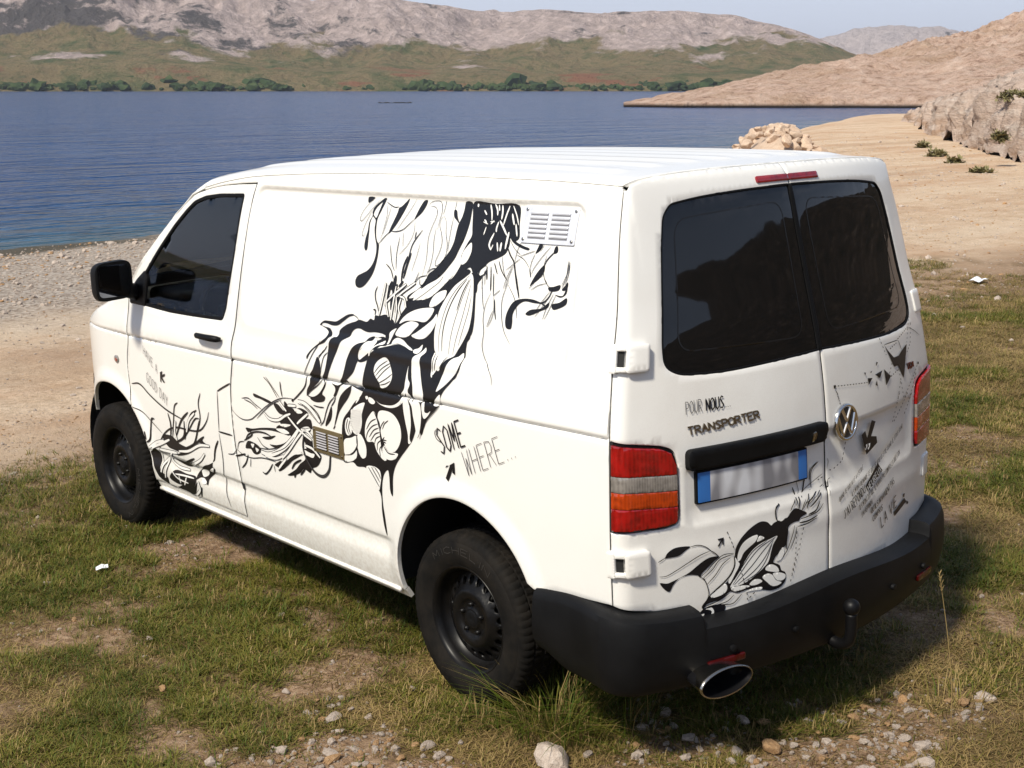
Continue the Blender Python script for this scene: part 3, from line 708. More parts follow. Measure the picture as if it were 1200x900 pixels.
rowx = np.concatenate([np.stack([np.arange(-SMAX, 0, .02), np.full(len(np.arange(-SMAX, 0, .02)), v)], 1) for v in (.66, .68, .70, .715, .73, .75, .77, .79, .80, .81, 1.02, 1.03, 1.04, 1.93, 1.945, 1.955, 1.965, 1.975)])
corner = np.concatenate([np.stack([np.full(70, s), np.linspace(.57, 1.97, 70)], 1) for s in np.linspace(-SMAX + .006, -.80, 14)])
EXR = np.concatenate([rowx, corner])
rear_door = panel('rear_door', SR, ldoor, PAINT, van, holes=[gl_r, inset(round_poly(LAMP, LAMPR, 5), -.0005)], step=.03, extra=np.concatenate([rowx, corner]))
rdoor2 = mirrored(rear_door)
for d in (rear_door,):
    g1 = panel('window_glass', SR, inset(gl_r, .002), PRIVACY, d, step=.05, flange=.01, off=-.0035, soft=.001)
    g2 = panel('window_seal', SR, inset(gl_r, -.004), RUBSEAL, d, holes=[inset(dense(gl_r, .02), .0045)], step=0, bstep=.02, flange=.008, off=.0005, soft=.001)
    fr = round_poly([(-.675, 1.835), (-.075, 1.858), (-.075, 1.38), (-.68, 1.395)], .07, 6)
    g3 = panel('edge_print', SR, fr, PRINT, d, holes=[inset(dense(fr, .02), .005)], step=0, bstep=.02, flange=0, off=-.0028, soft=0)
    for o in (g1, g2, g3): mirrored(o, rdoor2)
cs = panel('centre_seal', SR, [(-.0095, 1.322), (-.0008, 1.322), (-.0008, 1.9105), (-.0095, 1.9105)], RUBSEAL, rear_door, step=0, off=.0022, flange=.006, soft=.0006); mirrored(cs, rdoor2)
# tail lights: red, clear, amber and red bands behind one dark surround
def tail_light():
    root = panel('tail_light', SR, inset(round_poly(LAMP, LAMPR, 5), .003), RUBSEAL, van, step=.03, off=-.004, flange=.02, soft=.001)
    def top(s): return np.interp(s, [-SMAX, -.755, -.715, -.697], [1.122, 1.092, 1.072, 1.03])
    def bot(s): return np.interp(s, [-SMAX, -.735, -.700, -.693], [.830, .825, .833, .856])
    bands = [('red_lens', 1.008, 1.2, RED), ('clear_lens', .9535, 1.0065, CLEAR), ('amber_lens', .898, .952, AMBER), ('lower_red_lens', .70, .8965, RED)]
    out = [root]
    s = np.concatenate([np.linspace(-SMAX + .012, -.76, 10), np.linspace(-.75, -.694, 9)])
    for nm, z0, z1, m_ in bands:
        ti = lambda q: -.085 * (q + .82); lo = [(q, max(z0 + ti(q), float(bot(q)))) for q in s]; hi = [(q, min(z1 + ti(q), float(top(q)))) for q in s[::-1]]
        poly = [p for p in lo + hi]
        out.append(panel(nm, SR, poly, m_, root, step=.015, bstep=.008, off=.010, flange=.014, soft=.002))
    return out
tl = tail_light(); tl2 = mirrored(tl[0])
for o in tl[1:]: mirrored(o, tl2)
# hinges: white blocks bridging flank and door, with a dark slot
def hinge(vz, k=1.0):
    S2 = surf(lambda a, b: SR(-SMAX + a, vz + b * 1.0, 0), 1)
    h = panel('hinge', S2, round_poly([(.050, -.044), (.134, -.044), (.134, .044), (.050, .044)], .012), PAINT, rear_door, step=.02, bstep=.01, off=.024 * k, flange=.024 * k, soft=.004 * k)
    o = [panel('hinge_slot', S2, [(.022, -.026), (.046, -.026), (.046, .026), (.022, .026)], UNDER, h, step=.01, off=.006 * k, flange=.006 * k, soft=0),
         panel('hinge_knuckle', S2, round_poly([(-.004, -.046), (.023, -.046), (.023, .046), (-.004, .046)], .006), PAINT, h, step=.01, bstep=.01, off=.020 * k, flange=.024 * k, soft=.003 * k)]
    o += [panel('hinge_arm', S2, [(.0225, z0), (.0505, z0), (.0505, z1), (.0225, z1)], PAINT, h, step=.01, off=.018 * k, flange=.018 * k, soft=.002 * k) for z0, z1 in ((-.042, -.025), (.025, .042))]
    return h, o
for vz in (1.394, .712):
    hinge(vz)
    h, o = hinge(vz, .3); m2 = mirrored(h, rdoor2)          # the far pair lies flatter against the body
    for q in o: mirrored(q, m2); bpy.data.objects.remove(q)
    bpy.data.objects.remove(h)
# high brake light straddling the door gap, in two halves
for a, b, p in ((-.208, -.0012, rear_door), (.0012, .208, rdoor2)):
    panel('brake_light', SR, round_poly([(a, 1.921), (b, 1.921), (b, 1.944), (a, 1.944)], .008), REDSTRIP, p, step=.02, off=.006, flange=.012, soft=.002)
# handle strip, plate, lettering base on the left door
def rear_bar(name, x0, x1, z0, z1, material, parent, off, bev, r=.01, **kw):
    return panel(name, SR, round_poly([(s_of_x(x0), z0), (s_of_x(x1), z0), (s_of_x(x1), z1), (s_of_x(x0), z1)], r), material, parent, step=.02, bstep=.015, off=off, flange=off + .006, soft=bev, **kw)
bar = rear_bar('door_handle', -.668, -.024, 1.000, 1.074, PLASTIC, rear_door, .030, .004, .022)
lockc = np.array([(math.cos(a), math.sin(a)) for a in np.linspace(0, 2 * math.pi, 17)[:-1]])
panel('lock', SR, lockc * .010 + np.array([s_of_x(-.105), 1.040]), DARKCHROME, bar if False else rear_door, step=0, off=.0325, flange=.01, soft=.001, bstep=.005)
def make_plate():
    m = mat('plate_face', (.55, .57, .60), .3, 0, .3); g = NT(m); v = g.obj((17, 1, 7)); n = g.noise(1.0, 0, .5, v)
    g.color(g.ramp(n, [(.36, (.58, .59, .62)), (.50, (.42, .42, .44)), (.64, (.20, .20, .22))])); return m
PBLUE = mat('plate_blue', (.03, .14, .42), .35)
# the number plate
pl0, pl1, pz0, pz1 = -.625, -.118, .878, .993
plate = rear_bar('number_plate', pl0, pl1, pz0, pz1, RUBSEAL, rear_door, .014, .001, .006)
rear_bar('plate_face', pl0 + .055, pl1 - .050, pz0 + .006, pz1 - .006, make_plate(), plate, .0165, .0008, .002)
rear_bar('plate_band', pl0 + .006, pl0 + .0545, pz0 + .006, pz1 - .006, PBLUE, plate, .0165, .0008, .002)
rear_bar('plate_band', pl1 - .0495, pl1 - .006, pz0 + .006, pz1 - .006, PBLUE, plate, .0165, .0008, .002)
# black strips just inside the panel gaps, standing in for the shade of their depth
def strip(name, pts, S, w, off):
    P = np.array(pts); a = S(P[:, 0] - w, P[:, 1], off); b = S(P[:, 0] + w, P[:, 1], off)
    n = len(P); return mesh(name, np.concatenate([a, b]), [(i, i + 1, n + i + 1, n + i) for i in range(n - 1)], UNDER, van)
strip('gap_seal', [(0, z) for z in np.linspace(.48, 1.98, 40)], SR, .012, -.0035)
g_ = strip('gap_seal', [(y, z) for y, z in bs], SL, .012, -.0028); mirrored(g_)
g_ = strip('gap_seal', [(y, z) for y, z in df], SL, .012, -.0028); mirrored(g_)
g_ = strip('gap_seal', [(-SMAX + .004, z) for z in np.linspace(.56, 1.97, 40)], SR, .010, -.003); mirrored(g_)

# ------------------------------------------------------------ rear bumper, swept round the tail
def bumper():
    path = []
    for y in np.linspace(-.452, -.80, 14): path.append((-(float(W0(y, .50))) , y, -1.0, 0.0, 0, 9))
    for s in sorted(list(np.linspace(-SMAX + .004, SMAX - .004, 90)) + [q * k for q in (-1, 1) for k in (.640, .646, .650, .654, .658, .664)]):
        p = rear_fn(s, .5); q = SR(s, .5, 1.0) - SR(s, .5, 0.); n = np.array([q[0], q[1]]); n /= np.linalg.norm(n)
        path.append((p[0], p[1], n[0], n[1], 1, s))
    L = [(-a, b, -c, d, e, q) for a, b, c, d, e, q in path[:14]][::-1]
    path += L
    V = []; NP = None
    for i, (x, y, nx, ny, k, sp) in enumerate(path):
        ax = abs(x); c = ss(.6585, .6455, abs(sp)) * k   # centre part: lower tread ledge
        f = ss(-.45, -.62, y)                                         # fades in from the wheel arch
        o = .012 + .058 * ss(-.55, -.95, y)
        zt = .540 + .012 * f - .022 * ss(-.80, -.90, y) - .050 * c + .034 * c * ss(.55, .0, ax); zb = .262 + .05 * ss(-.60, -.45, y)
        prof = [(-.035, zt), (o * .45, zt + .001), (o * .92, zt - .002), (o + .012, zt - .012), (o + .020, zt - .035), (o + .026, .42), (o + .022, .36), (o + .006, zb + .02), (o - .012, zb), (o - .09, zb - .004)]
        if c > .01: prof[3] = (o + .016, zt - .010)
        NP = len(prof)
        for (q, z) in prof: V.append((x + nx * q, y + ny * q, z))
    F = grid_faces(len(path), NP)
    F.append(tuple(range(NP))); F.append(tuple(range((len(path) - 1) * NP, len(path) * NP))[::-1])
    return mesh('rear_bumper', V, F, PLASTIC, van, sharp=38)
rbump = bumper()
BS = surf(lambda s, z: SR(s, .5, .080) + np.stack(np.broadcast_arrays(0 * s, 0 * s, z - .5), -1) if np.ndim(s) else SR(s, .5, .08) + np.array([0, 0, z - .5]), 1)
for sg in (-1, 1):
    panel('reflector', BS, round_poly([(sg * .50, .336), (sg * .645, .330), (sg * .645, .354), (sg * .50, .360)], .006), REDDARK, rbump, step=.03, off=.021, flange=.02, soft=.002)
for xx in (-.55, -.28, .28, .55):
    panel('parking_sensor', BS, lockc * .012 + np.array([xx, .385]), PLASTIC, rbump, step=0, off=.0265, flange=.02, soft=.001, bstep=.005)

# ------------------------------------------------------------ exhaust tip, tow bar, underbody
EX = mesh('exhaust_tip', *(lambda: (lambda c, ax, up, sd: ([tuple(c + ax * t * .26 + (up * math.sin(a) * rz + sd * math.cos(a) * rx)) for (t, rx, rz) in ((-1, .05, .040), (-.35, .092, .044), (-.05, .117, .050), (0, .120, .052), (.004, .114, .047)) for a in np.linspace(0, 2 * math.pi, 33)[:-1]], grid_faces(5, 32, closed_v=True)))(np.array([-.655, -1.090, .300]), np.array([-.10, -.99, -.06]), np.array([0, 0, 1.]), np.array([.995, -.10, 0])))(), DARKCHROME, van)
ec = np.array([-.655, -1.090, .300]); ea = np.array([-.10, -.99, -.06]); mesh('exhaust_throat', [tuple(ec + ea * t * .26 + np.array([.995, -.10, 0]) * math.cos(a) * rx + np.array([0, 0, 1.]) * math.sin(a) * rz) for (t, rx, rz) in ((.002, .114, .047), (-.25, .105, .042), (-.9, .05, .03), (-.9, .001, .001)) for a in np.linspace(0, 2 * math.pi, 33)[:-1]], grid_faces(4, 32, closed_v=True), mat('dark_steel', (.03, .03, .034), .35, .8), EX)  # inner wall of the tip in a darker metal than the outside
ev, ef = tube_data([(-.30, .2, .26), (-.48, -.4, .27), (-.60, -.80, .285), (-.62, -.88, .288)], .03, 12); mesh('exhaust_pipe', ev, ef, UNDER, van)
pth = [(-.07, -.85, .32), (-.07, -1.00, .305), (-.07, -1.06, .285), (-.07, -1.115, .272), (-.07, -1.155, .290), (-.07, -1.168, .330), (-.07, -1.168, .40)]
tv, tf = tube_data(smooth_poly(pth, 6, False), .021, 14); tow = mesh('tow_bar', tv, tf, TOW, van)
bm = bmesh.new(); bmesh.ops.create_uvsphere(bm, u_segments=20, v_segments=14, radius=.031); bmesh.ops.translate(bm, vec=(-.07, -1.168, .425), verts=bm.verts); bm_obj('tow_ball', bm, TOW, tow, True)
rbox('tow_socket', (.03, -1.04, .315), (.10, .06, .07), TOW, van, .015)
rbox('cross_member', (0, -.93, .33), (1.3, .09, .10), UNDER, van, .02)
rbox('underbody', (0, 1.25, .40), (1.40, 4.2, .20), UNDER, van, .03)
rbox('rear_axle', (0, 0, .31), (1.4, .10, .10), UNDER, van, .03)
rbox('fuel_tank', (-.35, .9, .28), (.5, .9, .12), UNDER, van, .04)
rbox('spare_wheel_cradle', (0.1, -.52, .27), (.66, .55, .12), UNDER, van, .05)
# floor and bulkheads that stop light passing through the load space
rbox('load_floor', (0, .35, .54), (1.00, 2.3, .03), UNDER, van, 0)
rbox('bulkhead', (0, 1.50, 1.18), (1.62, .03, 1.30), DARKIN, van, 0)
rbox('cab_floor', (0, 2.40, .50), (1.00, 1.8, .03), DARKIN, van, 0)
def liner(A, y0):
    v = []; n = 25; aa = np.linspace(-8, 188, n)
    for x in (-.90 if y0 == 0 else -.86, -.52):
        for a in aa: v.append((x, A[0] + (A[2] + .035) * math.cos(math.radians(a)), A[1] + (A[3] + .035) * math.sin(math.radians(a))))
    f = grid_faces(2, n); v.append((-.52, A[0], A[1] - .1)); k = len(v) - 1
    f += [(n + i, n + i + 1, k) for i in range(n - 1)]
    o = mesh('wheel_arch_liner', v, f, UNDER, van); mirrored(o)
liner(RARC, 0); liner(FARC, 1)

# ------------------------------------------------------------ wheels
def wheel(yc, zc, side):
    R = .342; seg = 216
    hub = empty('wheel', van, (0, 0, 0))
    # tyre section: x = axial (outer face negative), radius
    prof = [(-.062, .206), (-.088, .212), (-.100, .232), (-.106, .262), (-.105, .285), (-.0985, .305), (-.097, .3065), (-.096, .313), (-.090, .3265), (-.078, .3365), (-.060, .3405), (-.048, .3412), (-.046, .334), (-.040, .334), (-.038, .3418), (-.010, R), (-.007, .335), (.007, .335), (.010, R), (.038, .3418), (.040, .334), (.046, .334), (.048, .3412), (.078, .3365), (.096, .313), (.106, .262), (.088, .212), (.062, .206)]
    v = []; n = len(prof)
    for k in range(seg):
        a = 2 * math.pi * k / seg; cut = (k % 3 == 0)
        for j, (ax, r) in enumerate(prof):
            d = 0
            if cut and (7 <= j <= 11 or 22 <= j <= 23): d = .0034 if j >= 8 else .0016
            if (k % 3 == 1) and (14 <= j <= 15 or 18 <= j <= 19): d = .005
            sh = a + .03 * (ax / .1 if j > 10 else 0)
            v.append((ax, (r - d) * math.cos(sh), (r - d) * math.sin(sh)))
    ty = mesh('tyre', v, grid_faces(seg, n, closed_u=True), RUBBER, hub, sharp=28)
    # raised ring of moulded sidewall marks
    mv = []; mf = []
    for a0, cnt in ((62, 8), (242, 8)):
        for q in range(cnt):
            a = math.radians(a0 + q * 5.2)
            for (da, r) in ((-.018, .262), (.018, .262), (.018, .286), (-.018, .286)):
                mv.append((-.1072 + (.001 if r > .27 else 0), r * math.cos(a + da), r * math.sin(a + da)))
            k = len(mv) - 4; mf.append((k, k + 1, k + 2, k + 3))
    # rim: outer flange and well
    rp = [(-.030, .12), (-.034, .150), (-.026, .172), (-.040, .188), (-.062, .193), (-.080, .198), (-.089, .207), (-.091, .213), (-.086, .217), (-.080, .214), (-.060, .206), (.06, .206), (.06, .150)]
    v, f = lathe_data(rp[2:], 96); rim = mesh('rim', v, f, STEEL, hub, sharp=40)
    # disc with a ring of holes, pressed bowl and centre cap
    def disc_fn(a, b):
        r = np.hypot(a, b); x = -sm(r, [(0, .066), (.038, .066), (.046, .060), (.066, .058), (.080, .068), (.106, .072), (.122, .060), (.142, .046), (.165, .034), (.180, .030)])
        return np.stack(np.broadcast_arrays(x, a, b), -1)
    SD = surf(disc_fn, -1)
    cir = [(.180 * math.cos(t), .180 * math.sin(t)) for t in np.linspace(0, 2 * math.pi, 97)[:-1]]
    holes = []
    for q in range(20):
        t = 2 * math.pi * (q + .5) / 20; cx_, cy_ = .149 * math.cos(t), .149 * math.sin(t)
        holes.append(np.array([(cx_ + .0145 * math.cos(w), cy_ + .0145 * math.sin(w)) for w in np.linspace(0, 2 * math.pi, 15)[:-1]]))
    rr = np.concatenate([np.stack([r * np.cos(np.linspace(0, 2 * np.pi, 48, False)), r * np.sin(np.linspace(0, 2 * np.pi, 48, False))], 1) for r in (.02, .034, .038, .042, .047, .055, .066, .074, .08, .092, .106, .114, .122, .130)])
    panel('disc', SD, cir, STEEL, rim, holes=holes, step=.012, bstep=.012, extra=rr, flange=.012, soft=.002)
    cv, cf = lathe_data([(-.067, .0), (-.069, .012), (-.0685, .030), (-.064, .036), (-.055, .037)], 40); mesh('centre_cap', cv, cf, PLASTIC, rim, sharp=40)
    for q in range(5):
        t = 2 * math.pi * q / 5 + .3
        bv, bf = lathe_data([(-.074, 0), (-.074, .008), (-.060, .010)], 8); bo = mesh('wheel_bolt', bv, bf, STEEL, rim); bo.location = (0, .058 * math.cos(t), .058 * math.sin(t))
    bk = mesh('brake_drum', *lathe_data([(-.012, 0), (-.012, .165), (.05, .165)], 40), UNDER, rim)
    hub.location = (-.818, yc, zc)
    return hub
def copy_tree(o, parent):
    c = o.copy(); col.objects.link(c); c.parent = parent
    for ch in list(o.children):
        copy_tree(ch, c)
    return c
w1 = wheel(-.014, .284, -1)
w2 = copy_tree(w1, van); w2.location = (-.818, 3.0, .326); w2.rotation_euler = (2.1, 0, 0)
for src, y, z in ((w1, -.014, .284), (w2, 3.0, .326)):
    c = copy_tree(w1, van); c.location = (.818, y, z); c.rotation_euler = (1.1, 0, math.pi)

# ------------------------------------------------------------ mirrors, handles, small fittings
def mirror_part():
    c = np.array([-1.085, 2.50, 1.405]); h = (.098, .075, .096)
    v = []; nu, nv = 40, 24; e = .42
    for i in range(nu):
        t = 2 * math.pi * i / nu
        for j in range(nv):
            p = -math.pi / 2 + math.pi * j / (nv - 1)
            f = lambda w, m: math.copysign(abs(w)**m, w)
            x = f(math.cos(p), e) * f(math.cos(t), e); y = f(math.cos(p), e) * f(math.sin(t), e); z = f(math.sin(p), e)
            y = y if y > 0 else max(y, -.55)                # cut flat at the back
            k = 1 - .22 * max(y, 0)
            v.append((c[0] + h[0] * x * k, c[1] + h[1] * y, c[2] + h[2] * z * k + .006 * x))
    m = mesh('wing_mirror', v, grid_faces(nu, nv, closed_u=True), PLASTIC, van, sharp=50)
    g = surf(lambda a, b: np.stack(np.broadcast_arrays(c[0] + a, c[1] - h[1] * .55 - .001 + 0 * a, c[2] + b), -1), 1)
    gl = panel('mirror_glass', g, round_poly([(-.083, -.078), (.081, -.078), (.081, .080), (-.083, .080)], .026), MIRRORG, m, step=.05, off=.003, flange=.004, soft=.001)
    av, af = tube_data([(-1.02, 2.52, 1.352), (-.965, 2.545, 1.335), (-.90, 2.57, 1.315)], [.036, .040, .048], 12); arm = mesh('mirror_arm', av, af, PLASTIC, m)
    ft = panel('mirror_foot', SL, round_poly([(2.45, 1.262), (2.628, 1.262), (2.628, 1.318), (2.56, 1.385), (2.47, 1.440), (2.44, 1.40)], .012), PLASTIC, m, step=.03, off=.006, flange=.014, soft=.003)
    m2 = mirrored(m)
    for o in (gl, arm, ft): mirrored(o, m2)
mirror_part()
def handle():
    dish = panel('handle_dish', SL, round_poly([(1.69, 1.145), (1.83, 1.145), (1.83, 1.225), (1.69, 1.225)], .04), PAINT, front_door, step=.02, off=.0015, flange=.003, soft=.001)
    v, f = tube_data([tuple(SL(y, 1.184 + (y - 1.77) * -.012, o)) for y, o in ((1.660, .012), (1.675, .026), (1.70, .034), (1.77, .038), (1.84, .034), (1.868, .022), (1.878, .010))], [.010, .015, .016, .0145, .014, .012, .009], 12)
    h = mesh('door_handle', v, f, PLASTIC, front_door)
    mirrored(dish, fd2); mirrored(h, fd2)
handle()
rp_ = panel('side_repeater', SL, np.array([(2.836 + .026 * math.cos(a), .945 + .020 * math.sin(a)) for a in np.linspace(0, 2 * math.pi, 21)[:-1]]), CLEAR, van, step=0, bstep=.01, off=.008, flange=.01, soft=.002)
panel('bulb_shade', SL, np.array([(2.830 + .011 * math.cos(a), .942 + .010 * math.sin(a)) for a in np.linspace(0, 2 * math.pi, 13)[:-1]]), RED, rp_, step=0, bstep=.01, off=.009, flange=.002, soft=0)
mirrored(rp_)
# ventilation plates with two columns of pressed louvres
def vent(name, y0, y1, z0, z1, material, dark, n, slat=None):
    b = panel(name, SL, round_poly([(y0, z0), (y1, z0), (y1, z1), (y0, z1)], .006), material, van, step=.04, off=.007, flange=.012, soft=.0015)
    w = (y1 - y0)
    for cy in (y0 + w * .30, y0 + w * .70):
        for k in range(n):
            zz = z0 + (z1 - z0) * (.20 + .62 * k / (n - 1)); hw = w * .165; hh = (z1 - z0) * .62 / (n - 1) * .33
            panel('louvre', SL, round_poly([(cy - hw, zz - hh), (cy + hw, zz - hh), (cy + hw, zz + hh), (cy - hw, zz + hh)], hh * .9, 3), slat or material, b, step=0, bstep=.02, off=.013, flange=.004, soft=.003)
            panel('louvre_slot', SL, [(cy - hw, zz - hh * 1.9), (cy + hw, zz - hh * 1.9), (cy + hw, zz - hh * .8), (cy - hw, zz - hh * .8)], dark, b, step=0, bstep=.03, off=.0078, flange=.0, soft=0)
    for cy in (y0 + .012, y1 - .012):
        for cz in (z0 + .012, z1 - .012):
            panel('screw', SL, lockc * .005 + np.array([cy, cz]), DARKCHROME, b, step=0, bstep=.01, off=.0095, flange=.003, soft=.0005)
    return b
vent('upper_vent', -.535, -.296, 1.742, 1.866, ALU, mat('vent_slot_grey', (.22, .22, .24), .6), 6)
vent('lower_vent', .697, .924, .795, .903, RUST, UNDER, 7, make_plastic('grey_slat', (.30, .29, .30), .4))
# cab: dashboard, wheel, seats
rbox('dashboard', (0, 2.70, 1.06), (1.62, .44, .36), DARKIN, van, .08)
rbox('dashboard_top', (0, 2.66, 1.225), (1.46, .36, .16), DARKIN, van, .03)
for sg in (-1, 1):
    s_ = empty('seat', van)
    rbox('cushion', (sg * .45, 2.05, .84), (.50, .52, .18), SEATM, s_, .06)
    rbox('backrest', (sg * .45, 1.74, 1.18), (.48, .16, .66), SEATM, s_, .06, rot=Matrix.Rotation(.15, 3, 'X'))
    rbox('headrest', (sg * .45, 1.66, 1.60), (.28, .11, .20), SEATM, s_, .05)
sw = empty('steering_wheel', van); a_ = np.linspace(0, 2 * math.pi, 41)
v, f = tube_data([(-.45 + .19 * math.cos(t), 2.42 + .19 * math.sin(t) * .42, 1.17 + .19 * math.sin(t) * .9) for t in a_], .014, 8, False); mesh('rim', v, f, DARKIN, sw)
rbox('hub', (-.45, 2.44, 1.16), (.16, .07, .12), DARKIN, sw, .02)
dt = panel('door_trim', SL, inset(round_poly([(1.64, .42), (2.46, .42), (2.60, .80), (2.56, 1.290), (1.64, 1.292)], .01), 0), DARKIN, front_door, step=.1, off=-.026, flange=0, soft=0); mirrored(dt, fd2)
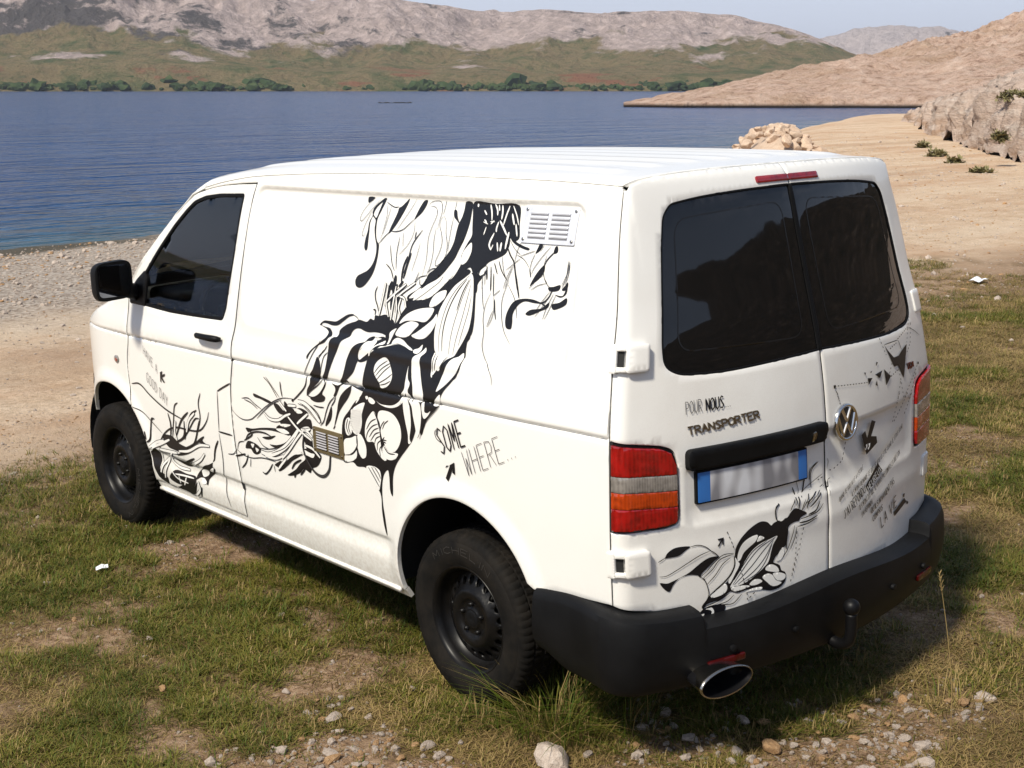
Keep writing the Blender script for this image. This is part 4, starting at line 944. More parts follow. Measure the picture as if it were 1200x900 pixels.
# ------------------------------------------------------------ printed artwork: outlines and strokes in millimetres on the bodywork
# (kind, layer, stroke width, colour, points); F smooth fill, P straight fill, L stroke, R outlined ribbon, D dashes
ART = {
 'S': [
  ('F',0,0,'b',[(635,1863),(591,1864),(616,1846),(630,1843)]),
  ('F',0,0,'b',[(520,1865),(549,1850),(580,1829),(589,1809),(586,1794),(601,1769),(603,1734),(612,1702),(613,1671),(603,1658),(593,1663),(592,1699),(593,1734),(595,1769),(581,1797),(578,1810),(567,1826),(540,1846),(509,1861)]),
  ('F',0,0,'b',[(514,1858),(533,1816),(549,1785),(550,1754),(543,1719),(531,1698),(518,1688),(515,1660),(518,1624),(533,1579),(558,1546),(589,1520),(619,1510),(643,1516),(650,1536),(638,1555),(605,1569),(572,1583),(543,1611),(530,1645),(532,1680),(547,1710),(559,1745),(560,1776),(565,1782),(584,1794),(579,1797),(559,1787),(545,1816),(527,1856)]),
  ('F',0,0,'b',[(363,1868),(372,1840),(394,1803),(421,1767),(448,1740),(462,1732),(455,1753),(437,1786),(424,1814),(420,1830),(405,1837),(385,1852)]),
  ('F',0,0,'b',[(249,1866),(253,1845),(270,1821),(296,1801),(311,1792),(300,1816),(287,1841),(267,1865)]),
  ('F',0,0,'b',[(79,1838),(65,1836),(55,1816),(38,1791),(54,1800),(75,1815)]),
  ('F',0,0,'b',[(21,1869),(23,1838),(28,1814),(41,1789),(47,1760),(52,1727),(66,1697),(85,1675),(113,1648),(142,1621),(180,1598),(191,1580),(227,1543),(299,1502),(286,1486),(236,1512),(185,1545),(147,1571),(98,1604),(64,1636),(36,1666),(17,1700),(-2,1734),(-14,1767),(-21,1800),(-21,1832),(-16,1869)]),
  ('F',0,0,'b',[(-24,1869),(-147,1869),(-261,1867),(-278,1800),(-285,1755),(-263,1744),(-244,1755),(-244,1732),(-232,1702),(-196,1682),(-152,1665),(-134,1650),(-105,1629),(-97,1619),(-104,1595),(-105,1555),(-87,1553),(-82,1602),(-71,1625),(-56,1640),(-8,1608),(26,1577),(66,1536),(110,1511),(138,1517),(122,1542),(73,1577),(36,1596),(9,1627),(-3,1649),(1,1673),(-7,1694),(-24,1723),(-43,1752),(-39,1780),(-31,1820)]),
  ('F',1,0,'w',[(-48,1727),(-26,1711),(-8,1690),(-1,1661),(-7,1647),(-28,1654),(-46,1676),(-54,1701)]),
  ('L',2,2.3,'g',[(585,1864),(629,1834),(660,1797),(665,1775),(656,1770),(629,1788),(587,1827),(542,1864)]),
  ('L',2,2.3,'g',[(590,1814),(612,1782),(630,1746),(637,1718),(630,1712),(614,1729)]),
  ('L',2,2.3,'g',[(470,1840),(478,1797),(491,1748),(512,1708)]),
  ('L',2,2.3,'g',[(497,1844),(489,1796),(502,1730)]),
  ('L',2,2.2,'g',[(315,1870),(336,1837),(367,1798),(412,1746)]),
  ('L',2,3.4,'b',[(505,1850),(477,1840),(444,1832),(421,1835)]),
  ('L',2,3.4,'b',[(452,1740),(481,1721),(518,1689)]),
  ('L',2,3.3,'b',[(452,1742),(411,1742),(369,1753),(332,1778),(308,1794)]),
  ('L',2,2.4,'b',[(235,1844),(229,1856),(197,1866),(169,1865),(154,1849),(149,1824),(156,1791),(159,1762)]),
  ('L',2,2.4,'b',[(225,1846),(189,1841),(176,1823),(178,1807),(195,1768),(206,1730),(204,1688),(203,1646),(217,1590)]),
  ('L',2,2.4,'b',[(131,1813),(145,1802),(149,1779),(132,1751),(121,1718),(128,1685),(145,1650),(144,1632),(119,1640),(91,1671),(89,1712),(105,1752),(114,1793),(130,1813)]),
  ('L',2,2.4,'b',[(168,1770),(171,1728),(167,1678),(175,1627),(193,1592)]),
  ('L',2,2.3,'b',[(75,1815),(79,1770),(81,1721),(81,1688)]),
  ('L',2,2.4,'b',[(134,1871),(136,1837),(139,1817)]),
  ('L',2,2.3,'b',[(74,1869),(75,1838)]),
  ('L',2,5.1,'b',[(452,1616),(418,1596),(397,1563)]),
  ('L',2,4.9,'b',[(248,1757),(299,1699),(316,1638),(335,1585)]),
  ('L',2,4.9,'b',[(285,1749),(289,1721)]),
  ('L',2,3.4,'b',[(385,1724),(392,1655),(385,1599)]),
  ('L',2,3.4,'b',[(440,1690),(416,1623),(395,1594)]),
  ('L',2,3.3,'b',[(237,1602),(270,1548),(310,1527)]),
  ('L',2,3.3,'b',[(186,1593),(233,1581),(270,1548)]),
  ('L',2,3.3,'b',[(229,1577),(225,1556),(201,1558),(191,1580)]),
  ('L',2,3.2,'b',[(188,1603),(163,1618),(136,1623)]),
  ('L',2,2.2,'g',[(367,1742),(358,1687)]),
  ('L',2,2.2,'g',[(303,1788),(301,1742),(328,1697),(377,1656)]),
  ('L',2,2.2,'g',[(251,1711),(263,1663),(286,1598)]),
  ('L',2,10,'b',[(319,1655),(339,1611),(344,1555)]),
  ('L',2,10.1,'b',[(330,1560),(356,1536)]),
  ('L',2,10,'b',[(300,1669),(319,1617),(332,1569)]),
  ('L',2,19.2,'b',[(381,1578),(386,1538),(388,1507)]),
  ('L',2,19.2,'b',[(403,1554),(398,1520)]),
  ('F',0,0,'b',[(427,1410),(361,1394),(326,1437),(298,1468),(297,1488),(255,1494),(199,1503),(127,1535),(59,1572),(6,1609),(-48,1633),(-62,1626),(-29,1595),(34,1545),(86,1486),(106,1409),(111,1358),(97,1309),(138,1304),(227,1304),(298,1319),(364,1317),(402,1307),(443,1303),(418,1331),(420,1353)]),
  ('F',0,0,'b',[(881,1336),(853,1355),(807,1359),(762,1362),(722,1380),(684,1397),(648,1403),(637,1400),(671,1390),(709,1369),(748,1348),(789,1343),(831,1347),(861,1344),(870,1335)]),
  ('F',0,0,'b',[(870,1335),(838,1332),(804,1329),(789,1317),(778,1301),(791,1295),(818,1273),(868,1253),(901,1235),(931,1208),(945,1187),(951,1196),(925,1225),(885,1251),(839,1276),(810,1297),(811,1310),(829,1324),(851,1330)]),
  ('F',0,0,'b',[(602,1385),(547,1383),(525,1397),(500,1395),(496,1412),(466,1414),(421,1423),(361,1394),(399,1368),(412,1345),(442,1348),(488,1348),(534,1343),(566,1346),(590,1351),(622,1347),(644,1333),(659,1311),(675,1303),(701,1289),(719,1264),(739,1231),(761,1187),(778,1152),(792,1126),(828,1120),(808,1153),(797,1201),(794,1234),(790,1262),(779,1287),(758,1299),(740,1302),(734,1327),(703,1349),(664,1365),(625,1376)]),
  ('F',0,0,'b',[(870,1206),(851,1194),(840,1163),(843,1124),(887,1111),(928,1115),(898,1150),(883,1181)]),
  ('F',0,0,'b',[(479,1329),(494,1331),(532,1318),(545,1304),(576,1296),(602,1285),(635,1258),(655,1223),(665,1185),(679,1147),(707,1115),(665,1130),(630,1153),(600,1180),(585,1214),(576,1229),(579,1251),(562,1281),(538,1305),(506,1312),(486,1323),(418,1335),(402,1307),(439,1299),(461,1284),(491,1280),(507,1242),(575,1224),(561,1272),(506,1304),(441,1328)]),
  ('L',2,3,'b',[(640,1400),(619,1394),(604,1385)]),
  ('L',2,4.4,'b',[(848,1275),(899,1221),(934,1169),(970,1110)]),
  ('L',2,4.4,'b',[(862,1207),(824,1235),(799,1261)]),
  ('L',2,4.4,'b',[(868,1192),(824,1239)]),
  ('L',2,4.4,'b',[(843,1124),(834,1163),(820,1212),(794,1234)]),
  ('L',2,5.8,'b',[(493,1527),(505,1504),(501,1477),(482,1448),(475,1431)]),
  ('L',2,5.8,'b',[(510,1434),(495,1434),(496,1414)]),
  ('L',2,14.8,'b',[(409,1547),(421,1498),(433,1453)]),
  ('L',2,14.7,'b',[(365,1546),(393,1487),(394,1444)]),
  ('L',2,14.6,'b',[(326,1532),(356,1486),(363,1434)]),
  ('R',3,7.5,'w',[(439,1545),(457,1460),(469,1414)]),
  ('R',3,7.4,'w',[(423,1537),(428,1471),(405,1416)]),
  ('R',3,7.3,'w',[(371,1537),(382,1467),(389,1405)]),
  ('R',3,7.3,'w',[(365,1499),(357,1447),(362,1399)]),
  ('R',3,7.3,'w',[(307,1551),(387,1501),(428,1471)]),
  ('R',3,7.2,'w',[(251,1560),(324,1520),(357,1499)]),
  ('R',3,7.2,'w',[(343,1501),(313,1495),(297,1462)]),
  ('R',3,7.3,'w',[(334,1493),(344,1457),(329,1428)]),
  ('F',1,0,'w',[(125,1474),(181,1472),(242,1458),(290,1437),(323,1412),(332,1398),(294,1412),(230,1419),(173,1421),(142,1443)]),
  ('F',1,0,'w',[(211,1408),(251,1415),(293,1404),(334,1380),(353,1354),(315,1348),(272,1356),(239,1382)]),
  ('F',1,0,'w',[(106,1457),(127,1436),(171,1406),(224,1375),(251,1361),(222,1353),(173,1359),(140,1380),(116,1408),(103,1439)]),
  ('F',1,0,'w',[(232,1306),(269,1322),(300,1338),(337,1343),(365,1330),(374,1314),(335,1321),(290,1315),(255,1307)]),
  ('F',1,0,'w',[(390,1356),(348,1378),(361,1360),(380,1331),(396,1310),(402,1311),(392,1334)]),
  ('F',1,0,'w',[(61,1547),(113,1534),(144,1510),(155,1480),(120,1485),(82,1508),(67,1521)]),
  ('F',1,0,'w',[(479,1329),(470,1310),(491,1280),(539,1247),(569,1232),(575,1251),(553,1277),(523,1298),(499,1313)]),
  ('F',1,0,'w',[(413,1323),(419,1309),(455,1299),(484,1281),(504,1253),(506,1269),(492,1284),(464,1300)]),
  ('F',1,0,'w',[(91,1600),(128,1581),(186,1555),(244,1516),(258,1493),(202,1520),(151,1550),(107,1578)]),
  ('F',1,0,'w',[(32,1609),(68,1586),(123,1552),(174,1522),(206,1500),(159,1513),(114,1540),(66,1577)]),
  ('F',1,0,'w',[(213,1544),(239,1533),(272,1511),(284,1500),(256,1504),(224,1526)]),
  ('F',0,0,'b',[(-83,1630),(-100,1623),(-126,1613),(-136,1622),(-139,1638),(-127,1609),(-109,1588),(-103,1567),(-103,1535),(-106,1494),(-108,1450),(-102,1408),(-83,1382),(-77,1352),(-74,1317),(-64,1312),(-59,1274),(-40,1238),(23,1217),(98,1215),(106,1274),(109,1318),(112,1355),(108,1428),(96,1471),(75,1506),(50,1537),(18,1569),(-28,1599),(-68,1619)]),
  ('F',1,0,'w',[(-68,1618),(-29,1597),(18,1567),(48,1536),(72,1505),(93,1470),(105,1427),(111,1389),(109,1356),(100,1319),(73,1313),(49,1312),(17,1310),(-8,1312),(-33,1341),(-64,1384),(-84,1423),(-91,1460),(-93,1501),(-89,1562),(-79,1609)]),
  ('L',2,2.6,'b',[(-69,1601),(-38,1541),(-15,1481),(6,1417),(16,1366),(20,1314)]),
  ('L',2,2.6,'b',[(-73,1581),(-58,1518),(-39,1447),(-16,1374),(-4,1317)]),
  ('L',2,2.5,'b',[(-82,1541),(-72,1483),(-53,1420),(-33,1355)]),
  ('L',2,2.6,'b',[(-58,1610),(-2,1563),(42,1509),(70,1444),(83,1376),(77,1317)]),
  ('L',2,5.2,'b',[(-48,1597),(-4,1550),(32,1494),(55,1433),(63,1378),(60,1324)]),
  ('L',2,5.1,'b',[(-61,1596),(-31,1545),(-8,1481)]),
  ('F',1,0,'w',[(101,1314),(72,1312),(74,1294),(79,1264),(84,1238),(98,1236),(97,1275),(100,1299)]),
  ('F',1,0,'w',[(55,1311),(-4,1311),(17,1300),(35,1283),(57,1254),(69,1257),(61,1288)]),
  ('L',3,3.6,'b',[(74,1311),(75,1290),(81,1251)]),
  ('L',3,3.7,'b',[(92,1315),(90,1292),(92,1245)]),
  ('L',3,3.6,'b',[(17,1310),(31,1291),(51,1263)]),
  ('F',0,0,'b',[(404,1301),(316,1320),(239,1310),(195,1320),(156,1334),(112,1359),(108,1425),(-31,1421),(-95,1396),(-71,1361),(-70,1314),(-64,1274),(-26,1227),(24,1177),(49,1128),(74,1106),(131,1058),(166,992),(189,1018),(224,962),(265,919),(304,881),(341,838),(362,792),(375,707),(387,724),(388,787),(395,811),(421,791),(440,745),(446,668),(437,595),(432,529),(443,550),(455,623),(456,699),(490,734),(529,780),(555,792),(610,786),(636,798),(706,788),(709,898),(694,966),(644,1016),(605,1054),(558,1088),(533,1128),(536,1139),(519,1222),(505,1254),(462,1285)]),
  ('F',1,0,'w',[(-68,1333),(-37,1315),(-9,1303),(20,1263),(47,1207),(61,1177),(27,1196),(-11,1226),(-55,1273),(-68,1310)]),
  ('F',1,0,'w',[(533,1062),(581,1047),(624,1020),(638,989),(637,956),(622,935),(599,922),(574,938),(559,974),(556,1012),(542,1042)]),
  ('F',1,0,'w',[(457,1085),(431,1075),(385,1075),(340,1082),(301,1102),(278,1122),(270,1111),(302,1086),(348,1070),(393,1067),(431,1073)]),
  ('F',1,0,'w',[(503,1089),(480,1088),(461,1077),(470,1067),(497,1067),(508,1077)]),
  ('F',1,0,'w',[(527,1088),(511,1093),(508,1084),(520,1078)]),
  ('F',1,0,'w',[(392,1263),(431,1249),(458,1224),(461,1197),(438,1173),(418,1158),(411,1143),(380,1147),(351,1167),(339,1195),(352,1228),(374,1256)]),
  ('F',1,0,'w',[(155,1327),(184,1301),(214,1285),(222,1258),(217,1216),(205,1175),(201,1140),(192,1124),(155,1122),(138,1149),(150,1191),(164,1232),(172,1269),(169,1291),(153,1308)]),
  ('F',1,0,'w',[(177,1335),(201,1319),(227,1308),(223,1301),(194,1300),(182,1315)]),
  ('F',1,0,'w',[(241,1249),(248,1220),(253,1185),(258,1158),(289,1125),(278,1122),(240,1152),(224,1185),(237,1200),(242,1230)]),
  ('F',1,0,'w',[(224,1187),(242,1182),(251,1168),(247,1144),(242,1128),(222,1122),(216,1138),(233,1149),(233,1166)]),
  ('F',1,0,'w',[(273,1119),(251,1124),(236,1098),(230,1064),(229,1019),(240,964),(233,951),(248,944),(250,980),(262,1023),(271,1057),(276,1092)]),
  ('F',1,0,'w',[(242,1123),(195,1122),(170,1115),(162,1075),(168,1029),(180,992),(192,979),(201,1015),(213,1058),(221,1096)]),
  ('F',1,0,'w',[(156,1117),(140,1122),(140,1087),(122,1085),(104,1095),(123,1072),(145,1060),(156,1080)]),
  ('F',1,0,'w',[(567,1082),(572,1070),(596,1050),(588,1065)]),
  ('F',1,0,'w',[(37,1169),(63,1148),(84,1122),(56,1122),(37,1143)]),
  ('F',1,0,'w',[(96,1303),(95,1275),(101,1231),(94,1224),(89,1250),(73,1282),(82,1242),(54,1276),(34,1291),(51,1316)]),
  ('L',2,4.6,'b',[(460,1190),(427,1223),(376,1252)]),
  ('L',2,4.6,'b',[(447,1183),(410,1216),(356,1245)]),
  ('L',2,4.6,'b',[(440,1168),(394,1208),(352,1236)]),
  ('L',2,4.6,'b',[(430,1155),(375,1182),(341,1204)]),
  ('L',2,4.6,'b',[(414,1152),(380,1161),(348,1176)]),
  ('F',1,0,'w',[(435,1043),(369,1051),(330,1039),(302,1010),(294,969),(307,931),(339,897),(370,887),(400,895),(408,916),(422,935),(431,964),(434,994),(447,1017)]),
  ('F',1,0,'w',[(409,909),(380,890),(320,890),(341,866),(382,855),(413,862),(426,885)]),
  ('F',1,0,'w',[(472,1037),(505,1014),(528,985),(539,952),(538,921),(523,905),(481,909),(467,883),(453,867),(414,846),(398,853),(427,878),(434,914),(437,944),(440,975),(453,1010)]),
  ('F',1,0,'w',[(597,914),(574,927),(550,906),(536,877),(542,838),(567,827),(587,843),(598,872)]),
  ('F',1,0,'w',[(668,975),(645,982),(637,948),(634,923),(657,907),(673,910),(682,941)]),
  ('F',1,0,'w',[(692,881),(641,900),(602,913),(602,878),(636,840),(693,820)]),
  ('F',1,0,'w',[(693,817),(636,834),(607,855),(607,826),(646,800),(696,793)]),
  ('F',1,0,'w',[(544,795),(484,808),(449,796),(444,769),(454,735),(464,714),(483,726),(516,761)]),
  ('F',1,0,'w',[(632,1018),(610,1022),(567,1029),(557,1011),(566,973),(574,937),(591,921),(618,923),(638,942),(641,973),(635,999)]),
  ('L',2,5.3,'b',[(449,989),(487,973),(520,943),(533,915)]),
  ('L',2,5.2,'b',[(443,974),(477,959),(511,925)]),
  ('L',2,5.2,'b',[(438,957),(468,945),(502,911)]),
  ('L',2,5.2,'b',[(435,942),(464,927),(476,903)]),
  ('L',2,5.2,'b',[(430,927),(455,907),(457,879)]),
  ('L',2,5.2,'b',[(424,907),(441,888),(439,857)]),
  ('L',2,5.3,'b',[(458,1009),(496,990),(528,954)]),
  ('L',2,5.2,'b',[(402,1009),(426,983),(434,960)]),
  ('L',2,5.1,'b',[(376,1015),(403,996),(417,973)]),
  ('L',2,5.2,'b',[(392,931),(412,930),(430,927)]),
  ('L',2,5.2,'b',[(396,920),(413,923),(430,924)]),
  ('L',2,5.2,'b',[(406,944),(417,932),(428,924)]),
  ('L',2,5.4,'b',[(528,798),(494,765),(459,728)]),
  ('L',2,5.3,'b',[(506,803),(478,775),(453,748)]),
  ('L',2,5.3,'b',[(485,806),(459,785),(446,765)]),
  ('L',2,5.5,'b',[(657,977),(670,942),(657,913)]),
  ('L',2,5.4,'b',[(644,972),(654,939),(642,915)]),
  ('L',2,5.2,'b',[(414,905),(385,883),(340,885)]),
  ('L',2,4.2,'b',[(597,917),(598,872),(625,839)]),
  ('L',2,4.2,'b',[(693,818),(637,832),(604,857)]),
  ('L',2,4,'b',[(472,1037),(453,1010),(440,975)]),
  ('F',0,0,'b',[(926,1113),(856,1111),(905,1073),(951,1040),(961,1026),(959,1051),(934,1084)]),
  ('F',0,0,'b',[(807,1111),(818,1086),(842,1053),(821,1042),(827,1027),(858,1015),(910,1011),(936,1020),(917,1027),(872,1044),(836,1074)]),
  ('F',0,0,'b',[(765,1108),(724,1106),(647,1135),(683,1116),(707,1104),(721,1085),(740,1059),(757,1056),(742,1082),(745,1096)]),
  ('F',0,0,'b',[(626,1115),(662,1099),(706,1064),(725,1032),(736,997),(752,956),(764,920),(744,953),(720,995),(688,1029),(653,1062),(630,1094)]),
  ('F',0,0,'b',[(777,1010),(773,987),(786,951),(828,917),(827,929),(802,972)]),
  ('F',0,0,'b',[(634,1117),(583,1116),(543,1119),(541,1109),(577,1111)]),
  ('L',2,5.2,'b',[(834,1114),(869,1088),(933,1050),(952,1032),(917,1027),(872,1044),(836,1074),(816,1105),(832,1113)]),
  ('L',2,5.2,'b',[(912,994),(868,993),(832,997)]),
  ('L',2,5.8,'b',[(709,1117),(638,1136),(627,1119)]),
  ('L',2,5.2,'b',[(744,1058),(789,1023),(818,979),(839,937),(867,913)]),
  ('L',2,5.1,'b',[(777,1010),(750,1038),(740,1059)]),
  ('L',2,5.1,'b',[(769,915),(754,932)]),
  ('L',2,5,'b',[(599,920),(602,881)]),
  ('L',2,5.9,'b',[(964,993),(913,979),(876,956),(857,924)]),
  ('L',2,6,'b',[(966,981),(923,963),(883,930)]),
  ('L',2,3.3,'b',[(69,1033),(80,1018),(71,997),(41,985)]),
  ('L',2,3.3,'b',[(105,1084),(131,1058),(147,1024)]),
  ('L',2,3.3,'b',[(47,1123),(94,1085),(139,1043),(178,974)]),
  ('L',2,6.8,'w',[(-117,1864),(-131,1837),(-139,1809)]),
  ('L',2,6.7,'w',[(-141,1867),(-158,1846),(-163,1828)]),
  ('L',2,7.6,'w',[(-179,1864),(-186,1839),(-187,1815)]),
  ('L',2,6.6,'w',[(-216,1863),(-208,1832),(-201,1796)]),
  ('L',2,4.6,'w',[(-233,1864),(-259,1830),(-275,1800)]),
  ('L',2,5.9,'w',[(-90,1843),(-107,1828)]),
  ('L',2,5.9,'w',[(-99,1811),(-114,1800)]),
  ('L',2,4.8,'w',[(-136,1797),(-151,1810)]),
  ('L',2,4.9,'w',[(-115,1786),(-107,1758)]),
  ('L',2,7.5,'w',[(-180,1811),(-203,1788),(-226,1762)]),
  ('L',2,9.3,'w',[(-234,1774),(-230,1743),(-227,1715)]),
  ('L',2,7.7,'w',[(-161,1767),(-144,1726),(-156,1707)]),
  ('L',2,6.7,'w',[(-175,1807),(-169,1783),(-171,1771)]),
  ('L',2,6.7,'w',[(-183,1736),(-192,1705)]),
  ('L',2,8.5,'w',[(-205,1737),(-203,1706)]),
  ('L',2,7.4,'w',[(-235,1837),(-254,1799)]),
  ('L',2,6.4,'w',[(-261,1803),(-276,1761)]),
  ('L',2,8,'w',[(-49,1865),(-54,1853)]),
  ('L',2,2.9,'w',[(-95,1803),(-122,1796)]),
  ('L',2,2.9,'w',[(-131,1805),(-155,1806)]),
  ('L',2,5.7,'w',[(-161,1865),(-169,1844)]),
  ('L',2,4.3,'w',[(-164,1727),(-156,1709)]),
  ('F',0,0,'b',[(-243,1759),(-280,1741),(-315,1730),(-341,1723),(-338,1718),(-316,1720),(-282,1730),(-252,1746)]),
  ('F',0,0,'b',[(-371,1708),(-378,1727),(-385,1741),(-398,1740),(-392,1722)]),
  ('F',0,0,'b',[(-464,1737),(-467,1718),(-451,1712),(-455,1735)]),
  ('F',0,0,'b',[(-418,1672),(-419,1649),(-400,1624),(-377,1607),(-363,1597),(-375,1623),(-396,1653)]),
  ('F',0,0,'b',[(-445,1597),(-469,1602),(-497,1609),(-492,1592),(-451,1587)]),
  ('F',0,0,'b',[(-527,1621),(-528,1602),(-517,1592),(-505,1593),(-517,1609)]),
  ('L',2,6,'b',[(-232,1731),(-255,1697),(-276,1675),(-286,1648),(-308,1579)]),
  ('L',2,2,'b',[(-288,1699),(-323,1685),(-354,1656)]),
  ('L',2,2,'b',[(-305,1696),(-335,1706),(-369,1717)]),
  ('L',2,2.1,'b',[(-243,1643),(-277,1667),(-306,1688)]),
  ('L',2,2.1,'b',[(-278,1663),(-259,1615),(-248,1578)]),
  ('L',2,2.1,'b',[(-271,1659),(-250,1614),(-240,1578)]),
  ('L',2,2,'b',[(-371,1708),(-358,1676),(-357,1653)]),
  ('L',2,2,'b',[(-406,1738),(-390,1716)]),
  ('L',2,2,'b',[(-437,1736),(-403,1698),(-370,1653),(-365,1638)]),
  ('L',2,2,'b',[(-420,1641),(-386,1616),(-360,1587)]),
  ('L',2,2,'b',[(-435,1611),(-399,1601),(-371,1584)]),
  ('L',2,2,'b',[(-422,1630),(-435,1615),(-445,1600)]),
  ('L',2,1.9,'b',[(-521,1693),(-522,1655),(-502,1608)]),
  ('L',2,1.9,'b',[(-526,1689),(-527,1652),(-517,1609)]),
  ('L',2,2.1,'b',[(-301,1746),(-286,1711),(-281,1675)]),
  ('L',2,2.1,'b',[(-246,1747),(-274,1718),(-304,1700)]),
  ('L',2,3.9,'b',[(-457,1720),(-425,1687),(-418,1670)]),
  ('L',2,4,'b',[(-354,1656),(-363,1626)]),
  ('L',2,4.4,'b',[(-102,1611),(-117,1644),(-143,1654)]),
  ('L',2,4.4,'b',[(-108,1608),(-142,1626),(-149,1651)]),
  ('L',2,4.3,'b',[(-167,1652),(-174,1609),(-179,1571)]),
  ('L',2,4.3,'b',[(-182,1665),(-203,1627)]),
  ('L',2,4.4,'b',[(-146,1650),(-154,1607)]),
  ('L',2,4.2,'b',[(-203,1674),(-220,1644),(-241,1621),(-254,1610)]),
  ('L',2,2,'g',[(-130,1621),(-133,1569)]),
  ('L',2,1.9,'g',[(-139,1638),(-146,1582)]),
  ('L',2,1.9,'g',[(-217,1691),(-231,1644),(-248,1614)]),
  ('F',0,0,'b',[(-274,1446),(-266,1477),(-275,1509),(-298,1539),(-339,1552),(-391,1552),(-425,1542),(-393,1541),(-345,1543),(-316,1525),(-299,1496),(-301,1464),(-297,1444)]),
  ('F',0,0,'b',[(-358,1501),(-376,1516),(-426,1526),(-457,1548),(-455,1532),(-418,1514),(-374,1497)]),
  ('F',0,0,'b',[(-468,1541),(-501,1551),(-530,1568),(-531,1549),(-504,1532),(-476,1526)]),
  ('F',0,0,'b',[(-478,1576),(-512,1575),(-526,1614),(-526,1583),(-503,1568)]),
  ('L',2,4.4,'b',[(-391,1549),(-428,1545),(-454,1567),(-465,1594)]),
  ('L',2,4.4,'b',[(-423,1543),(-450,1532)]),
  ('L',2,1.9,'b',[(-466,1587),(-434,1538),(-401,1493)]),
  ('L',2,1.9,'b',[(-472,1579),(-450,1532),(-437,1488)]),
  ('L',2,1.9,'b',[(-456,1586),(-423,1545),(-394,1500)]),
  ('L',2,1.9,'b',[(-422,1706),(-416,1652),(-432,1615),(-455,1597)]),
  ('L',2,1.9,'b',[(-519,1689),(-518,1636),(-504,1597)]),
  ('L',2,1.9,'b',[(-483,1576),(-458,1517),(-445,1489)]),
  ('L',2,5.9,'b',[(-291,1637),(-306,1594),(-320,1552)]),
  ('L',2,4.8,'b',[(-203,1539),(-209,1504),(-219,1469)]),
  ('L',2,2.3,'b',[(-265,1611),(-242,1546),(-244,1499),(-264,1437),(-302,1391)]),
  ('L',2,2.3,'b',[(-262,1595),(-303,1543),(-321,1482)]),
  ('L',2,2.4,'b',[(-128,1601),(-148,1514),(-157,1495)]),
  ('L',2,2.4,'b',[(-182,1561),(-160,1515),(-155,1467),(-165,1419),(-163,1370),(-185,1324),(-235,1276),(-240,1242)]),
  ('L',2,2.4,'b',[(-183,1439),(-199,1471),(-205,1503),(-198,1551)]),
  ('L',2,2.4,'b',[(-177,1438),(-185,1461),(-200,1499)]),
  ('L',2,2.4,'b',[(-226,1573),(-195,1550)]),
  ('L',2,3.8,'b',[(-171,1628),(-178,1565)]),
  ('L',2,3.8,'b',[(-185,1629),(-195,1550)]),
  ('L',2,3.9,'b',[(-147,1627),(-153,1603)]),
  ('F',0,0,'b',[(1147,975),(1106,958),(1064,953),(1020,965),(959,952),(982,925),(941,926),(935,886),(965,893),(1019,878),(1031,864),(1099,823),(1120,831),(1161,848),(1228,843),(1204,859),(1126,872),(1092,883),(1139,899),(1121,914),(1197,914),(1238,949),(1204,954),(1152,933)]),
  ('F',0,0,'b',[(1012,838),(940,839),(933,805),(875,781),(884,756),(913,727),(958,707),(971,686),(1022,694),(1058,669),(1127,643),(1160,640),(1088,681),(1051,712),(1004,745),(1031,776),(986,796)]),
  ('F',0,0,'b',[(1241,682),(1206,695),(1198,678),(1136,721),(1078,749),(1046,749),(1116,712),(1190,662),(1237,643),(1240,658),(1267,665)]),
  ('F',0,0,'b',[(1498,797),(1438,804),(1354,822),(1228,840),(1129,842),(1120,828),(1186,826),(1275,823),(1368,810),(1452,790),(1483,781)]),
  ('F',0,0,'b',[(1296,755),(1239,762),(1181,779),(1146,794),(1195,761),(1253,748)]),
  ('F',0,0,'b',[(1355,778),(1290,793),(1238,805),(1281,782),(1327,774)]),
  ('F',0,0,'b',[(1491,736),(1437,739),(1392,729),(1372,714),(1411,688),(1446,687),(1467,703),(1515,700)]),
  ('F',0,0,'b',[(1411,970),(1348,967),(1254,954),(1266,947),(1349,955),(1406,960)]),
  ('F',0,0,'b',[(1200,893),(1123,899),(1082,882),(1126,866),(1181,863)]),
  ('F',1,0,'w',[(1062,782),(1019,784),(958,777),(927,777),(939,760),(981,761),(1043,768)]),
  ('F',1,0,'w',[(1074,954),(1021,956),(1001,948),(1044,938)]),
  ('F',1,0,'w',[(1203,862),(1147,874),(1104,876),(1149,859)]),
  ('F',1,0,'w',[(1228,837),(1161,848),(1119,837),(1164,827)]),
  ('F',1,0,'w',[(1462,728),(1433,731),(1448,712)]),
  ('F',1,0,'w',[(1423,717),(1395,712),(1415,698)]),
  ('L',2,7.3,'b',[(1173,1059),(1169,1025),(1161,993)]),
  ('L',2,7,'b',[(955,1112),(969,1071),(1025,1023),(1076,989)]),
  ('L',2,7.7,'b',[(1508,739),(1479,769),(1404,795),(1323,802),(1268,794)]),
  ('L',2,7.9,'b',[(1521,734),(1442,779),(1492,797)]),
  ('L',2,8,'b',[(1496,672),(1522,629),(1565,595)]),
  ('L',2,7.7,'b',[(1283,668),(1318,631),(1356,607),(1379,612)]),
  ('L',2,8,'b',[(1616,643),(1572,655),(1520,671)]),
  ('L',2,15.9,'b',[(1081,996),(1073,985)]),
  ('L',2,4.1,'b',[(1309,1061),(1262,1035),(1201,982)]),
  ('L',2,4.1,'b',[(1292,1064),(1240,1026),(1184,987)]),
  ('L',2,4.1,'b',[(1309,1061),(1293,1051)]),
  ('L',2,4.3,'b',[(1515,934),(1455,943),(1399,924),(1343,909)]),
  ('L',2,4.3,'b',[(1491,932),(1433,925),(1378,906)]),
  ('L',2,4.2,'b',[(1619,872),(1574,847),(1516,835),(1443,847),(1381,881),(1307,926),(1225,966),(1157,988),(1080,997)]),
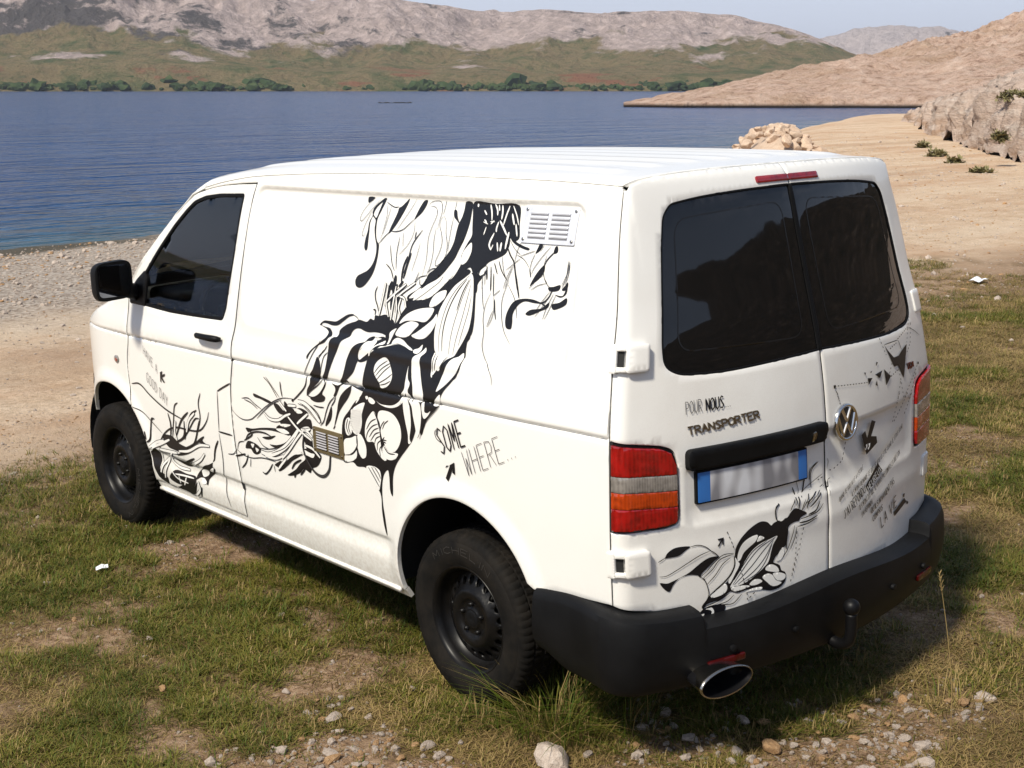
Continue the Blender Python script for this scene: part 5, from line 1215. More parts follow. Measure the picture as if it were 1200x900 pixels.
  ('L',2,4.1,'b',[(1390,859),(1321,906),(1249,948),(1169,978)]),
  ('L',2,4.4,'b',[(1591,680),(1572,715),(1521,731)]),
  ('L',2,4.4,'b',[(1597,679),(1546,663),(1463,662),(1366,680),(1252,683)]),
  ('L',2,4.4,'b',[(1476,657),(1486,614)]),
  ('L',2,4.5,'b',[(1685,640),(1633,650),(1597,679)]),
  ('L',2,4.2,'b',[(1273,664),(1267,634)]),
  ('L',2,4.2,'b',[(1393,722),(1312,731),(1230,752),(1171,774)]),
  ('L',2,4.3,'b',[(1397,771),(1356,741),(1300,733)]),
  ('L',2,9.9,'b',[(1236,646),(1164,685),(1090,735),(1023,760)]),
  ('L',2,9.8,'b',[(1160,640),(1091,663),(1032,698)]),
  ('L',2,9.7,'b',[(1054,661),(1012,696)]),
  ('L',2,9.6,'b',[(981,687),(967,711)]),
  ('L',2,9.8,'b',[(1106,639),(1091,663)]),
  ('L',2,9.8,'b',[(1122,675),(1095,704),(1037,733)]),
  ('R',3,20.2,'w',[(1033,992),(976,988),(917,963),(867,928)]),
  ('R',3,21.5,'w',[(1041,866),(1101,811),(1185,754),(1304,707),(1373,707)]),
  ('R',3,10.6,'w',[(1322,897),(1279,877),(1201,883),(1143,911),(1098,927)]),
  ('R',3,10.3,'w',[(1121,911),(1041,868),(940,836)]),
  ('R',3,10.5,'w',[(993,877),(1056,825),(1130,758),(1192,710)]),
  ('R',3,10.2,'w',[(959,949),(1015,914),(1049,891)]),
  ('R',3,10.5,'w',[(1186,969),(1150,945),(1130,933)]),
  ('R',3,10.2,'w',[(995,806),(934,799),(882,771)]),
  ('R',3,10.3,'w',[(1116,962),(1051,969)]),
  ('R',3,10.2,'w',[(1009,874),(967,869),(933,852)]),
  ('R',3,10.9,'w',[(1179,725),(1250,699),(1341,695)]),
  ('R',3,10.2,'w',[(945,885),(988,872),(1019,872)]),
  ('R',3,10.8,'w',[(1158,716),(1197,685),(1235,653)]),
  ('R',3,7.1,'g',[(1000,852),(1013,791),(984,737),(928,695),(868,692),(822,727),(803,794)]),
  ('L',5,3.1,'b',[(1018,989),(957,975),(889,934)]),
  ('L',5,3.1,'b',[(1002,985),(938,955),(880,924)]),
  ('L',5,3.3,'b',[(1077,827),(1162,764),(1280,718)]),
 ],
 'F': [
  ('F',0,0,'b',[(2513,505),(2446,524),(2423,475),(2439,413),(2371,385),(2367,354),(2286,352),(2185,387),(2084,393),(2043,431),(2096,352),(2176,352),(2294,352),(2392,352),(2456,368),(2480,406),(2503,463)]),
  ('F',0,0,'b',[(1984,649),(1910,686),(1930,661),(1860,642),(1957,644)]),
  ('F',0,0,'b',[(2362,609),(2254,628),(2179,602),(2083,590),(2129,561),(2250,558),(2310,564)]),
  ('F',0,0,'b',[(1815,611),(1830,580),(1883,551),(1944,530),(2038,470),(2053,439),(1999,459),(1938,433),(1924,464),(1831,532),(1856,547)]),
  ('F',0,0,'b',[(2272,445),(2152,448),(2054,448),(2084,393),(2188,382),(2273,374),(2348,390)]),
  ('F',1,0,'w',[(1996,493),(1925,513),(1920,493),(1981,467)]),
  ('F',1,0,'w',[(2007,452),(1970,460),(1948,441),(1986,429)]),
  ('F',1,0,'w',[(1894,514),(1848,539),(1857,517)]),
  ('L',2,8.9,'b',[(2663,838),(2568,850),(2444,805),(2284,760),(2110,735)]),
  ('L',2,8.1,'b',[(1909,899),(1936,844),(1929,779),(1962,708)]),
  ('L',2,8.5,'b',[(1838,817),(1865,771),(1942,711),(2061,691),(2180,685),(2289,652),(2378,587),(2408,520),(2400,459)]),
  ('L',2,8.5,'b',[(2152,815),(2186,795),(2214,713),(2245,620)]),
  ('L',2,8.3,'b',[(1940,768),(1979,762),(2061,691),(2133,630)]),
  ('L',2,8.8,'b',[(2000,411),(2028,352)]),
  ('L',2,7.8,'b',[(1757,736),(1628,739)]),
  ('L',2,7.6,'b',[(1740,933),(1683,959),(1612,989)]),
  ('L',2,6,'g',[(2664,715),(2573,705),(2456,663),(2358,625)]),
  ('L',2,5.2,'g',[(1740,933),(1746,827),(1753,739)]),
  ('L',2,5.3,'g',[(1755,729),(1743,606),(1753,503),(1757,460),(1732,365)]),
  ('L',2,13,'b',[(2432,687),(2462,682),(2486,628),(2499,566),(2529,548)]),
  ('L',2,12.1,'b',[(2547,604),(2535,561)]),
  ('L',2,13,'b',[(2268,744),(2250,688),(2267,616)]),
  ('L',2,12.6,'b',[(2051,783),(2131,727),(2201,638)]),
  ('L',2,12.4,'b',[(1961,807),(2024,773),(2079,697),(2113,634)]),
  ('L',2,12.8,'b',[(2101,732),(2118,652),(2198,609),(2270,601)]),
  ('L',2,12.4,'b',[(1942,758),(2017,631),(2081,600)]),
  ('L',2,12.5,'b',[(1911,683),(1975,648),(2081,600),(2209,558)]),
  ('L',2,12.7,'b',[(2023,601),(2108,566),(2214,537)]),
  ('L',2,12,'b',[(1772,689),(1809,640),(1830,580)]),
  ('L',2,14.1,'b',[(2034,551),(2143,509),(2229,502)]),
  ('R',3,12.7,'w',[(1920,596),(1976,552),(2108,505),(2240,510),(2305,514)]),
  ('R',3,12.7,'w',[(2319,505),(2399,450),(2434,403)]),
  ('R',3,12.8,'w',[(2319,505),(2376,425),(2395,380)]),
  ('R',3,13.1,'w',[(2262,548),(2301,498),(2235,471),(2116,474)]),
  ('R',3,13.6,'w',[(2513,505),(2478,529),(2372,568),(2280,604)]),
  ('R',3,12.5,'w',[(1863,645),(1959,632),(2086,580),(2188,561)]),
  ('R',3,13.2,'w',[(2402,532),(2316,538),(2212,547)]),
  ('R',3,12.8,'w',[(2193,717),(2211,655),(2196,614)]),
  ('R',3,12.4,'w',[(1983,789),(2050,740),(2084,677)]),
  ('R',3,13.2,'w',[(2033,433),(2021,397),(2077,352)]),
  ('R',3,13.6,'w',[(2503,526),(2438,561),(2346,587)]),
  ('L',3,8.9,'w',[(2313,437),(2257,408),(2139,402)]),
  ('L',3,8.3,'w',[(2272,425),(2170,435),(2073,440)]),
  ('L',3,9,'w',[(2231,424),(2227,384)]),
  ('L',3,8.9,'w',[(2151,430),(2188,382)]),
 ],
 'RL': [
  ('F',0,0,'b',[(-773,706),(-749,715),(-739,729),(-715,742),(-686,744),(-649,738),(-669,728),(-694,715),(-722,713),(-749,713)]),
  ('F',0,0,'b',[(-768,629),(-740,623),(-716,628),(-683,637),(-654,647),(-624,664),(-600,677),(-571,686),(-535,681),(-555,668),(-580,650),(-605,633),(-613,621),(-620,629),(-649,637),(-673,637),(-700,629),(-717,614),(-734,592)]),
  ('F',0,0,'b',[(-468,677),(-464,700),(-448,723),(-418,745),(-383,762),(-349,770),(-321,763),(-300,746),(-281,755),(-235,750),(-236,659),(-265,652),(-283,629),(-301,615),(-266,593),(-258,573),(-238,559),(-238,531),(-258,513),(-303,508),(-343,519),(-377,529),(-416,536),(-459,534),(-491,545),(-501,541),(-528,524),(-558,523),(-589,518),(-604,504),(-609,514),(-588,536),(-573,551),(-542,563),(-500,585),(-478,621),(-467,650)]),
  ('F',0,0,'b',[(-604,504),(-574,511),(-513,500),(-519,476),(-535,464),(-566,459),(-591,453),(-626,454),(-653,455),(-653,464),(-630,473),(-647,485),(-625,490)]),
  ('F',1,0,'w',[(-456,648),(-454,679),(-438,708),(-405,724),(-369,726),(-378,707),(-410,688),(-430,674),(-446,650)]),
  ('F',1,0,'w',[(-373,703),(-361,721),(-339,710),(-356,704)]),
  ('F',1,0,'w',[(-278,704),(-316,700),(-360,692),(-392,675),(-419,649),(-446,615),(-474,584),(-490,561),(-459,559),(-415,567),(-371,585),(-342,601),(-319,618),(-306,652),(-296,677)]),
  ('F',1,0,'w',[(-467,664),(-456,648),(-448,637),(-468,606),(-493,575),(-498,585),(-473,620)]),
  ('F',1,0,'w',[(-511,578),(-503,564),(-509,549),(-532,540),(-568,539),(-573,547),(-542,563)]),
  ('F',1,0,'w',[(-307,605),(-278,589),(-270,571),(-302,577),(-334,592),(-328,602)]),
  ('F',1,0,'w',[(-348,568),(-325,575),(-302,565),(-285,542),(-258,527),(-273,521),(-303,524),(-326,543)]),
  ('F',1,0,'w',[(-299,569),(-267,566),(-238,550),(-243,537),(-273,537),(-291,553)]),
  ('F',1,0,'w',[(-407,554),(-388,566),(-360,562),(-349,552),(-371,546),(-399,548)]),
  ('F',1,0,'w',[(-488,556),(-437,556),(-405,547),(-427,543),(-475,543)]),
  ('F',1,0,'w',[(-427,531),(-388,536),(-349,530),(-352,524),(-388,527)]),
  ('F',1,0,'w',[(-271,626),(-250,635),(-256,652),(-247,655),(-244,631),(-263,611),(-281,612),(-283,624)]),
  ('F',1,0,'w',[(-594,502),(-569,503),(-560,485),(-571,465),(-591,455),(-575,475),(-570,490),(-584,499)]),
  ('F',1,0,'w',[(-653,470),(-635,480),(-600,487),(-611,473),(-636,465)]),
  ('L',2,2.9,'b',[(-649,738),(-619,738),(-592,728),(-568,709)]),
  ('L',2,2.9,'b',[(-773,704),(-749,715)]),
  ('L',2,3,'b',[(-769,652),(-744,650),(-701,665),(-655,685),(-612,702),(-573,710)]),
  ('L',2,3.2,'b',[(-573,712),(-552,697),(-533,679)]),
  ('L',2,3.1,'b',[(-613,624),(-596,609),(-584,580),(-580,553),(-591,532),(-609,509)]),
  ('L',2,3.1,'b',[(-610,623),(-585,638),(-555,663),(-520,684),(-473,682)]),
  ('L',2,3.1,'b',[(-601,615),(-560,642),(-535,668),(-499,677),(-473,679)]),
  ('L',2,3.1,'b',[(-587,590),(-551,618),(-519,652),(-488,668)]),
  ('L',2,3.1,'b',[(-598,616),(-587,590)]),
  ('L',2,3.2,'b',[(-287,703),(-359,677),(-413,635),(-480,568)]),
  ('L',2,3.3,'b',[(-292,700),(-341,664),(-397,618),(-474,566)]),
  ('L',2,3.3,'b',[(-297,692),(-329,644),(-381,601),(-458,565)]),
  ('L',2,3.3,'b',[(-302,679),(-330,626),(-370,589),(-426,570)]),
  ('L',2,3.2,'b',[(-327,698),(-386,674),(-430,633),(-474,584)]),
  ('L',2,3.1,'b',[(-602,512),(-564,518),(-533,525),(-496,540)]),
  ('L',2,3.1,'b',[(-599,505),(-544,509),(-502,514),(-475,531)]),
  ('L',2,3.2,'b',[(-538,508),(-481,500),(-454,517),(-441,527)]),
  ('L',2,6.2,'b',[(-471,671),(-470,637),(-489,606),(-521,581),(-557,561),(-578,548)]),
  ('D',2,2.8,'b',[(-498,763),(-475,702)]),
  ('D',2,3,'b',[(-419,527),(-417,499),(-377,525)]),
  ('D',2,3,'b',[(-446,621),(-421,537)]),
  ('P',2,0,'b',[(-539,745),(-514,746),(-517,721),(-522,722),(-522,735),(-537,717),(-542,721),(-526,739),(-537,739)]),
  ('F',0,0,'b',[(-312,718),(-300,747),(-284,755),(-270,755),(-255,760),(-225,759),(-209,772),(-185,784),(-154,772),(-125,754),(-158,745),(-168,736),(-191,736),(-215,730),(-232,712),(-237,690),(-242,657),(-264,639),(-286,627),(-309,593),(-323,607),(-301,631),(-286,655),(-274,687),(-283,706)]),
  ('F',1,0,'w',[(-269,763),(-246,769),(-236,761),(-256,752)]),
  ('F',1,0,'w',[(-257,649),(-250,636),(-257,621),(-279,620),(-275,630)]),
  ('L',2,5.7,'b',[(-259,812),(-278,803),(-279,770),(-273,756)]),
  ('L',2,5.3,'b',[(-184,859),(-171,823),(-177,793)]),
  ('L',2,6,'b',[(-104,907),(-121,874),(-130,842),(-144,813)]),
  ('L',2,6.1,'b',[(-42,811),(-81,784),(-106,772)]),
  ('L',2,6,'b',[(-52,783),(-75,755),(-118,747)]),
  ('L',2,5.9,'b',[(-71,734),(-122,726),(-169,728)]),
  ('L',2,5.9,'b',[(-154,830),(-161,801),(-166,774)]),
  ('L',2,6.1,'b',[(-123,770),(-114,791),(-87,807)]),
  ('L',2,6,'b',[(-227,722),(-232,677),(-234,644)]),
  ('L',2,3.8,'b',[(-43,925),(-79,904),(-89,867),(-85,838)]),
  ('L',2,3.7,'b',[(-76,727),(-131,717),(-178,717)]),
  ('L',2,3.6,'b',[(-208,778),(-196,797),(-178,814)]),
  ('L',2,3.6,'b',[(-193,725),(-206,683),(-227,642),(-250,619)]),
  ('L',2,3.7,'b',[(-182,717),(-190,679),(-212,639)]),
  ('L',2,3.6,'b',[(-129,805),(-156,761)]),
  ('L',2,3.7,'b',[(-49,926),(-88,903),(-94,868)]),
  ('L',2,3.7,'b',[(-90,834),(-121,798),(-147,770)]),
  ('L',2,2.3,'g',[(-164,905),(-161,871),(-154,836),(-174,819)]),
  ('L',2,2.4,'g',[(-21,876),(-64,862),(-114,844),(-147,824)]),
  ('L',2,2.3,'g',[(-13,832),(-72,804),(-122,781)]),
  ('L',2,7.9,'b',[(-257,813),(-263,811)]),
  ('D',2,3.3,'b',[(-147,707),(-165,639),(-194,572),(-214,520)]),
  ('D',2,3.3,'b',[(-181,700),(-186,610),(-206,547)]),
  ('D',2,3.5,'b',[(-21,864),(-56,857)]),
  ('L',2,3.5,'b',[(-17,838),(-48,825),(-87,807),(-130,789)]),
  ('L',2,4,'b',[(-34,771),(-59,751),(-119,742),(-159,740)]),
 ],
 'RR': [
  ('D',2,3.2,'b',[(56,1184),(270,1162)]),
  ('D',2,3.1,'b',[(56,1184),(78,1126)]),
  ('D',2,4,'b',[(480,1255),(554,1271)]),
  ('D',2,3.7,'b',[(403,1309),(440,1238)]),
  ('D',2,4.3,'b',[(562,1281),(683,1311),(719,1346)]),
  ('D',2,4.4,'b',[(723,1322),(681,1245),(631,1215)]),
  ('D',2,4.3,'b',[(681,1306),(647,1254)]),
  ('D',2,3.8,'b',[(448,1165),(480,1200)]),
  ('D',2,3.9,'b',[(458,1152),(532,1168)]),
  ('D',2,4.1,'b',[(532,1168),(554,1082),(571,1037)]),
  ('D',2,4.1,'b',[(539,1119),(506,1048)]),
  ('D',2,4.4,'b',[(742,1158),(623,1084),(571,1049)]),
  ('D',2,4.5,'b',[(702,1122),(665,1076),(620,1031)]),
  ('P',2,0,'b',[(276,1177),(311,1172),(278,1151)]),
  ('P',2,0,'b',[(333,1181),(392,1187),(368,1161)]),
  ('P',2,0,'b',[(406,1189),(458,1154),(412,1126)]),
  ('P',2,0,'b',[(341,1158),(345,1135),(329,1142)]),
  ('P',2,0,'b',[(254,1202),(267,1200),(261,1189)]),
  ('P',2,0,'b',[(300,1197),(315,1199),(303,1191)]),
  ('P',2,0,'b',[(354,1226),(365,1222),(347,1210)]),
  ('P',2,0,'b',[(433,1279),(461,1251),(503,1218),(548,1218),(593,1235),(644,1249),(617,1206),(573,1125),(548,1158),(532,1183),(496,1183),(470,1224)]),
  ('P',2,0,'b',[(51,1188),(63,1188),(62,1176),(52,1176)]),
  ('P',2,0,'b',[(735,1161),(752,1158),(747,1149),(734,1152)]),
  ('L',2,3.3,'b',[(437,1278),(497,1278),(563,1277)]),
  ('L',2,3.5,'b',[(563,1277),(574,1257),(582,1238)]),
  ('L',2,2.6,'g',[(688,1309),(756,1283),(806,1257)]),
  ('P',2,0,'b',[(286,1017),(315,1006),(280,956),(320,948),(325,922),(243,893),(211,975),(238,985),(250,956)]),
  ('P',2,0,'b',[(235,773),(327,843),(366,805),(254,747)]),
  ('P',2,0,'b',[(472,612),(578,642),(602,621),(481,593)]),
  ('P',2,0,'b',[(562,661),(583,659),(578,644),(567,648)]),
  ('P',2,0,'b',[(606,623),(629,611),(618,604),(603,612)]),
  ('P',3,0,'w',[(240,932),(252,934),(249,921),(237,911),(233,917),(242,922)]),
  ('P',3,0,'w',[(259,931),(271,932),(268,919),(256,909),(251,915),(261,921)]),
  ('D',2,3.8,'b',[(69,1159),(83,1109)]),
  ('D',2,3.9,'b',[(104,971),(81,906),(17,882)]),
  ('D',2,4.9,'b',[(524,1076),(452,970)]),
  ('D',2,5,'b',[(605,1061),(459,969)]),
  ('D',2,5.3,'b',[(649,1052),(569,984)]),
  ('L',2,2.3,'g',[(9,929),(13,914),(6,888)]),
  ('L',2,2,'g',[(19,854),(7,846)]),
  ('L',2,0.1,'g',[(6,812),(6,787)]),
 ],
}
TEXTS = [
 ('F', 'HAVE A', (2.488, 1.016), (2.336, 0.928), (-0.003, 0.045), 0.0044, 'g'),
 ('F', 'GOOD DAY', (2.473, 0.877), (2.249, 0.774), (-0.005, 0.052), 0.0051, 'd'),
 ('S', 'SOME', (0.04, 0.941), (-0.112, 1.005), (0.036, 0.09), 0.0074, 'b'),
 ('S', 'WHERE...', (-0.11, 0.885), (-0.38, 1.008), (0.034, 0.087), 0.0043, 'd'),
 ('RL', 'POUR', (-0.652, 1.191), (-0.583, 1.194), (-0.003, 0.042), 0.0028, 'd'),
 ('RL', 'NOUS...', (-0.57, 1.193), (-0.464, 1.195), (-0.002, 0.04), 0.0058, 'b'),
 ('RR', "QUAND JE SUIS ALLE A L'ECOLE", (0.06, 0.753), (0.219, 0.845), (-0.002, 0.018), 0.0023, 'd'),
 ('RR', "ILS M'ONT DEMANDE CE QUE JE VOULAIS ETRE QUAND JE SERAIS GRAND", (0.139, 0.756), (0.548, 0.934), (-0.002, 0.019), 0.0024, 'd'),
 ('RR', "J'AI REPONDU", (0.088, 0.682), (0.237, 0.753), (-0.011, 0.033), 0.0041, 'b'),
 ('RR', 'HEUREUX', (0.257, 0.748), (0.36, 0.808), (-0.013, 0.024), 0.0033, 'w'),
 ('RR', "ILS M'ONT DIT QUE JE N'AVAIS PAS COMPRIS LA QUESTION", (0.189, 0.693), (0.523, 0.834), (-0.007, 0.021), 0.0026, 'd'),
 ('RR', "J'AI REPONDU", (0.206, 0.658), (0.283, 0.697), (-0.007, 0.021), 0.0026, 'd'),
 ('RR', "QU'ILS N'AVAIENT PAS", (0.278, 0.656), (0.468, 0.733), (-0.008, 0.024), 0.004, 'd'),
 ('RR', 'COMPRIS', (0.291, 0.621), (0.372, 0.651), (-0.005, 0.023), 0.0041, 'd'),
 ('RR', 'LA VIE', (0.361, 0.578), (0.507, 0.635), (-0.012, 0.046), 0.0057, 'b'),
 ('BADGE', 'TRANSPORTER', (-0.641, 1.122), (-0.334, 1.137), (-0.006, 0.026), 0.0063, 'c'),
 ('BADGE2', 'TDI', (0.618, 1.15), (0.693, 1.151), (-0.001, 0.021), 0.0073, 'r'),
]
# ------------------------------------------------------------ printed artwork: builders
INK = mat('thin_line_ink', (.045, .043, .045), .4)
def crom(P, closed, n=6):
    """centripetal Catmull-Rom"""
    P = np.array(P, float); keep = [0]
    for i in range(1, len(P)):
        if np.linalg.norm(P[i] - P[keep[-1]]) > 1e-6: keep.append(i)
    P = P[keep]; N = len(P)
    if N < 3: return P
    out = []
    for i in range(N if closed else N - 1):
        if closed: p0, p1, p2, p3 = P[i - 1], P[i], P[(i + 1) % N], P[(i + 2) % N]
        else: p1, p2 = P[i], P[i + 1]; p0 = P[i - 1] if i else 2 * p1 - p2; p3 = P[i + 2] if i + 2 < N else 2 * p2 - p1
        t0 = 0; t1 = t0 + np.linalg.norm(p1 - p0)**.5 + 1e-9; t2 = t1 + np.linalg.norm(p2 - p1)**.5 + 1e-9; t3 = t2 + np.linalg.norm(p3 - p2)**.5 + 1e-9
        for k in range(n):
            t = t1 + (t2 - t1) * k / n
            a1 = (t1 - t) / (t1 - t0) * p0 + (t - t0) / (t1 - t0) * p1; a2 = (t2 - t) / (t2 - t1) * p1 + (t - t1) / (t2 - t1) * p2; a3 = (t3 - t) / (t3 - t2) * p2 + (t - t2) / (t3 - t2) * p3
            b1 = (t2 - t) / (t2 - t0) * a1 + (t - t0) / (t2 - t0) * a2; b2 = (t3 - t) / (t3 - t1) * a2 + (t - t1) / (t3 - t1) * a3
            out.append((t2 - t) / (t2 - t1) * b1 + (t - t1) / (t2 - t1) * b2)
    if not closed: out.append(P[-1])
    return np.array(out)
class Decal:
    MATS = {'b': 0, 'w': 1, 'g': 2, 'd': 2, 'c': 3, 'r': 4}
    def __init__(s, S, extra): s.S = S; s.ex = extra; s.v = []; s.f = []; s.m = []; s.n = 0
    def put(s, V, F, layer, c, base=.0020):
        P = s.S(V[:, 0], V[:, 1], base + layer * .0006); s.v.append(P); s.f += [tuple(int(i) + s.n for i in t) for t in F]; s.m += [s.MATS[c]] * len(F); s.n += len(V)
    def fill(s, poly, layer, c):
        P = np.asarray(poly); keep = [i for i in range(len(P)) if np.linalg.norm(P[i] - P[i - 1]) > 3e-4]; P = P[keep]
        if len(P) < 3: return
        V, F = tri_fill(dense(P, .004), [], s.ex, .010, .15); s.put(V, orient(s.S, V, F), layer, c)
    def stroke(s, path, w, layer, c, taper=.35, step=.005):
        P = dense(path, step, False); n = len(P)
        if n < 2: return
        T = np.gradient(P, axis=0); T /= np.linalg.norm(T, axis=1)[:, None] + 1e-12; N = np.stack([-T[:, 1], T[:, 0]], 1)
        t = np.linspace(0, 1, n); k = (taper + (1 - taper) * np.clip(np.minimum(t, 1 - t) / .22, 0, 1)**.6)[:, None] * w / 2
        V = np.concatenate([P + N * k, P - N * k])
        F = []
        for i in range(n - 1): F += [(i, i + 1, n + i + 1), (i, n + i + 1, n + i)]
        s.put(V, orient(s.S, V, np.array(F)), layer, c)
    def dashes(s, path, w, layer, c, on, off):
        P = dense(path, .002, False); L = np.concatenate([[0], np.cumsum(np.linalg.norm(np.diff(P, axis=0), axis=1))]); a = 0
        while a < L[-1]:
            i = (L >= a) & (L <= a + on)
            if i.sum() > 1: s.stroke(P[i], w, layer, c, 1.0)
            a += on + off
    def item(s, k, layer, w, c, pts):
        P = np.array(pts) / 1000.0; w = w / 1000.0
        if k == 'F': s.fill(crom(P, True, 5), layer, c)
        elif k == 'P': s.fill(P, layer, c)
        elif k == 'L': s.stroke(crom(P, False, 6), max(w, .0022), layer, c)
        elif k == 'R':
            q = crom(P, False, 6); s.stroke(q, w + .006, layer, 'b', .7); s.stroke(q, w, layer + 1, c, .6)
        elif k == 'D': s.dashes(P, max(w, .0035), layer, c, .010, .009)
    def build(s, name, parent, **kw):
        return mesh(name, np.concatenate(s.v), s.f, None, parent, mats=[BLACKVINYL, WHITEVINYL, INK, DARKCHROME, REDDARK], midx=s.m, **kw)
GLYPH = {'A': [[(0, 0), (.5, 1), (1, 0)], [(.2, .35), (.8, .35)]], 'C': [[(1, .85), (.55, 1), (0, .75), (0, .25), (.5, 0), (1, .15)]], 'D': [[(0, 0), (0, 1), (.6, .93), (1, .6), (1, .4), (.6, .07), (0, 0)]],
 'E': [[(1, 1), (0, 1), (0, 0), (1, 0)], [(0, .52), (.8, .52)]], 'G': [[(1, .82), (.55, 1), (0, .75), (0, .25), (.5, 0), (1, .2), (1, .45), (.55, .45)]], 'H': [[(0, 0), (0, 1)], [(1, 0), (1, 1)], [(0, .5), (1, .5)]],
 'I': [[(.5, 0), (.5, 1)]], 'J': [[(.8, 1), (.8, .2), (.4, 0), (.1, .2)]], 'L': [[(0, 1), (0, 0), (.9, 0)]], 'M': [[(0, 0), (.1, 1), (.5, .3), (.9, 1), (1, 0)]], 'N': [[(0, 0), (0, 1), (1, 0), (1, 1)]],
 'O': [[(.5, 1), (0, .8), (0, .2), (.5, 0), (1, .2), (1, .8), (.5, 1)]], 'P': [[(0, 0), (0, 1), (.8, .95), (1, .75), (.8, .5), (0, .45)]], 'Q': [[(.5, 1), (0, .8), (0, .2), (.5, 0), (1, .2), (1, .8), (.5, 1)], [(.6, .25), (1, -.05)]],
 'R': [[(0, 0), (0, 1), (.8, .95), (1, .75), (.8, .52), (0, .48)], [(.4, .48), (1, 0)]], 'S': [[(1, .88), (.5, 1), (.05, .78), (.5, .52), (1, .25), (.5, 0), (0, .12)]], 'T': [[(.5, 0), (.5, 1)], [(0, 1), (1, 1)]],
 'U': [[(0, 1), (0, .2), (.5, 0), (1, .2), (1, 1)]], 'V': [[(0, 1), (.5, 0), (1, 1)]], 'W': [[(0, 1), (.22, 0), (.5, .7), (.78, 0), (1, 1)]], 'X': [[(0, 0), (1, 1)], [(0, 1), (1, 0)]], 'Y': [[(0, 1), (.5, .5), (1, 1)], [(.5, .5), (.5, 0)]],
 "'": [[(.4, 1), (.3, .75)]], '.': [[(.4, 0), (.55, .05)]], ' ': []}
def letters(s, p0, p1, up, gap=.30):
    p0, p1, up = np.array(p0), np.array(p1), np.array(up); wd = [.45 if ch in "I'." else .6 if ch == ' ' else 1.0 for ch in s]; tot = sum(wd); x = 0
    for ch, w in zip(s, wd):
        for L in GLYPH[ch]: yield [p0 + (p1 - p0) * ((x + (.5 if w < 1 else a) * w * (1 - gap) if w < 1 and ch == 'I' else x + a * w * (1 - gap)) / tot) + up * b for a, b in L]
        x += w
def make_art():
    D = {'S': Decal(SL, EXS), 'F': Decal(SL, EXF), 'RL': Decal(SR, EXR), 'RR': Decal(SR, EXR * np.array([-1, 1]))}
    for g, L in ART.items():
        for it in L:
            if g == 'RR' and it[0] == 'P' and it[3] == 'b':
                q = Decal(SR, None); q.item(*it); q.build('printed_shape', rdoor2); continue
            D[g].item(*it)
    D['S'].fill(np.array([(-.008, .872), (-.062, .903), (-.064, .855), (-.049, .861), (-.051, .877), (-.024, .822), (-.008, .832), (-.036, .886), (-.014, .882)]) + np.array([.03, .02]), 2, 'b')
    D['F'].fill(np.array([(2.315, .945), (2.290, .955), (2.296, .935), (2.262, .945), (2.268, .932), (2.296, .922), (2.270, .900), (2.282, .896), (2.308, .915), (2.308, .893), (2.318, .898)]), 2, 'b')
    D['S'].build('artwork', side_panel, label='black and white inked plant creature'); D['F'].build('artwork', front_door, label='inked tangle of tendrils'); D['RL'].build('artwork', rear_door, label='inked flower bud'); D['RR'].build('artwork', rdoor2, label='inked triangles and dotted lines')
    par = {'S': side_panel, 'F': front_door, 'RL': rear_door, 'RR': rdoor2}
    for g, s, p0, p1, up, w, c in TEXTS:
        if g in par:
            d = Decal(SL if g in 'SF' else SR, None)
            for L in letters(s, p0, p1, up): d.stroke(np.array(L), max(w * (.62 if g == 'F' or s.startswith('WHERE') else .85), .0018), 4, c, .8)
            d.build('lettering', par[g])
    # chrome model name and engine badge: raised letters
    for g, m_, par_ in (('BADGE', DARKCHROME, rear_door), ('BADGE2', REDDARK, rdoor2)):
        for gg, s, p0, p1, up, w, c in TEXTS:
            if gg != g: continue
            V = []; F = []
            for L in letters(s, p0, p1, up, .22):
                P = dense(L, .004, False); T = np.gradient(P, axis=0); T /= np.linalg.norm(T, axis=1)[:, None] + 1e-9; N = np.stack([-T[:, 1], T[:, 0]], 1); k = w / 2; n = len(P); o = sum(len(x) for x in V)
                rowsv = [SR((P + N * k * a)[:, 0], (P + N * k * a)[:, 1], h) for a, h in ((1, .0008), (.8, .0045), (-.8, .0045), (-1, .0008))]
                V.append(np.concatenate(rowsv))
                for j in range(3):
                    for i in range(n - 1): F.append((o + j * n + i, o + (j + 1) * n + i, o + (j + 1) * n + i + 1, o + j * n + i + 1))
            mesh('name_badge', np.concatenate(V), F, m_, par_, sharp=30)
make_art()
def tyre_marks():
    V = []; F = []
    for L in letters('MICHELIN', (52., .266), (128., .266), (0., .026), .25):
        P = dense([(p[0] * .005, p[1]) for p in L], .003, False); T = np.gradient(P, axis=0); T /= np.linalg.norm(T, axis=1)[:, None] + 1e-9; N = np.stack([-T[:, 1], T[:, 0]], 1) * .0014; n = len(P); o = len(V)
        for q in (P + N, P - N):
            for a, r in q: V.append((-.1071, r * math.cos(math.radians(a / .005)), r * math.sin(math.radians(a / .005))))
        F += [(o + i, o + i + 1, o + n + i + 1, o + n + i) for i in range(n - 1)]
    me = bpy.data.meshes.new('sidewall_lettering'); me.from_pydata(V, [], F); me.materials.append(mat('moulded_rubber', (.030, .027, .024), .6))
    for w in [o for o in van.children if o.name.startswith('wheel') and o.type == 'EMPTY']: link(bpy.data.objects.new('sidewall_lettering', me), w)
tyre_marks()
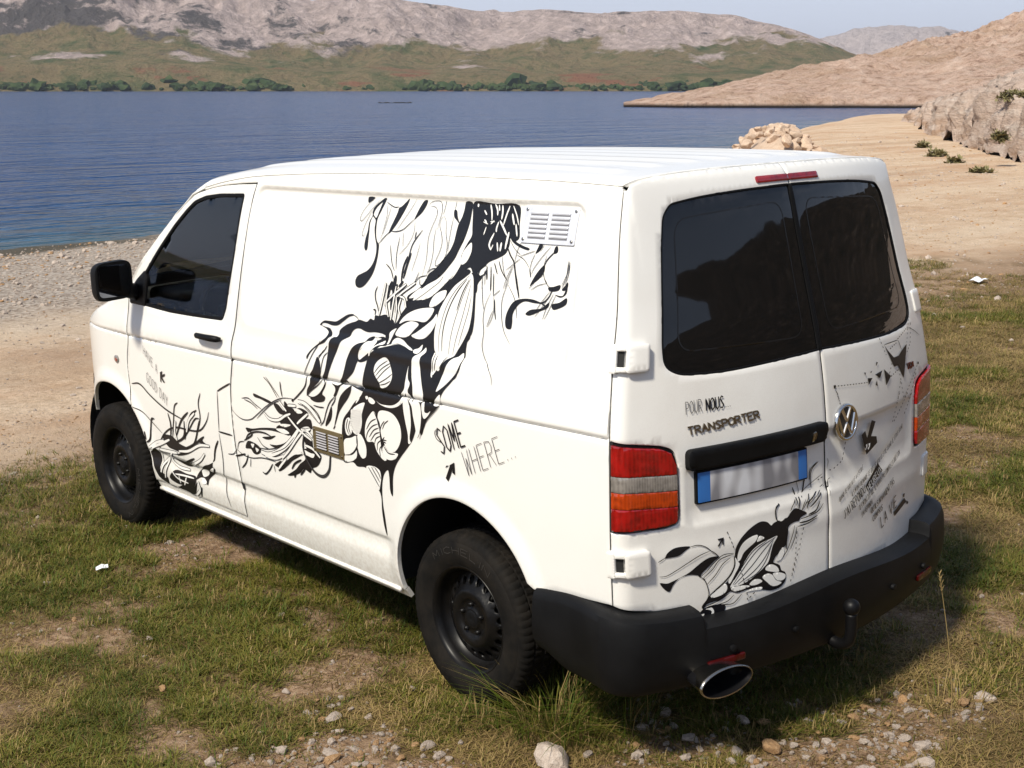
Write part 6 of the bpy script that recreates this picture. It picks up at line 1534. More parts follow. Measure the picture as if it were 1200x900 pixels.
def emblem():
    """round chrome emblem: ring with two stacked letters cut as raised bars"""
    cs, cv, r = .112, 1.043, .066; t = np.linspace(0, 2 * math.pi, 65)[:-1]; ring = np.stack([cs + r * np.cos(t), cv + r * np.sin(t)], 1)
    e = panel('emblem', SR, ring, mat('emblem_ground', (.03, .028, .026), .35), rdoor2, step=.02, bstep=.02, off=.006, flange=.006, soft=.002)
    def bar(pts, w):
        P = dense(pts, .06, False) * r + np.array([cs, cv]); T = np.gradient(P, axis=0); T /= np.linalg.norm(T, axis=1)[:, None] + 1e-9; N = np.stack([-T[:, 1], T[:, 0]], 1); n = len(P)
        V = np.concatenate([SR((P + N * w / 2 * a)[:, 0], (P + N * w / 2 * a)[:, 1], h) for a, h in ((1, .006), (.6, .0105), (-.6, .0105), (-1, .006))])
        mesh('emblem_bar', V, [(j * n + i, (j + 1) * n + i, (j + 1) * n + i + 1, j * n + i + 1) for j in range(3) for i in range(n - 1)], CHROME, e, sharp=30)
    for q in ([(-.42, .80), (0, .08), (.42, .80)], [(-.80, .40), (-.40, -.70), (0, -.08), (.40, -.70), (.80, .40)]): bar([np.array(k) / 1.0 for k in q], .0125)
    tt = np.linspace(0, 2 * math.pi, 73); rv = []
    for a in tt[:-1]:
        for k, h in ((1.04, .002), (1.02, .010), (.94, .013), (.86, .010), (.85, .005)): rv.append(SR(cs + r * k * math.cos(a), cv + r * k * math.sin(a), h))
    mesh('emblem_ring', rv, grid_faces(72, 5, closed_u=True), CHROME, e)
emblem()
# ------------------------------------------------------------ stones, gravel, grass, shrubs
def make_stone_mat(name, a, b, c):
    m = mat(name, a, .9, spec=.2); g = NT(m); v = g.obj(); oi = g.n('ShaderNodeObjectInfo')
    n = g.noise(7, 7, .65, v); n2 = g.noise(40, 5, .65, v)
    k = g.ramp(n, [(.3, a), (.55, b), (.75, c)]); k = g.mix(g.val(n2, .5, .75, 0, .5), k, tuple(x * .5 for x in a))
    k = g.mix(g.val(oi.outputs['Random'], 0, 1, 0, .55), k, tuple(x * .62 for x in b)); g.color(k)
    g.bump(g.math('ADD', n, g.math('MULTIPLY', n2, .4)), .8, .02); return m
LIME = make_stone_mat('limestone', (.38, .30, .24), (.55, .46, .385), (.64, .57, .50))
OCHRE = make_stone_mat('ochre_stone', (.36, .20, .09), (.50, .31, .16), (.58, .42, .27))
BOULD = make_stone_mat('bank_boulder', (.42, .29, .20), (.62, .47, .35), (.72, .59, .47))
def stone_mesh(name, seed, material, sub=2):
    bm = bmesh.new(); bmesh.ops.create_icosphere(bm, subdivisions=sub, radius=.5); r = random.Random(seed)
    sc_ = (r.uniform(.8, 1.2), r.uniform(.6, .95), r.uniform(.42, .72))
    for k in range(15):                                  # chip flat facets off
        n = Vector((r.gauss(0, 1), r.gauss(0, 1), r.gauss(0, 1))).normalized(); d = r.uniform(.24, .42)
        for v in bm.verts:
            e = v.co.dot(n) - d
            if e > 0: v.co -= n * e * .92
    for v in bm.verts:
        v.co *= 1 + .10 * (float(vnoise(v.co.x * 4 + seed, v.co.y * 4 + v.co.z * 3, seed)) - .5)
        v.co = Vector((v.co.x * sc_[0], v.co.y * sc_[1], v.co.z * sc_[2]))
    me = bpy.data.meshes.new(name); bm.to_mesh(me); bm.free(); me.materials.append(material)
    me.polygons.foreach_set('use_smooth', np.ones(len(me.polygons), bool)); me.set_sharp_from_angle(angle=math.radians(17)); return me
SM = [stone_mesh('stone', 10 + i, LIME) for i in range(6)]; SO = [stone_mesh('stone', 40 + i, OCHRE) for i in range(3)]; BM_ = [stone_mesh('boulder', 70 + i, BOULD, 3) for i in range(7)]
STONES = [(-.987, -.587, .194, 0), (-1.552, -.022, .07, 0), (-1.386, .216, .08, 0), (-1.278, .135, .05, 0), (-1.43, .326, .047, 0), (-1.261, -.203, .07, 0), (-1.266, -.284, .054, 0), (-1.279, -.161, .045, 1), (-1.565, 1.367, .039, 0), (-1.622, 2.329, .062, 0), (-1.25, 3.345, .05, 0), (-1.764, .853, .057, 1), (-.986, 1.231, .048, 0), (-.656, 1.102, .036, 0), (-1.01, .22, .041, 0), (-1.261, .345, .041, 0), (-1.309, .361, .038, 0), (-1.393, .537, .042, 0), (-1.347, .381, .034, 1), (-1.288, .235, .034, 0), (-1.267, .052, .033, 0), (-1.382, -.212, .044, 1), (-1.154, -.267, .038, 0), (-.267, -.84, .073, 0), (-.361, -.837, .046, 0), (-.372, -1.051, .109, 1), (-.476, -.982, .064, 0), (-.286, -1.09, .052, 0), (-.484, -1.057, .069, 0), (.16, -1.088, .062, 1), (.055, -1.104, .061, 1), (-.002, -1.096, .044, 0), (-.518, -.798, .071, 0), (-.436, -.608, .073, 0), (-.483, -.694, .053, 0), (-.577, -.632, .059, 0), (-.09, -.999, .05, 0), (-.862, -.631, .057, 0), (.063, -1.319, .05, 0), (-.233, -.913, .066, 1), (-.542, -1.017, .057, 0), (-.536, -.947, .044, 0), (-.132, -1.088, .033, 1), (-.231, -.99, .033, 1), (-.158, -1.164, .029, 1), (1.18, -.784, .04, 0), (.485, -1.082, .032, 0), (1.48, -.796, .038, 0), (.113, -1.214, .034, 1), (-.547, -.876, .038, 0), (10.033, 3.998, .123, 0), (7.936, 3.169, .079, 0), (7.565, 2.45, .067, 0), (8.519, 3.843, .075, 0)]
for i, (x, y, w, o) in enumerate(STONES):
    me = (SO[i % 3] if o else SM[i % 6]); s = bpy.data.objects.new('stone', me)
    k = w * 1.05; s.scale = (k, k, k); s.rotation_euler = (random.uniform(-.3, .3), random.uniform(-.3, .3), random.uniform(0, 6.28))
    s.location = (x, y, float(ground_z(x, y)) + k * .13)
    if w > .15: lab, gr = 'large pale rock half buried in grass beside the long grass clump', None
    elif o and y < -.5: lab, gr = 'ochre stone in the rubble patch behind the exhaust', 'ochre stones behind the van'
    elif y < -.5: lab, gr = 'pale limestone piece on the ground behind the rear bumper', 'pale stones behind the van'
    elif x > 5: lab, gr = 'pale stone at the far edge of the grass', 'stones at the edge of the track'
    elif y > .45: lab, gr = 'small pale stone in the turf alongside the van', 'stones in the turf'
    else: lab, gr = 'broken stone in the gravel patch beside the rear wheel', 'stones beside the rear wheel'
    link(s, None, label=lab, category='stone')
    if gr: s['group'] = gr
# rubble bank at the water's edge
k = 0
r_ = random.Random(5)
while k < 280:
    t = r_.random()**.8; w = r_.random(); x = 33.5 + 17 * t + r_.uniform(-.6, .6); y0 = 25.4 + 13.5 * t; y = y0 + (w - .35) * 6.0 * (1 - .35 * t)
    h = 1.35 * math.exp(-((w - .40) / .26)**2) * (1 - .45 * t) * (.55 + .45 * min(1, t * 6 + .25))
    sz = r_.uniform(.28, .72) * (1.5 if r_.random() < .10 else 1)
    o = bpy.data.objects.new('boulder', BM_[k % 7]); o.scale = (sz, sz * r_.uniform(.8, 1.2), sz * r_.uniform(.8, 1.3)); o.rotation_euler = (r_.uniform(-.6, .6), r_.uniform(-.6, .6), r_.uniform(0, 6.28))
    o.location = (x, y, float(ground_z(x, y)) + h * .9 - .18 * sz + .08)
    link(o, None, label='pale limestone boulder heaped in the rubble bank above the water', category='boulder', group='boulders of the rubble bank'); k += 1
def heap_core():
    nu, nv = 70, 40; T, Wd = np.meshgrid(np.linspace(-.06, 1.05, nu), np.linspace(-.15, 1.15, nv), indexing='ij')
    x = 33.5 + 17 * T; y = 25.4 + 13.5 * T + (Wd - .35) * 6.0 * (1 - .35 * T)
    h = 1.35 * np.exp(-((Wd - .40) / .26)**2) * (1 - .45 * T) * np.clip(.55 + .45 * np.minimum(1, T * 6 + .25), 0, 1) * ss(-.06, .05, T)
    z = ground_z(x, y) + h + .5 * (fbm(x * 1.3, y * 1.3, 5, 4) - .5) * ss(0, .4, h) - .32
    mesh('rubble_bank', np.stack([x, y, z], -1).reshape(-1, 3), grid_faces(nu, nv), BOULD, kind='structure')
heap_core()
# limestone shelf beside the track
def outcrop():
    m = mat('shelf_rock', (.45, .34, .27), .95, spec=.15); g = NT(m); v = g.obj((1, 1, 4.5)); n = g.noise(.9, 8, .68, v); n2 = g.noise(5, 7, .7, v)
    c = g.ramp(n, [(.3, (.48, .35, .27)), (.5, (.64, .50, .41)), (.72, (.76, .66, .57))]); c = g.mix(g.val(n2, .52, .70, 0, .6), c, (.20, .145, .105))
    sp = g.n('ShaderNodeSeparateXYZ'); g.l(g.obj(), sp.inputs[0]); c = g.mix(g.math('MULTIPLY', g.val(sp.outputs[2], 1.0, .1), g.val(g.noise(.4, 4, .6, v), .48, .6, 0, .7)), c, (.36, .20, .10)); g.color(c)
    g.bump(g.math('ADD', n, g.math('MULTIPLY', n2, .5)), 1.0, .35)
    A = np.array([(84, 54), (68, 42.2), (57, 34.2), (44, 24.6), (35.6, 17.6), (28, 10.5), (20, 2)]); nu, nv = 300, 170
    t = np.linspace(0, 1, nu); L = np.concatenate([[0], np.cumsum(np.hypot(*np.diff(A, axis=0).T))]); L /= L[-1]
    bx = np.interp(t, L, A[:, 0]); by = np.interp(t, L, A[:, 1]); w = np.linspace(0, 1, nv)**2.7 * 46
    BX, Wd = np.meshgrid(bx, w, indexing='ij'); BY = by[:, None] + 0 * Wd; wob = .55 * (fbm(BX * .25, BY * .25, 8, 4) - .5) * 2
    x = BX + (Wd + wob) * .55; y = BY - (Wd + wob) * .835
    T = t[:, None] + 0 * Wd; top = np.interp(T, [0, .12, .35, .6, .8, 1], [.5, 2.0, 3.0, 3.9, 2.6, .2])
    blk = fbm(x * .55, y * .55, 14, 5, .55); ledge = np.floor(blk * 5) / 5
    h = top * (.55 * ss(0, .9, Wd + 1.2 * (blk - .5)) + .45 * ss(.5, 6, Wd)) + .055 * np.maximum(Wd - 3, 0) * ss(1, .7, T)
    z = ground_z(x, y, False) * ss(30, 0, Wd) + h * (.80 + .45 * (.4 * blk + .6 * ledge)) + .75 * (fbm(x * 1.4, y * 1.4, 33, 4, .6, True) - .6) * ss(0, .5, h) - .05
    al = T * 80; led = fbm(al * .30, z * 1.9, 91, 4, .55) - .5 + .5 * (fbm(al * 1.1, z * 3.5, 95, 3) - .5); pu = .8 * led * ss(.05, .5, h) * ss(14, 2, Wd)
    x = x - .55 * pu; y = y + .835 * pu
    mesh('rock_shelf', np.stack([x, y, z], -1).reshape(-1, 3), grid_faces(nu, nv), m, kind='structure')
    return lambda X, Y: 0
outcrop()
# ---- leaf masses
def leaf_mat(name, c0, c1):
    m = mat(name, c0, .7, spec=.25); g = NT(m); oi = g.n('ShaderNodeObjectInfo'); v = g.obj(); n = g.noise(9, 3, .6, v)
    g.color(g.mix(n, c0, c1)); g.b.inputs['Subsurface Weight'].default_value = 0; return m
SHRUBM = leaf_mat('scrub_leaf', (.12, .115, .045), (.28, .24, .12)); TWIG = mat('twig', (.12, .085, .055), .9)
def shrub(x, y, z, rx, rz, n, lab, seed):
    r = random.Random(seed); root = empty('shrub', None, (x, y, z), label=lab, category='shrub', group='low shrubs on the rocks'); V = []; F = []
    for i in range(n):
        a = r.uniform(0, 6.28); q = r.random()**.5; h = r.random(); p = Vector((math.cos(a) * q * rx * (1 - .5 * h), math.sin(a) * q * rx * (1 - .5 * h), h * rz * (.6 + .5 * r.random())))
        d = Vector((r.gauss(0, 1), r.gauss(0, 1), r.gauss(0, .7) + .3)).normalized() * .17 * r.uniform(.5, 1.3); s_ = Vector((-d.y, d.x, r.uniform(-.02, .02))) * .35
        k = len(V); V += [p - s_ * .5, p + d * .5 - s_, p + d, p + d * .5 + s_]; F.append((k, k + 1, k + 2, k + 3))
    mesh('foliage', V, F, SHRUBM, root, smooth=False, kind='stuff')
    tv = []; tf = []
    for i in range(4):
        a = r.uniform(0, 6.28); v_, f_ = tube_data([(0, 0, -.1), (math.cos(a) * rx * .3, math.sin(a) * rx * .3, rz * .4), (math.cos(a) * rx * .55, math.sin(a) * rx * .55, rz * .8)], [.03, .02, .008], 5); o = len(tv); tv += v_; tf += [tuple(j + o for j in q) for q in f_]
    mesh('stems', tv, tf, TWIG, root)
for i, (u, v, d, rx, rz, n, lab) in enumerate([(1188, 112, 52, 1.0, .45, 1100, 'dry scrubby bush on top of the rock shelf'), (1098, 172, 50, .7, .42, 700, 'small green bush at the foot of the rock shelf'), (1120, 178, 45.5, .5, .3, 500, 'tiny green bush by the edge of the track'), (1082, 163, 57, .6, .4, 500, 'low bush in the shade where the shelf meets the track'), (1172, 160, 43.5, .5, .35, 500, 'bush growing from the cleft in the rock face'), (1150, 188, 41, .7, .22, 500, 'flat green weed patch beside the track')]):
    q = pix(u, v); q = q / math.hypot(q[0], q[1]); p = CAM + q * d; rx *= .62; rz *= .62; n = int(n * .6); shrub(p[0], p[1], p[2] - rz * .5 if i in (0, 4) else float(ground_z(p[0], p[1])) - .04, rx, rz, n, lab, 30 + i)
# far shore trees: one belt that nobody could count, plus terrace scrub
def far_trees():
    m = mat('far_tree_green', (.03, .05, .022), .95, spec=.05); g = NT(m); v = g.obj(); n = g.noise(.06, 5, .7, v); g.color(g.ramp(n, [(.3, (.020, .034, .018)), (.55, (.042, .066, .026)), (.75, (.090, .105, .045))]))
    bm = bmesh.new(); bmesh.ops.create_icosphere(bm, subdivisions=2, radius=1); bv = np.array([v_.co[:] for v_ in bm.verts]); bf = [tuple(q.index for q in f_.verts) for f_ in bm.faces]; bm.free()
    V = []; F = []; n_ = 0; r = np.random.default_rng(3); az0 = math.atan2(CR[2][0], CR[2][1])
    for i in range(2200):
        u = r.uniform(-60, 860); dens = float(vnoise(np.array(u * .022), np.array(2.), 5)) + .35 * float(vnoise(np.array(u * .09), np.array(7.), 6))
        if r.random() > (dens - .18) * 1.2: continue
        d = 1336 + abs(r.normal(0, 1)) * 26 if r.random() < .75 else r.uniform(1380, 1620); az = az0 + math.atan((u - 600) / FPX); s_ = 1.0 * math.exp(r.normal(.55, .45)) * (1.2 if d < 1380 else .7)
        x = CAM[0] + d * math.sin(az); y = CAM[1] + d * math.cos(az); z = SEA + (1.5 if d < 1360 else 5 + (d - 1380) * .05) + s_ * .5
        q = bv * (1 + 1.1 * (vnoise(bv[:, 0] * 2.6 + i, bv[:, 1] * 2.6 + bv[:, 2] * 2.1, i) - .5))[:, None] * np.array([s_ * r.uniform(1, 1.9), s_ * r.uniform(1, 1.9), s_]) + np.array([x, y, z])
        V.append(q); F += [tuple(j + n_ for j in t) for t in bf]; n_ += len(q)
    mesh('shore_woodland', np.concatenate(V), F, m, smooth=False, kind='stuff', label='dark green belt of trees along the far shore', category='trees')
far_trees()
def far_bits():
    def at_(u, v, d): q = pix(u, v); q = q / math.hypot(q[0], q[1]); return CAM + q * d
    p = at_(463, 120.5, 300); o = mesh('reef', [(p[0] + a * .755 * 3.6 + b * .3, p[1] - a * .656 * 3.6 + b * .3, SEA - .1 + h) for a in np.linspace(-1, 1, 15) for b, h in ((-.9, 0), (-.3, .22 + .12 * math.sin(a * 9)), (.3, .25 + .1 * math.cos(a * 13)), (.9, 0))], grid_faces(15, 4), mat('wet_reef', (.02, .018, .016), .5), label='thin dark reef just breaking the water surface', category='reef')
    p = at_(970, 78, 470); rt = empty('beacon', None, tuple(p), label='tiny red beacon on the headland crest', category='beacon')
    v, f = tube_data([(0, 0, -1.5), (0, 0, .4), (0, 0, 1.0)], [.35, .3, .25], 10); mesh('post', v, f, mat('beacon_red', (.45, .03, .02), .5), rt); v, f = tube_data([(0, 0, 1.0), (0, 0, 1.5)], .45, 10); mesh('lantern', v, f, mat('beacon_light', (.5, .1, .06), .5), rt)
far_bits()
# litter
PAPER = mat('paper_scrap', (.78, .80, .84), .6)
def scrap(x, y, w, h, lab, seed, cat):
    n = 7; a, b = np.meshgrid(np.linspace(-1, 1, n), np.linspace(-1, 1, n), indexing='ij'); r = np.hypot(a, b)
    z = .018 * (vnoise(a * 1.7 + seed, b * 1.7, seed) - .3) + .01
    px_, py_ = x + a * w * .5 + b * .01, y + b * h * .5 + a * .008
    mesh('paper_scrap' if cat == 'paper' else 'plastic_bag', np.stack([px_, py_, ground_z(px_, py_) * 0 + float(ground_z(x, y)) + .02 + z * (1 if cat == 'paper' else 2.4)], -1).reshape(-1, 3), grid_faces(n, n), PAPER, label=lab, category=cat)
scrap(-1.356, 2.293, .07, .05, 'small white paper scrap lying in the turf by the van', 3, 'paper'); scrap(11.27, 4.95, .26, .16, 'crumpled pale plastic bag lying on the sandy track', 9, 'plastic bag')
# ---- scattered stuff by geometry nodes: points carry turn, size and variant
lib = bpy.data.collections.new('scatter_library')
def scatter(name, pts, rot, scl, pick, protos, lab, cat, tilt=None):
    me = bpy.data.meshes.new(name); me.vertices.add(len(pts)); me.vertices.foreach_set('co', np.asarray(pts, np.float32).ravel())
    R3 = np.zeros((len(pts), 3), np.float32); R3[:, 2] = rot
    if tilt is not None: R3[:, :2] = tilt
    a = me.attributes.new('turn', 'FLOAT_VECTOR', 'POINT'); a.data.foreach_set('vector', R3.ravel())
    a = me.attributes.new('size', 'FLOAT_VECTOR', 'POINT'); a.data.foreach_set('vector', np.repeat(np.asarray(scl, np.float32)[:, None], 3, 1).ravel() if np.ndim(scl) == 1 else np.asarray(scl, np.float32).ravel())
    a = me.attributes.new('pick', 'INT', 'POINT'); a.data.foreach_set('value', np.asarray(pick, np.int32))
    c = bpy.data.collections.new(name + '_parts')
    for i, p in enumerate(protos):
        o = bpy.data.objects.new('%02d_%s' % (i, name), p); c.objects.link(o)
    o = link(bpy.data.objects.new(name, me), None, kind='stuff', label=lab, category=cat)
    ng = bpy.data.node_groups.new(name, 'GeometryNodeTree'); ng.interface.new_socket('Geometry', in_out='INPUT', socket_type='NodeSocketGeometry'); ng.interface.new_socket('Geometry', in_out='OUTPUT', socket_type='NodeSocketGeometry')
    N = ng.nodes.new; gi, go = N('NodeGroupInput'), N('NodeGroupOutput'); ip = N('GeometryNodeInstanceOnPoints'); ci = N('GeometryNodeCollectionInfo'); ci.inputs['Collection'].default_value = c; ci.inputs['Separate Children'].default_value = True; ci.inputs['Reset Children'].default_value = True
    def at(nm, t): x = N('GeometryNodeInputNamedAttribute'); x.data_type = t; x.inputs['Name'].default_value = nm; return x.outputs['Attribute']
    e2r = N('FunctionNodeEulerToRotation'); ng.links.new(at('turn', 'FLOAT_VECTOR'), e2r.inputs[0])
    ng.links.new(gi.outputs[0], ip.inputs['Points']); ng.links.new(ci.outputs[0], ip.inputs['Instance']); ip.inputs['Pick Instance'].default_value = True
    ng.links.new(at('pick', 'INT'), ip.inputs['Instance Index']); ng.links.new(e2r.outputs[0], ip.inputs['Rotation']); ng.links.new(at('size', 'FLOAT_VECTOR'), ip.inputs['Scale']); ng.links.new(ip.outputs[0], go.inputs[0])
    md = o.modifiers.new('scatter', 'NODES'); md.node_group = ng; return o
def blade_mat(name, c0, c1):
    m = mat(name, c0, .6, spec=.25); g = NT(m); oi = g.n('ShaderNodeObjectInfo'); gm = g.n('ShaderNodeNewGeometry'); v = g.obj(); n = g.noise(2.0, 3, .6, gm.outputs['Position'])
    k = g.mix(g.val(n, .35, .65), c0, c1); g.color(k)
    tr = g.n('ShaderNodeBsdfTranslucent'); g.l(k, tr.inputs['Color']); ad = g.n('ShaderNodeMixShader'); ad.inputs[0].default_value = .25
    out = m.node_tree.nodes['Material Output']; g.l(g.b.outputs[0], ad.inputs[1]); g.l(tr.outputs[0], ad.inputs[2]); g.l(ad.outputs[0], out.inputs[0]); return m
GREEN = blade_mat('grass_green', (.046, .078, .008), (.105, .135, .015)); OLIVE = blade_mat('grass_olive', (.105, .108, .016), (.185, .160, .030)); STRAW = blade_mat('grass_straw', (.23, .160, .060), (.38, .275, .115))
def blades(seed, n, h, spread, lean, w, mats_, wts):
    r = random.Random(seed); V = []; F = []; MI = []
    for i in range(n):
        a = r.uniform(0, 6.28); q = spread * r.random()**.6; b = Vector((math.cos(a) * q, math.sin(a) * q, -.006)); L = h * r.uniform(.5, 1.15); d = a + r.gauss(0, .8); le = lean * r.uniform(.25, 1.3)
        dirv = Vector((math.cos(d), math.sin(d), 0)); sd = Vector((-dirv.y, dirv.x, 0)) * w * r.uniform(.7, 1.2); k = len(V)
        for t, ww in ((0, 1), (.4, .9), (.75, .6), (1, .08)):
            c = b + Vector((0, 0, 1)) * L * (t - .45 * le * t * t) + dirv * L * le * t * t
            V += [c - sd * ww * .5, c + sd * ww * .5]
        mi = r.choices(range(len(mats_)), wts)[0]
        for j in range(3): F.append((k + 2 * j, k + 2 * j + 1, k + 2 * j + 3, k + 2 * j + 2)); MI.append(mi)
    return V, F, MI
def tuft_mesh(seed, n, h, spread, lean, w, wts):
    V, F, MI = blades(seed, n, h, spread, lean, w, (GREEN, OLIVE, STRAW), wts); me = bpy.data.meshes.new('tuft'); me.from_pydata(V, [], F)
    for m_ in (GREEN, OLIVE, STRAW): me.materials.append(m_)
    me.polygons.foreach_set('material_index', np.array(MI, np.int32)); return me
def turf():
    N = 420000; x = rng.uniform(-3.6, 13, N); y = rng.uniform(-2.6, 7.5, N)
    P = np.stack([x, y, 0 * x], 1) - CAM; cz = P @ CR[2]; u = P @ CR[0] / cz * FPX; v = P @ CR[1] / cz * FPX
    ok = (cz > .5) & (np.abs(u) < 700) & (v < 620) & (v > -250); x, y, cz = x[ok], y[ok], cz[ok]
    m = grass_mask(x, y); keep = rng.random(len(x)) < (m**1.3 * .95 + .03 * (y < 4.5)) * np.clip(1.15 - cz * .045, .25, 1); x, y, cz = x[keep], y[keep], cz[keep]
    dry = fbm(x * .9, y * .9, 51, 4) * .65 + fbm(x * 3.1, y * 3.1, 52, 3) * .35 + .10 * ss(2, 6, x) + .16 * np.exp(-(((x - .4) / 1.2)**2 + ((y + 1.4) / .7)**2)) - .05
    pick = np.where(dry > .505, rng.integers(4, 6, len(x)), np.where(dry > .425, rng.integers(2, 4, len(x)), rng.integers(0, 2, len(x))))
    pr = [tuft_mesh(1, 9, .034, .022, .9, .0028, (4.5, 3, 1.6)), tuft_mesh(2, 8, .042, .026, 1.0, .0026, (4.5, 2.6, 1.8)), tuft_mesh(3, 8, .032, .026, 1.1, .0027, (1.6, 4, 3.4)), tuft_mesh(4, 8, .038, .024, 1.1, .0026, (1.4, 3.6, 4)), tuft_mesh(5, 8, .026, .030, 1.3, .0026, (.7, 2.2, 5)), tuft_mesh(6, 7, .036, .030, 1.3, .0024, (.5, 2.5, 5))]
    scl = rng.uniform(.65, 1.35, len(x)) * (.75 + .6 * fbm(x * 1.7, y * 1.7, 55, 3)) * (1 + .05 * cz)
    scatter('turf', np.stack([x, y, ground_z(x, y)], 1), rng.uniform(0, 6.28, len(x)), scl, pick, pr, 'short patchy green and straw coloured turf round the van', 'grass')
def thatch():
    N = 260000; x = rng.uniform(-3.6, 11, N); y = rng.uniform(-2.6, 6.0, N)
    P = np.stack([x, y, 0 * x], 1) - CAM; cz = P @ CR[2]; u = P @ CR[0] / cz * FPX; v = P @ CR[1] / cz * FPX
    n = fbm(x * 4.3, y * 4.3, 151, 3); ok = (cz > .5) & (np.abs(u) < 700) & (v < 620) & (v > -250) & (rng.random(N) < .75 * ss(5.4, 3.4, y + 1.5 * (n - .5)) * ss(.34, .56, n)); x, y, cz = x[ok], y[ok], cz[ok]
    brown = blade_mat('thatch_brown', (.085, .050, .022), (.20, .125, .055)); pr = []
    for i in range(4):
        V, F, MI = blades(60 + i, 8, .022, .034, 1.9, .0026, (brown, STRAW, OLIVE), ((6, 3, 2), (3, 5, 2), (5, 2, 4), (6, 2, 1))[i]); me = bpy.data.meshes.new('thatch'); me.from_pydata(V, [], F)
        for m_ in (brown, STRAW, OLIVE): me.materials.append(m_)
        me.polygons.foreach_set('material_index', np.array(MI, np.int32)); pr.append(me)
    scatter('thatch', np.stack([x, y, ground_z(x, y)], 1), rng.uniform(0, 6.28, len(x)), rng.uniform(.7, 1.5, len(x)) * (1 + .05 * cz), rng.integers(0, 4, len(x)), pr, 'flattened brown dead grass between the green turf', 'dead grass')
turf(); thatch()
def pebbles():
    pm = [stone_mesh('pebble', 200 + i, LIME, 1) for i in range(5)] + [stone_mesh('pebble', 220 + i, OCHRE, 1) for i in range(2)]
    # beach shingle
    N = 26000; x = rng.uniform(-7, 22, N); y = rng.uniform(8.5, 29, N); d = coast_d(x, y)
    k = (d > np.where(x < 9, 3.0, 1.2)) & (d < 13.5) & (rng.random(N) < ss(14, 7, d + 4 * (fbm(x * .4, y * .4, 79, 3) - .5)) * .9 + .05); x, y = x[k], y[k]; s_ = .045 * np.exp(rng.normal(0, .5, len(x)))
    scatter('shingle', np.stack([x, y, ground_z(x, y) + s_ * .1], 1), rng.uniform(0, 6.28, len(x)), s_, rng.integers(0, 6, len(x)), pm, 'pale pebble shingle of the beach', 'pebbles')
    # fine gravel where the turf is worn through
    N = 200000; x = rng.uniform(-3.2, 6, N); y = rng.uniform(-2.2, 6, N); m = grass_mask(x, y)
    near = np.minimum.reduce([np.hypot((x - a) / c, (y - b) / d) for a, b, c, d in ((-1.5, -.08, .55, .36), (-.28, -1.2, .8, .34), (-.45, -.75, .35, .25))])
    k = rng.random(N) < (1 - m) * np.where(near < 1.15, 1.0, .16); x, y = x[k], y[k]; s_ = np.where(near[k] < 1.15, .015, .009) * np.exp(rng.normal(0, .65, len(x)))
    scatter('gravel', np.stack([x, y, ground_z(x, y) + s_ * .1], 1), rng.uniform(0, 6.28, len(x)), s_, rng.integers(0, 7, len(x)), pm, 'fine gravel in the worn patches of turf', 'gravel')
    # loose chips over the sandy track
    N = 60000; x = rng.uniform(-8, 60, N) * rng.uniform(.2, 1, N); y = rng.uniform(3, 42, N); k = (rng.random(N) < .7) & (y > 4.0) & (coast_d(x, y) > 1.5); x, y = x[k], y[k]; s_ = .022 * np.exp(rng.normal(0, .6, len(x))) * (1 + np.hypot(x, y) * .02)
    scatter('track_chips', np.stack([x, y, ground_z(x, y) + s_ * .05], 1), rng.uniform(0, 6.28, len(x)), s_, rng.integers(0, 7, len(x)), pm, 'loose stone chips scattered over the sandy track', 'stone chips')
pebbles()
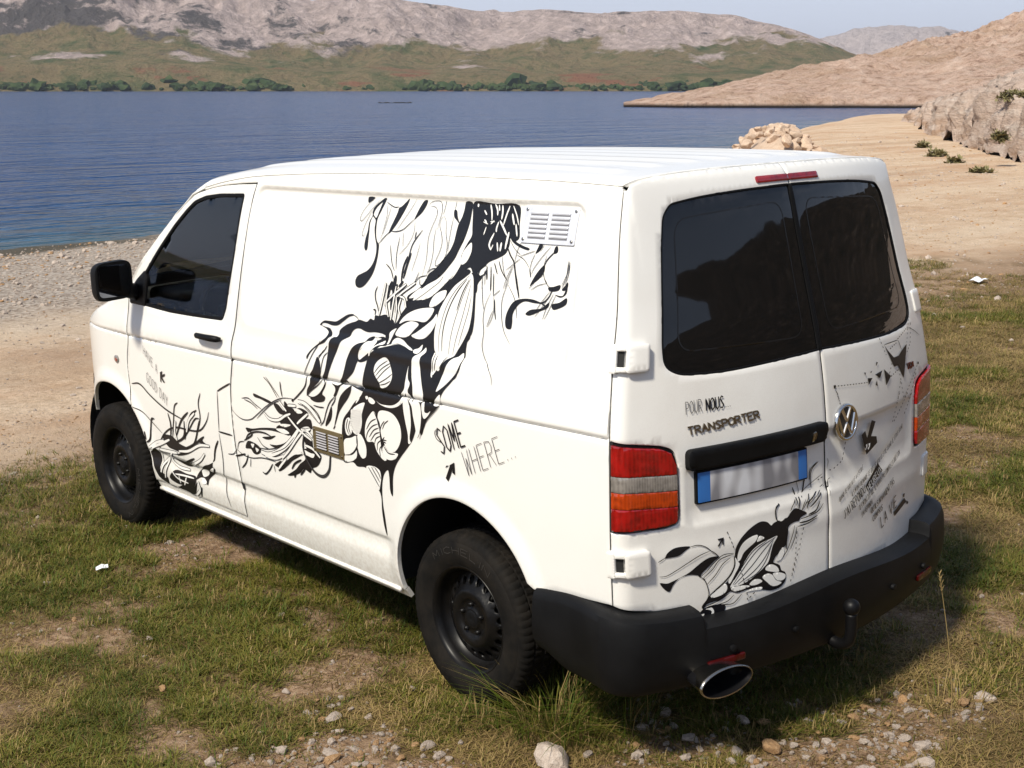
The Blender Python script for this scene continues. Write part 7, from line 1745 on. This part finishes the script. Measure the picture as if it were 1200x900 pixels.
# long grass clumps and the dry stalk
def clump(x, y, n, h, spread, lean, seed, lab, wts=(5, 3, 2), squash=1.0):
    V, F, MI = blades(seed, n, h, spread, lean, .0042, (GREEN, OLIVE, STRAW), wts); z = float(ground_z(x, y))
    mesh('grass_clump', [(x + v[0] , y + v[1] * squash, z + v[2]) for v in V], F, None, smooth=False, mats=[GREEN, OLIVE, STRAW], midx=MI, label=lab, category='grass clump', group='long grass clumps')
clump(-.80, -.40, 420, .30, .20, 1.0, 5, 'thick clump of long green grass leaning against the rear wheel'); clump(-.57, -.56, 130, .24, .13, 1.2, 6, 'thin straw tipped grass clump in front of the exhaust', (4, 3, 4)); clump(-1.00, -.16, 90, .14, .12, 1.0, 7, 'short grass clump at the foot of the rear tyre')
clump(-.93, 2.72, 120, .10, .16, 1.0, 8, 'short grass clump at the foot of the front tyre'); clump(.42, -1.30, 60, .13, .16, 1.1, 9, 'yellow dry grass clump beside the tall stalk', (1, 3, 5))
def stalk():
    x, y = .103, -1.475; z = float(ground_z(x, y)); P = smooth_poly([(x, y, z - .02), (x + .01, y + .01, z + .20), (x - .01, y + .03, z + .42), (x - .045, y + .06, z + .66)], 6, False)
    rt = empty('dry_stalk', None, (0, 0, 0), label='single tall straw coloured grass stalk rising in front of the bumper', category='grass stalk'); v, f = tube_data(P, np.linspace(.0022, .0012, len(P)), 6); mesh('stem', v, f, STRAW, rt)
    hv = []; hf = []
    for i in range(26):
        t = i / 26; b = P[-1] + (P[-3] - P[-1]) * (t * 1.2); a = i * 2.4; d = np.array([math.cos(a), math.sin(a), 1.2]) * .012; s_ = np.array([-math.sin(a), math.cos(a), 0]) * .0018; k = len(hv); hv += [b - s_, b + d * .6 - s_, b + d, b + d * .6 + s_]; hf.append((k, k + 1, k + 2, k + 3))
    mesh('seed_head', hv, hf, STRAW, rt, smooth=False)
stalk()
# ------------------------------------------------------------ air between the camera and the far shore
def haze():
    bm = bmesh.new(); bmesh.ops.create_cube(bm, size=1); bmesh.ops.scale(bm, vec=(31000, 31000, 268), verts=bm.verts); bmesh.ops.translate(bm, vec=(0, 0, 124), verts=bm.verts)
    m = bpy.data.materials.new('haze'); m.use_nodes = True; t = m.node_tree; t.nodes.clear(); o = t.nodes.new('ShaderNodeOutputMaterial'); v = t.nodes.new('ShaderNodeVolumePrincipled')
    v.inputs['Color'].default_value = (.88, .90, 1, 1); v.inputs['Density'].default_value = .00009; v.inputs['Anisotropy'].default_value = .3; t.links.new(v.outputs[0], o.inputs['Volume'])
    bm_obj('haze', bm, m, None, kind='stuff')
haze()
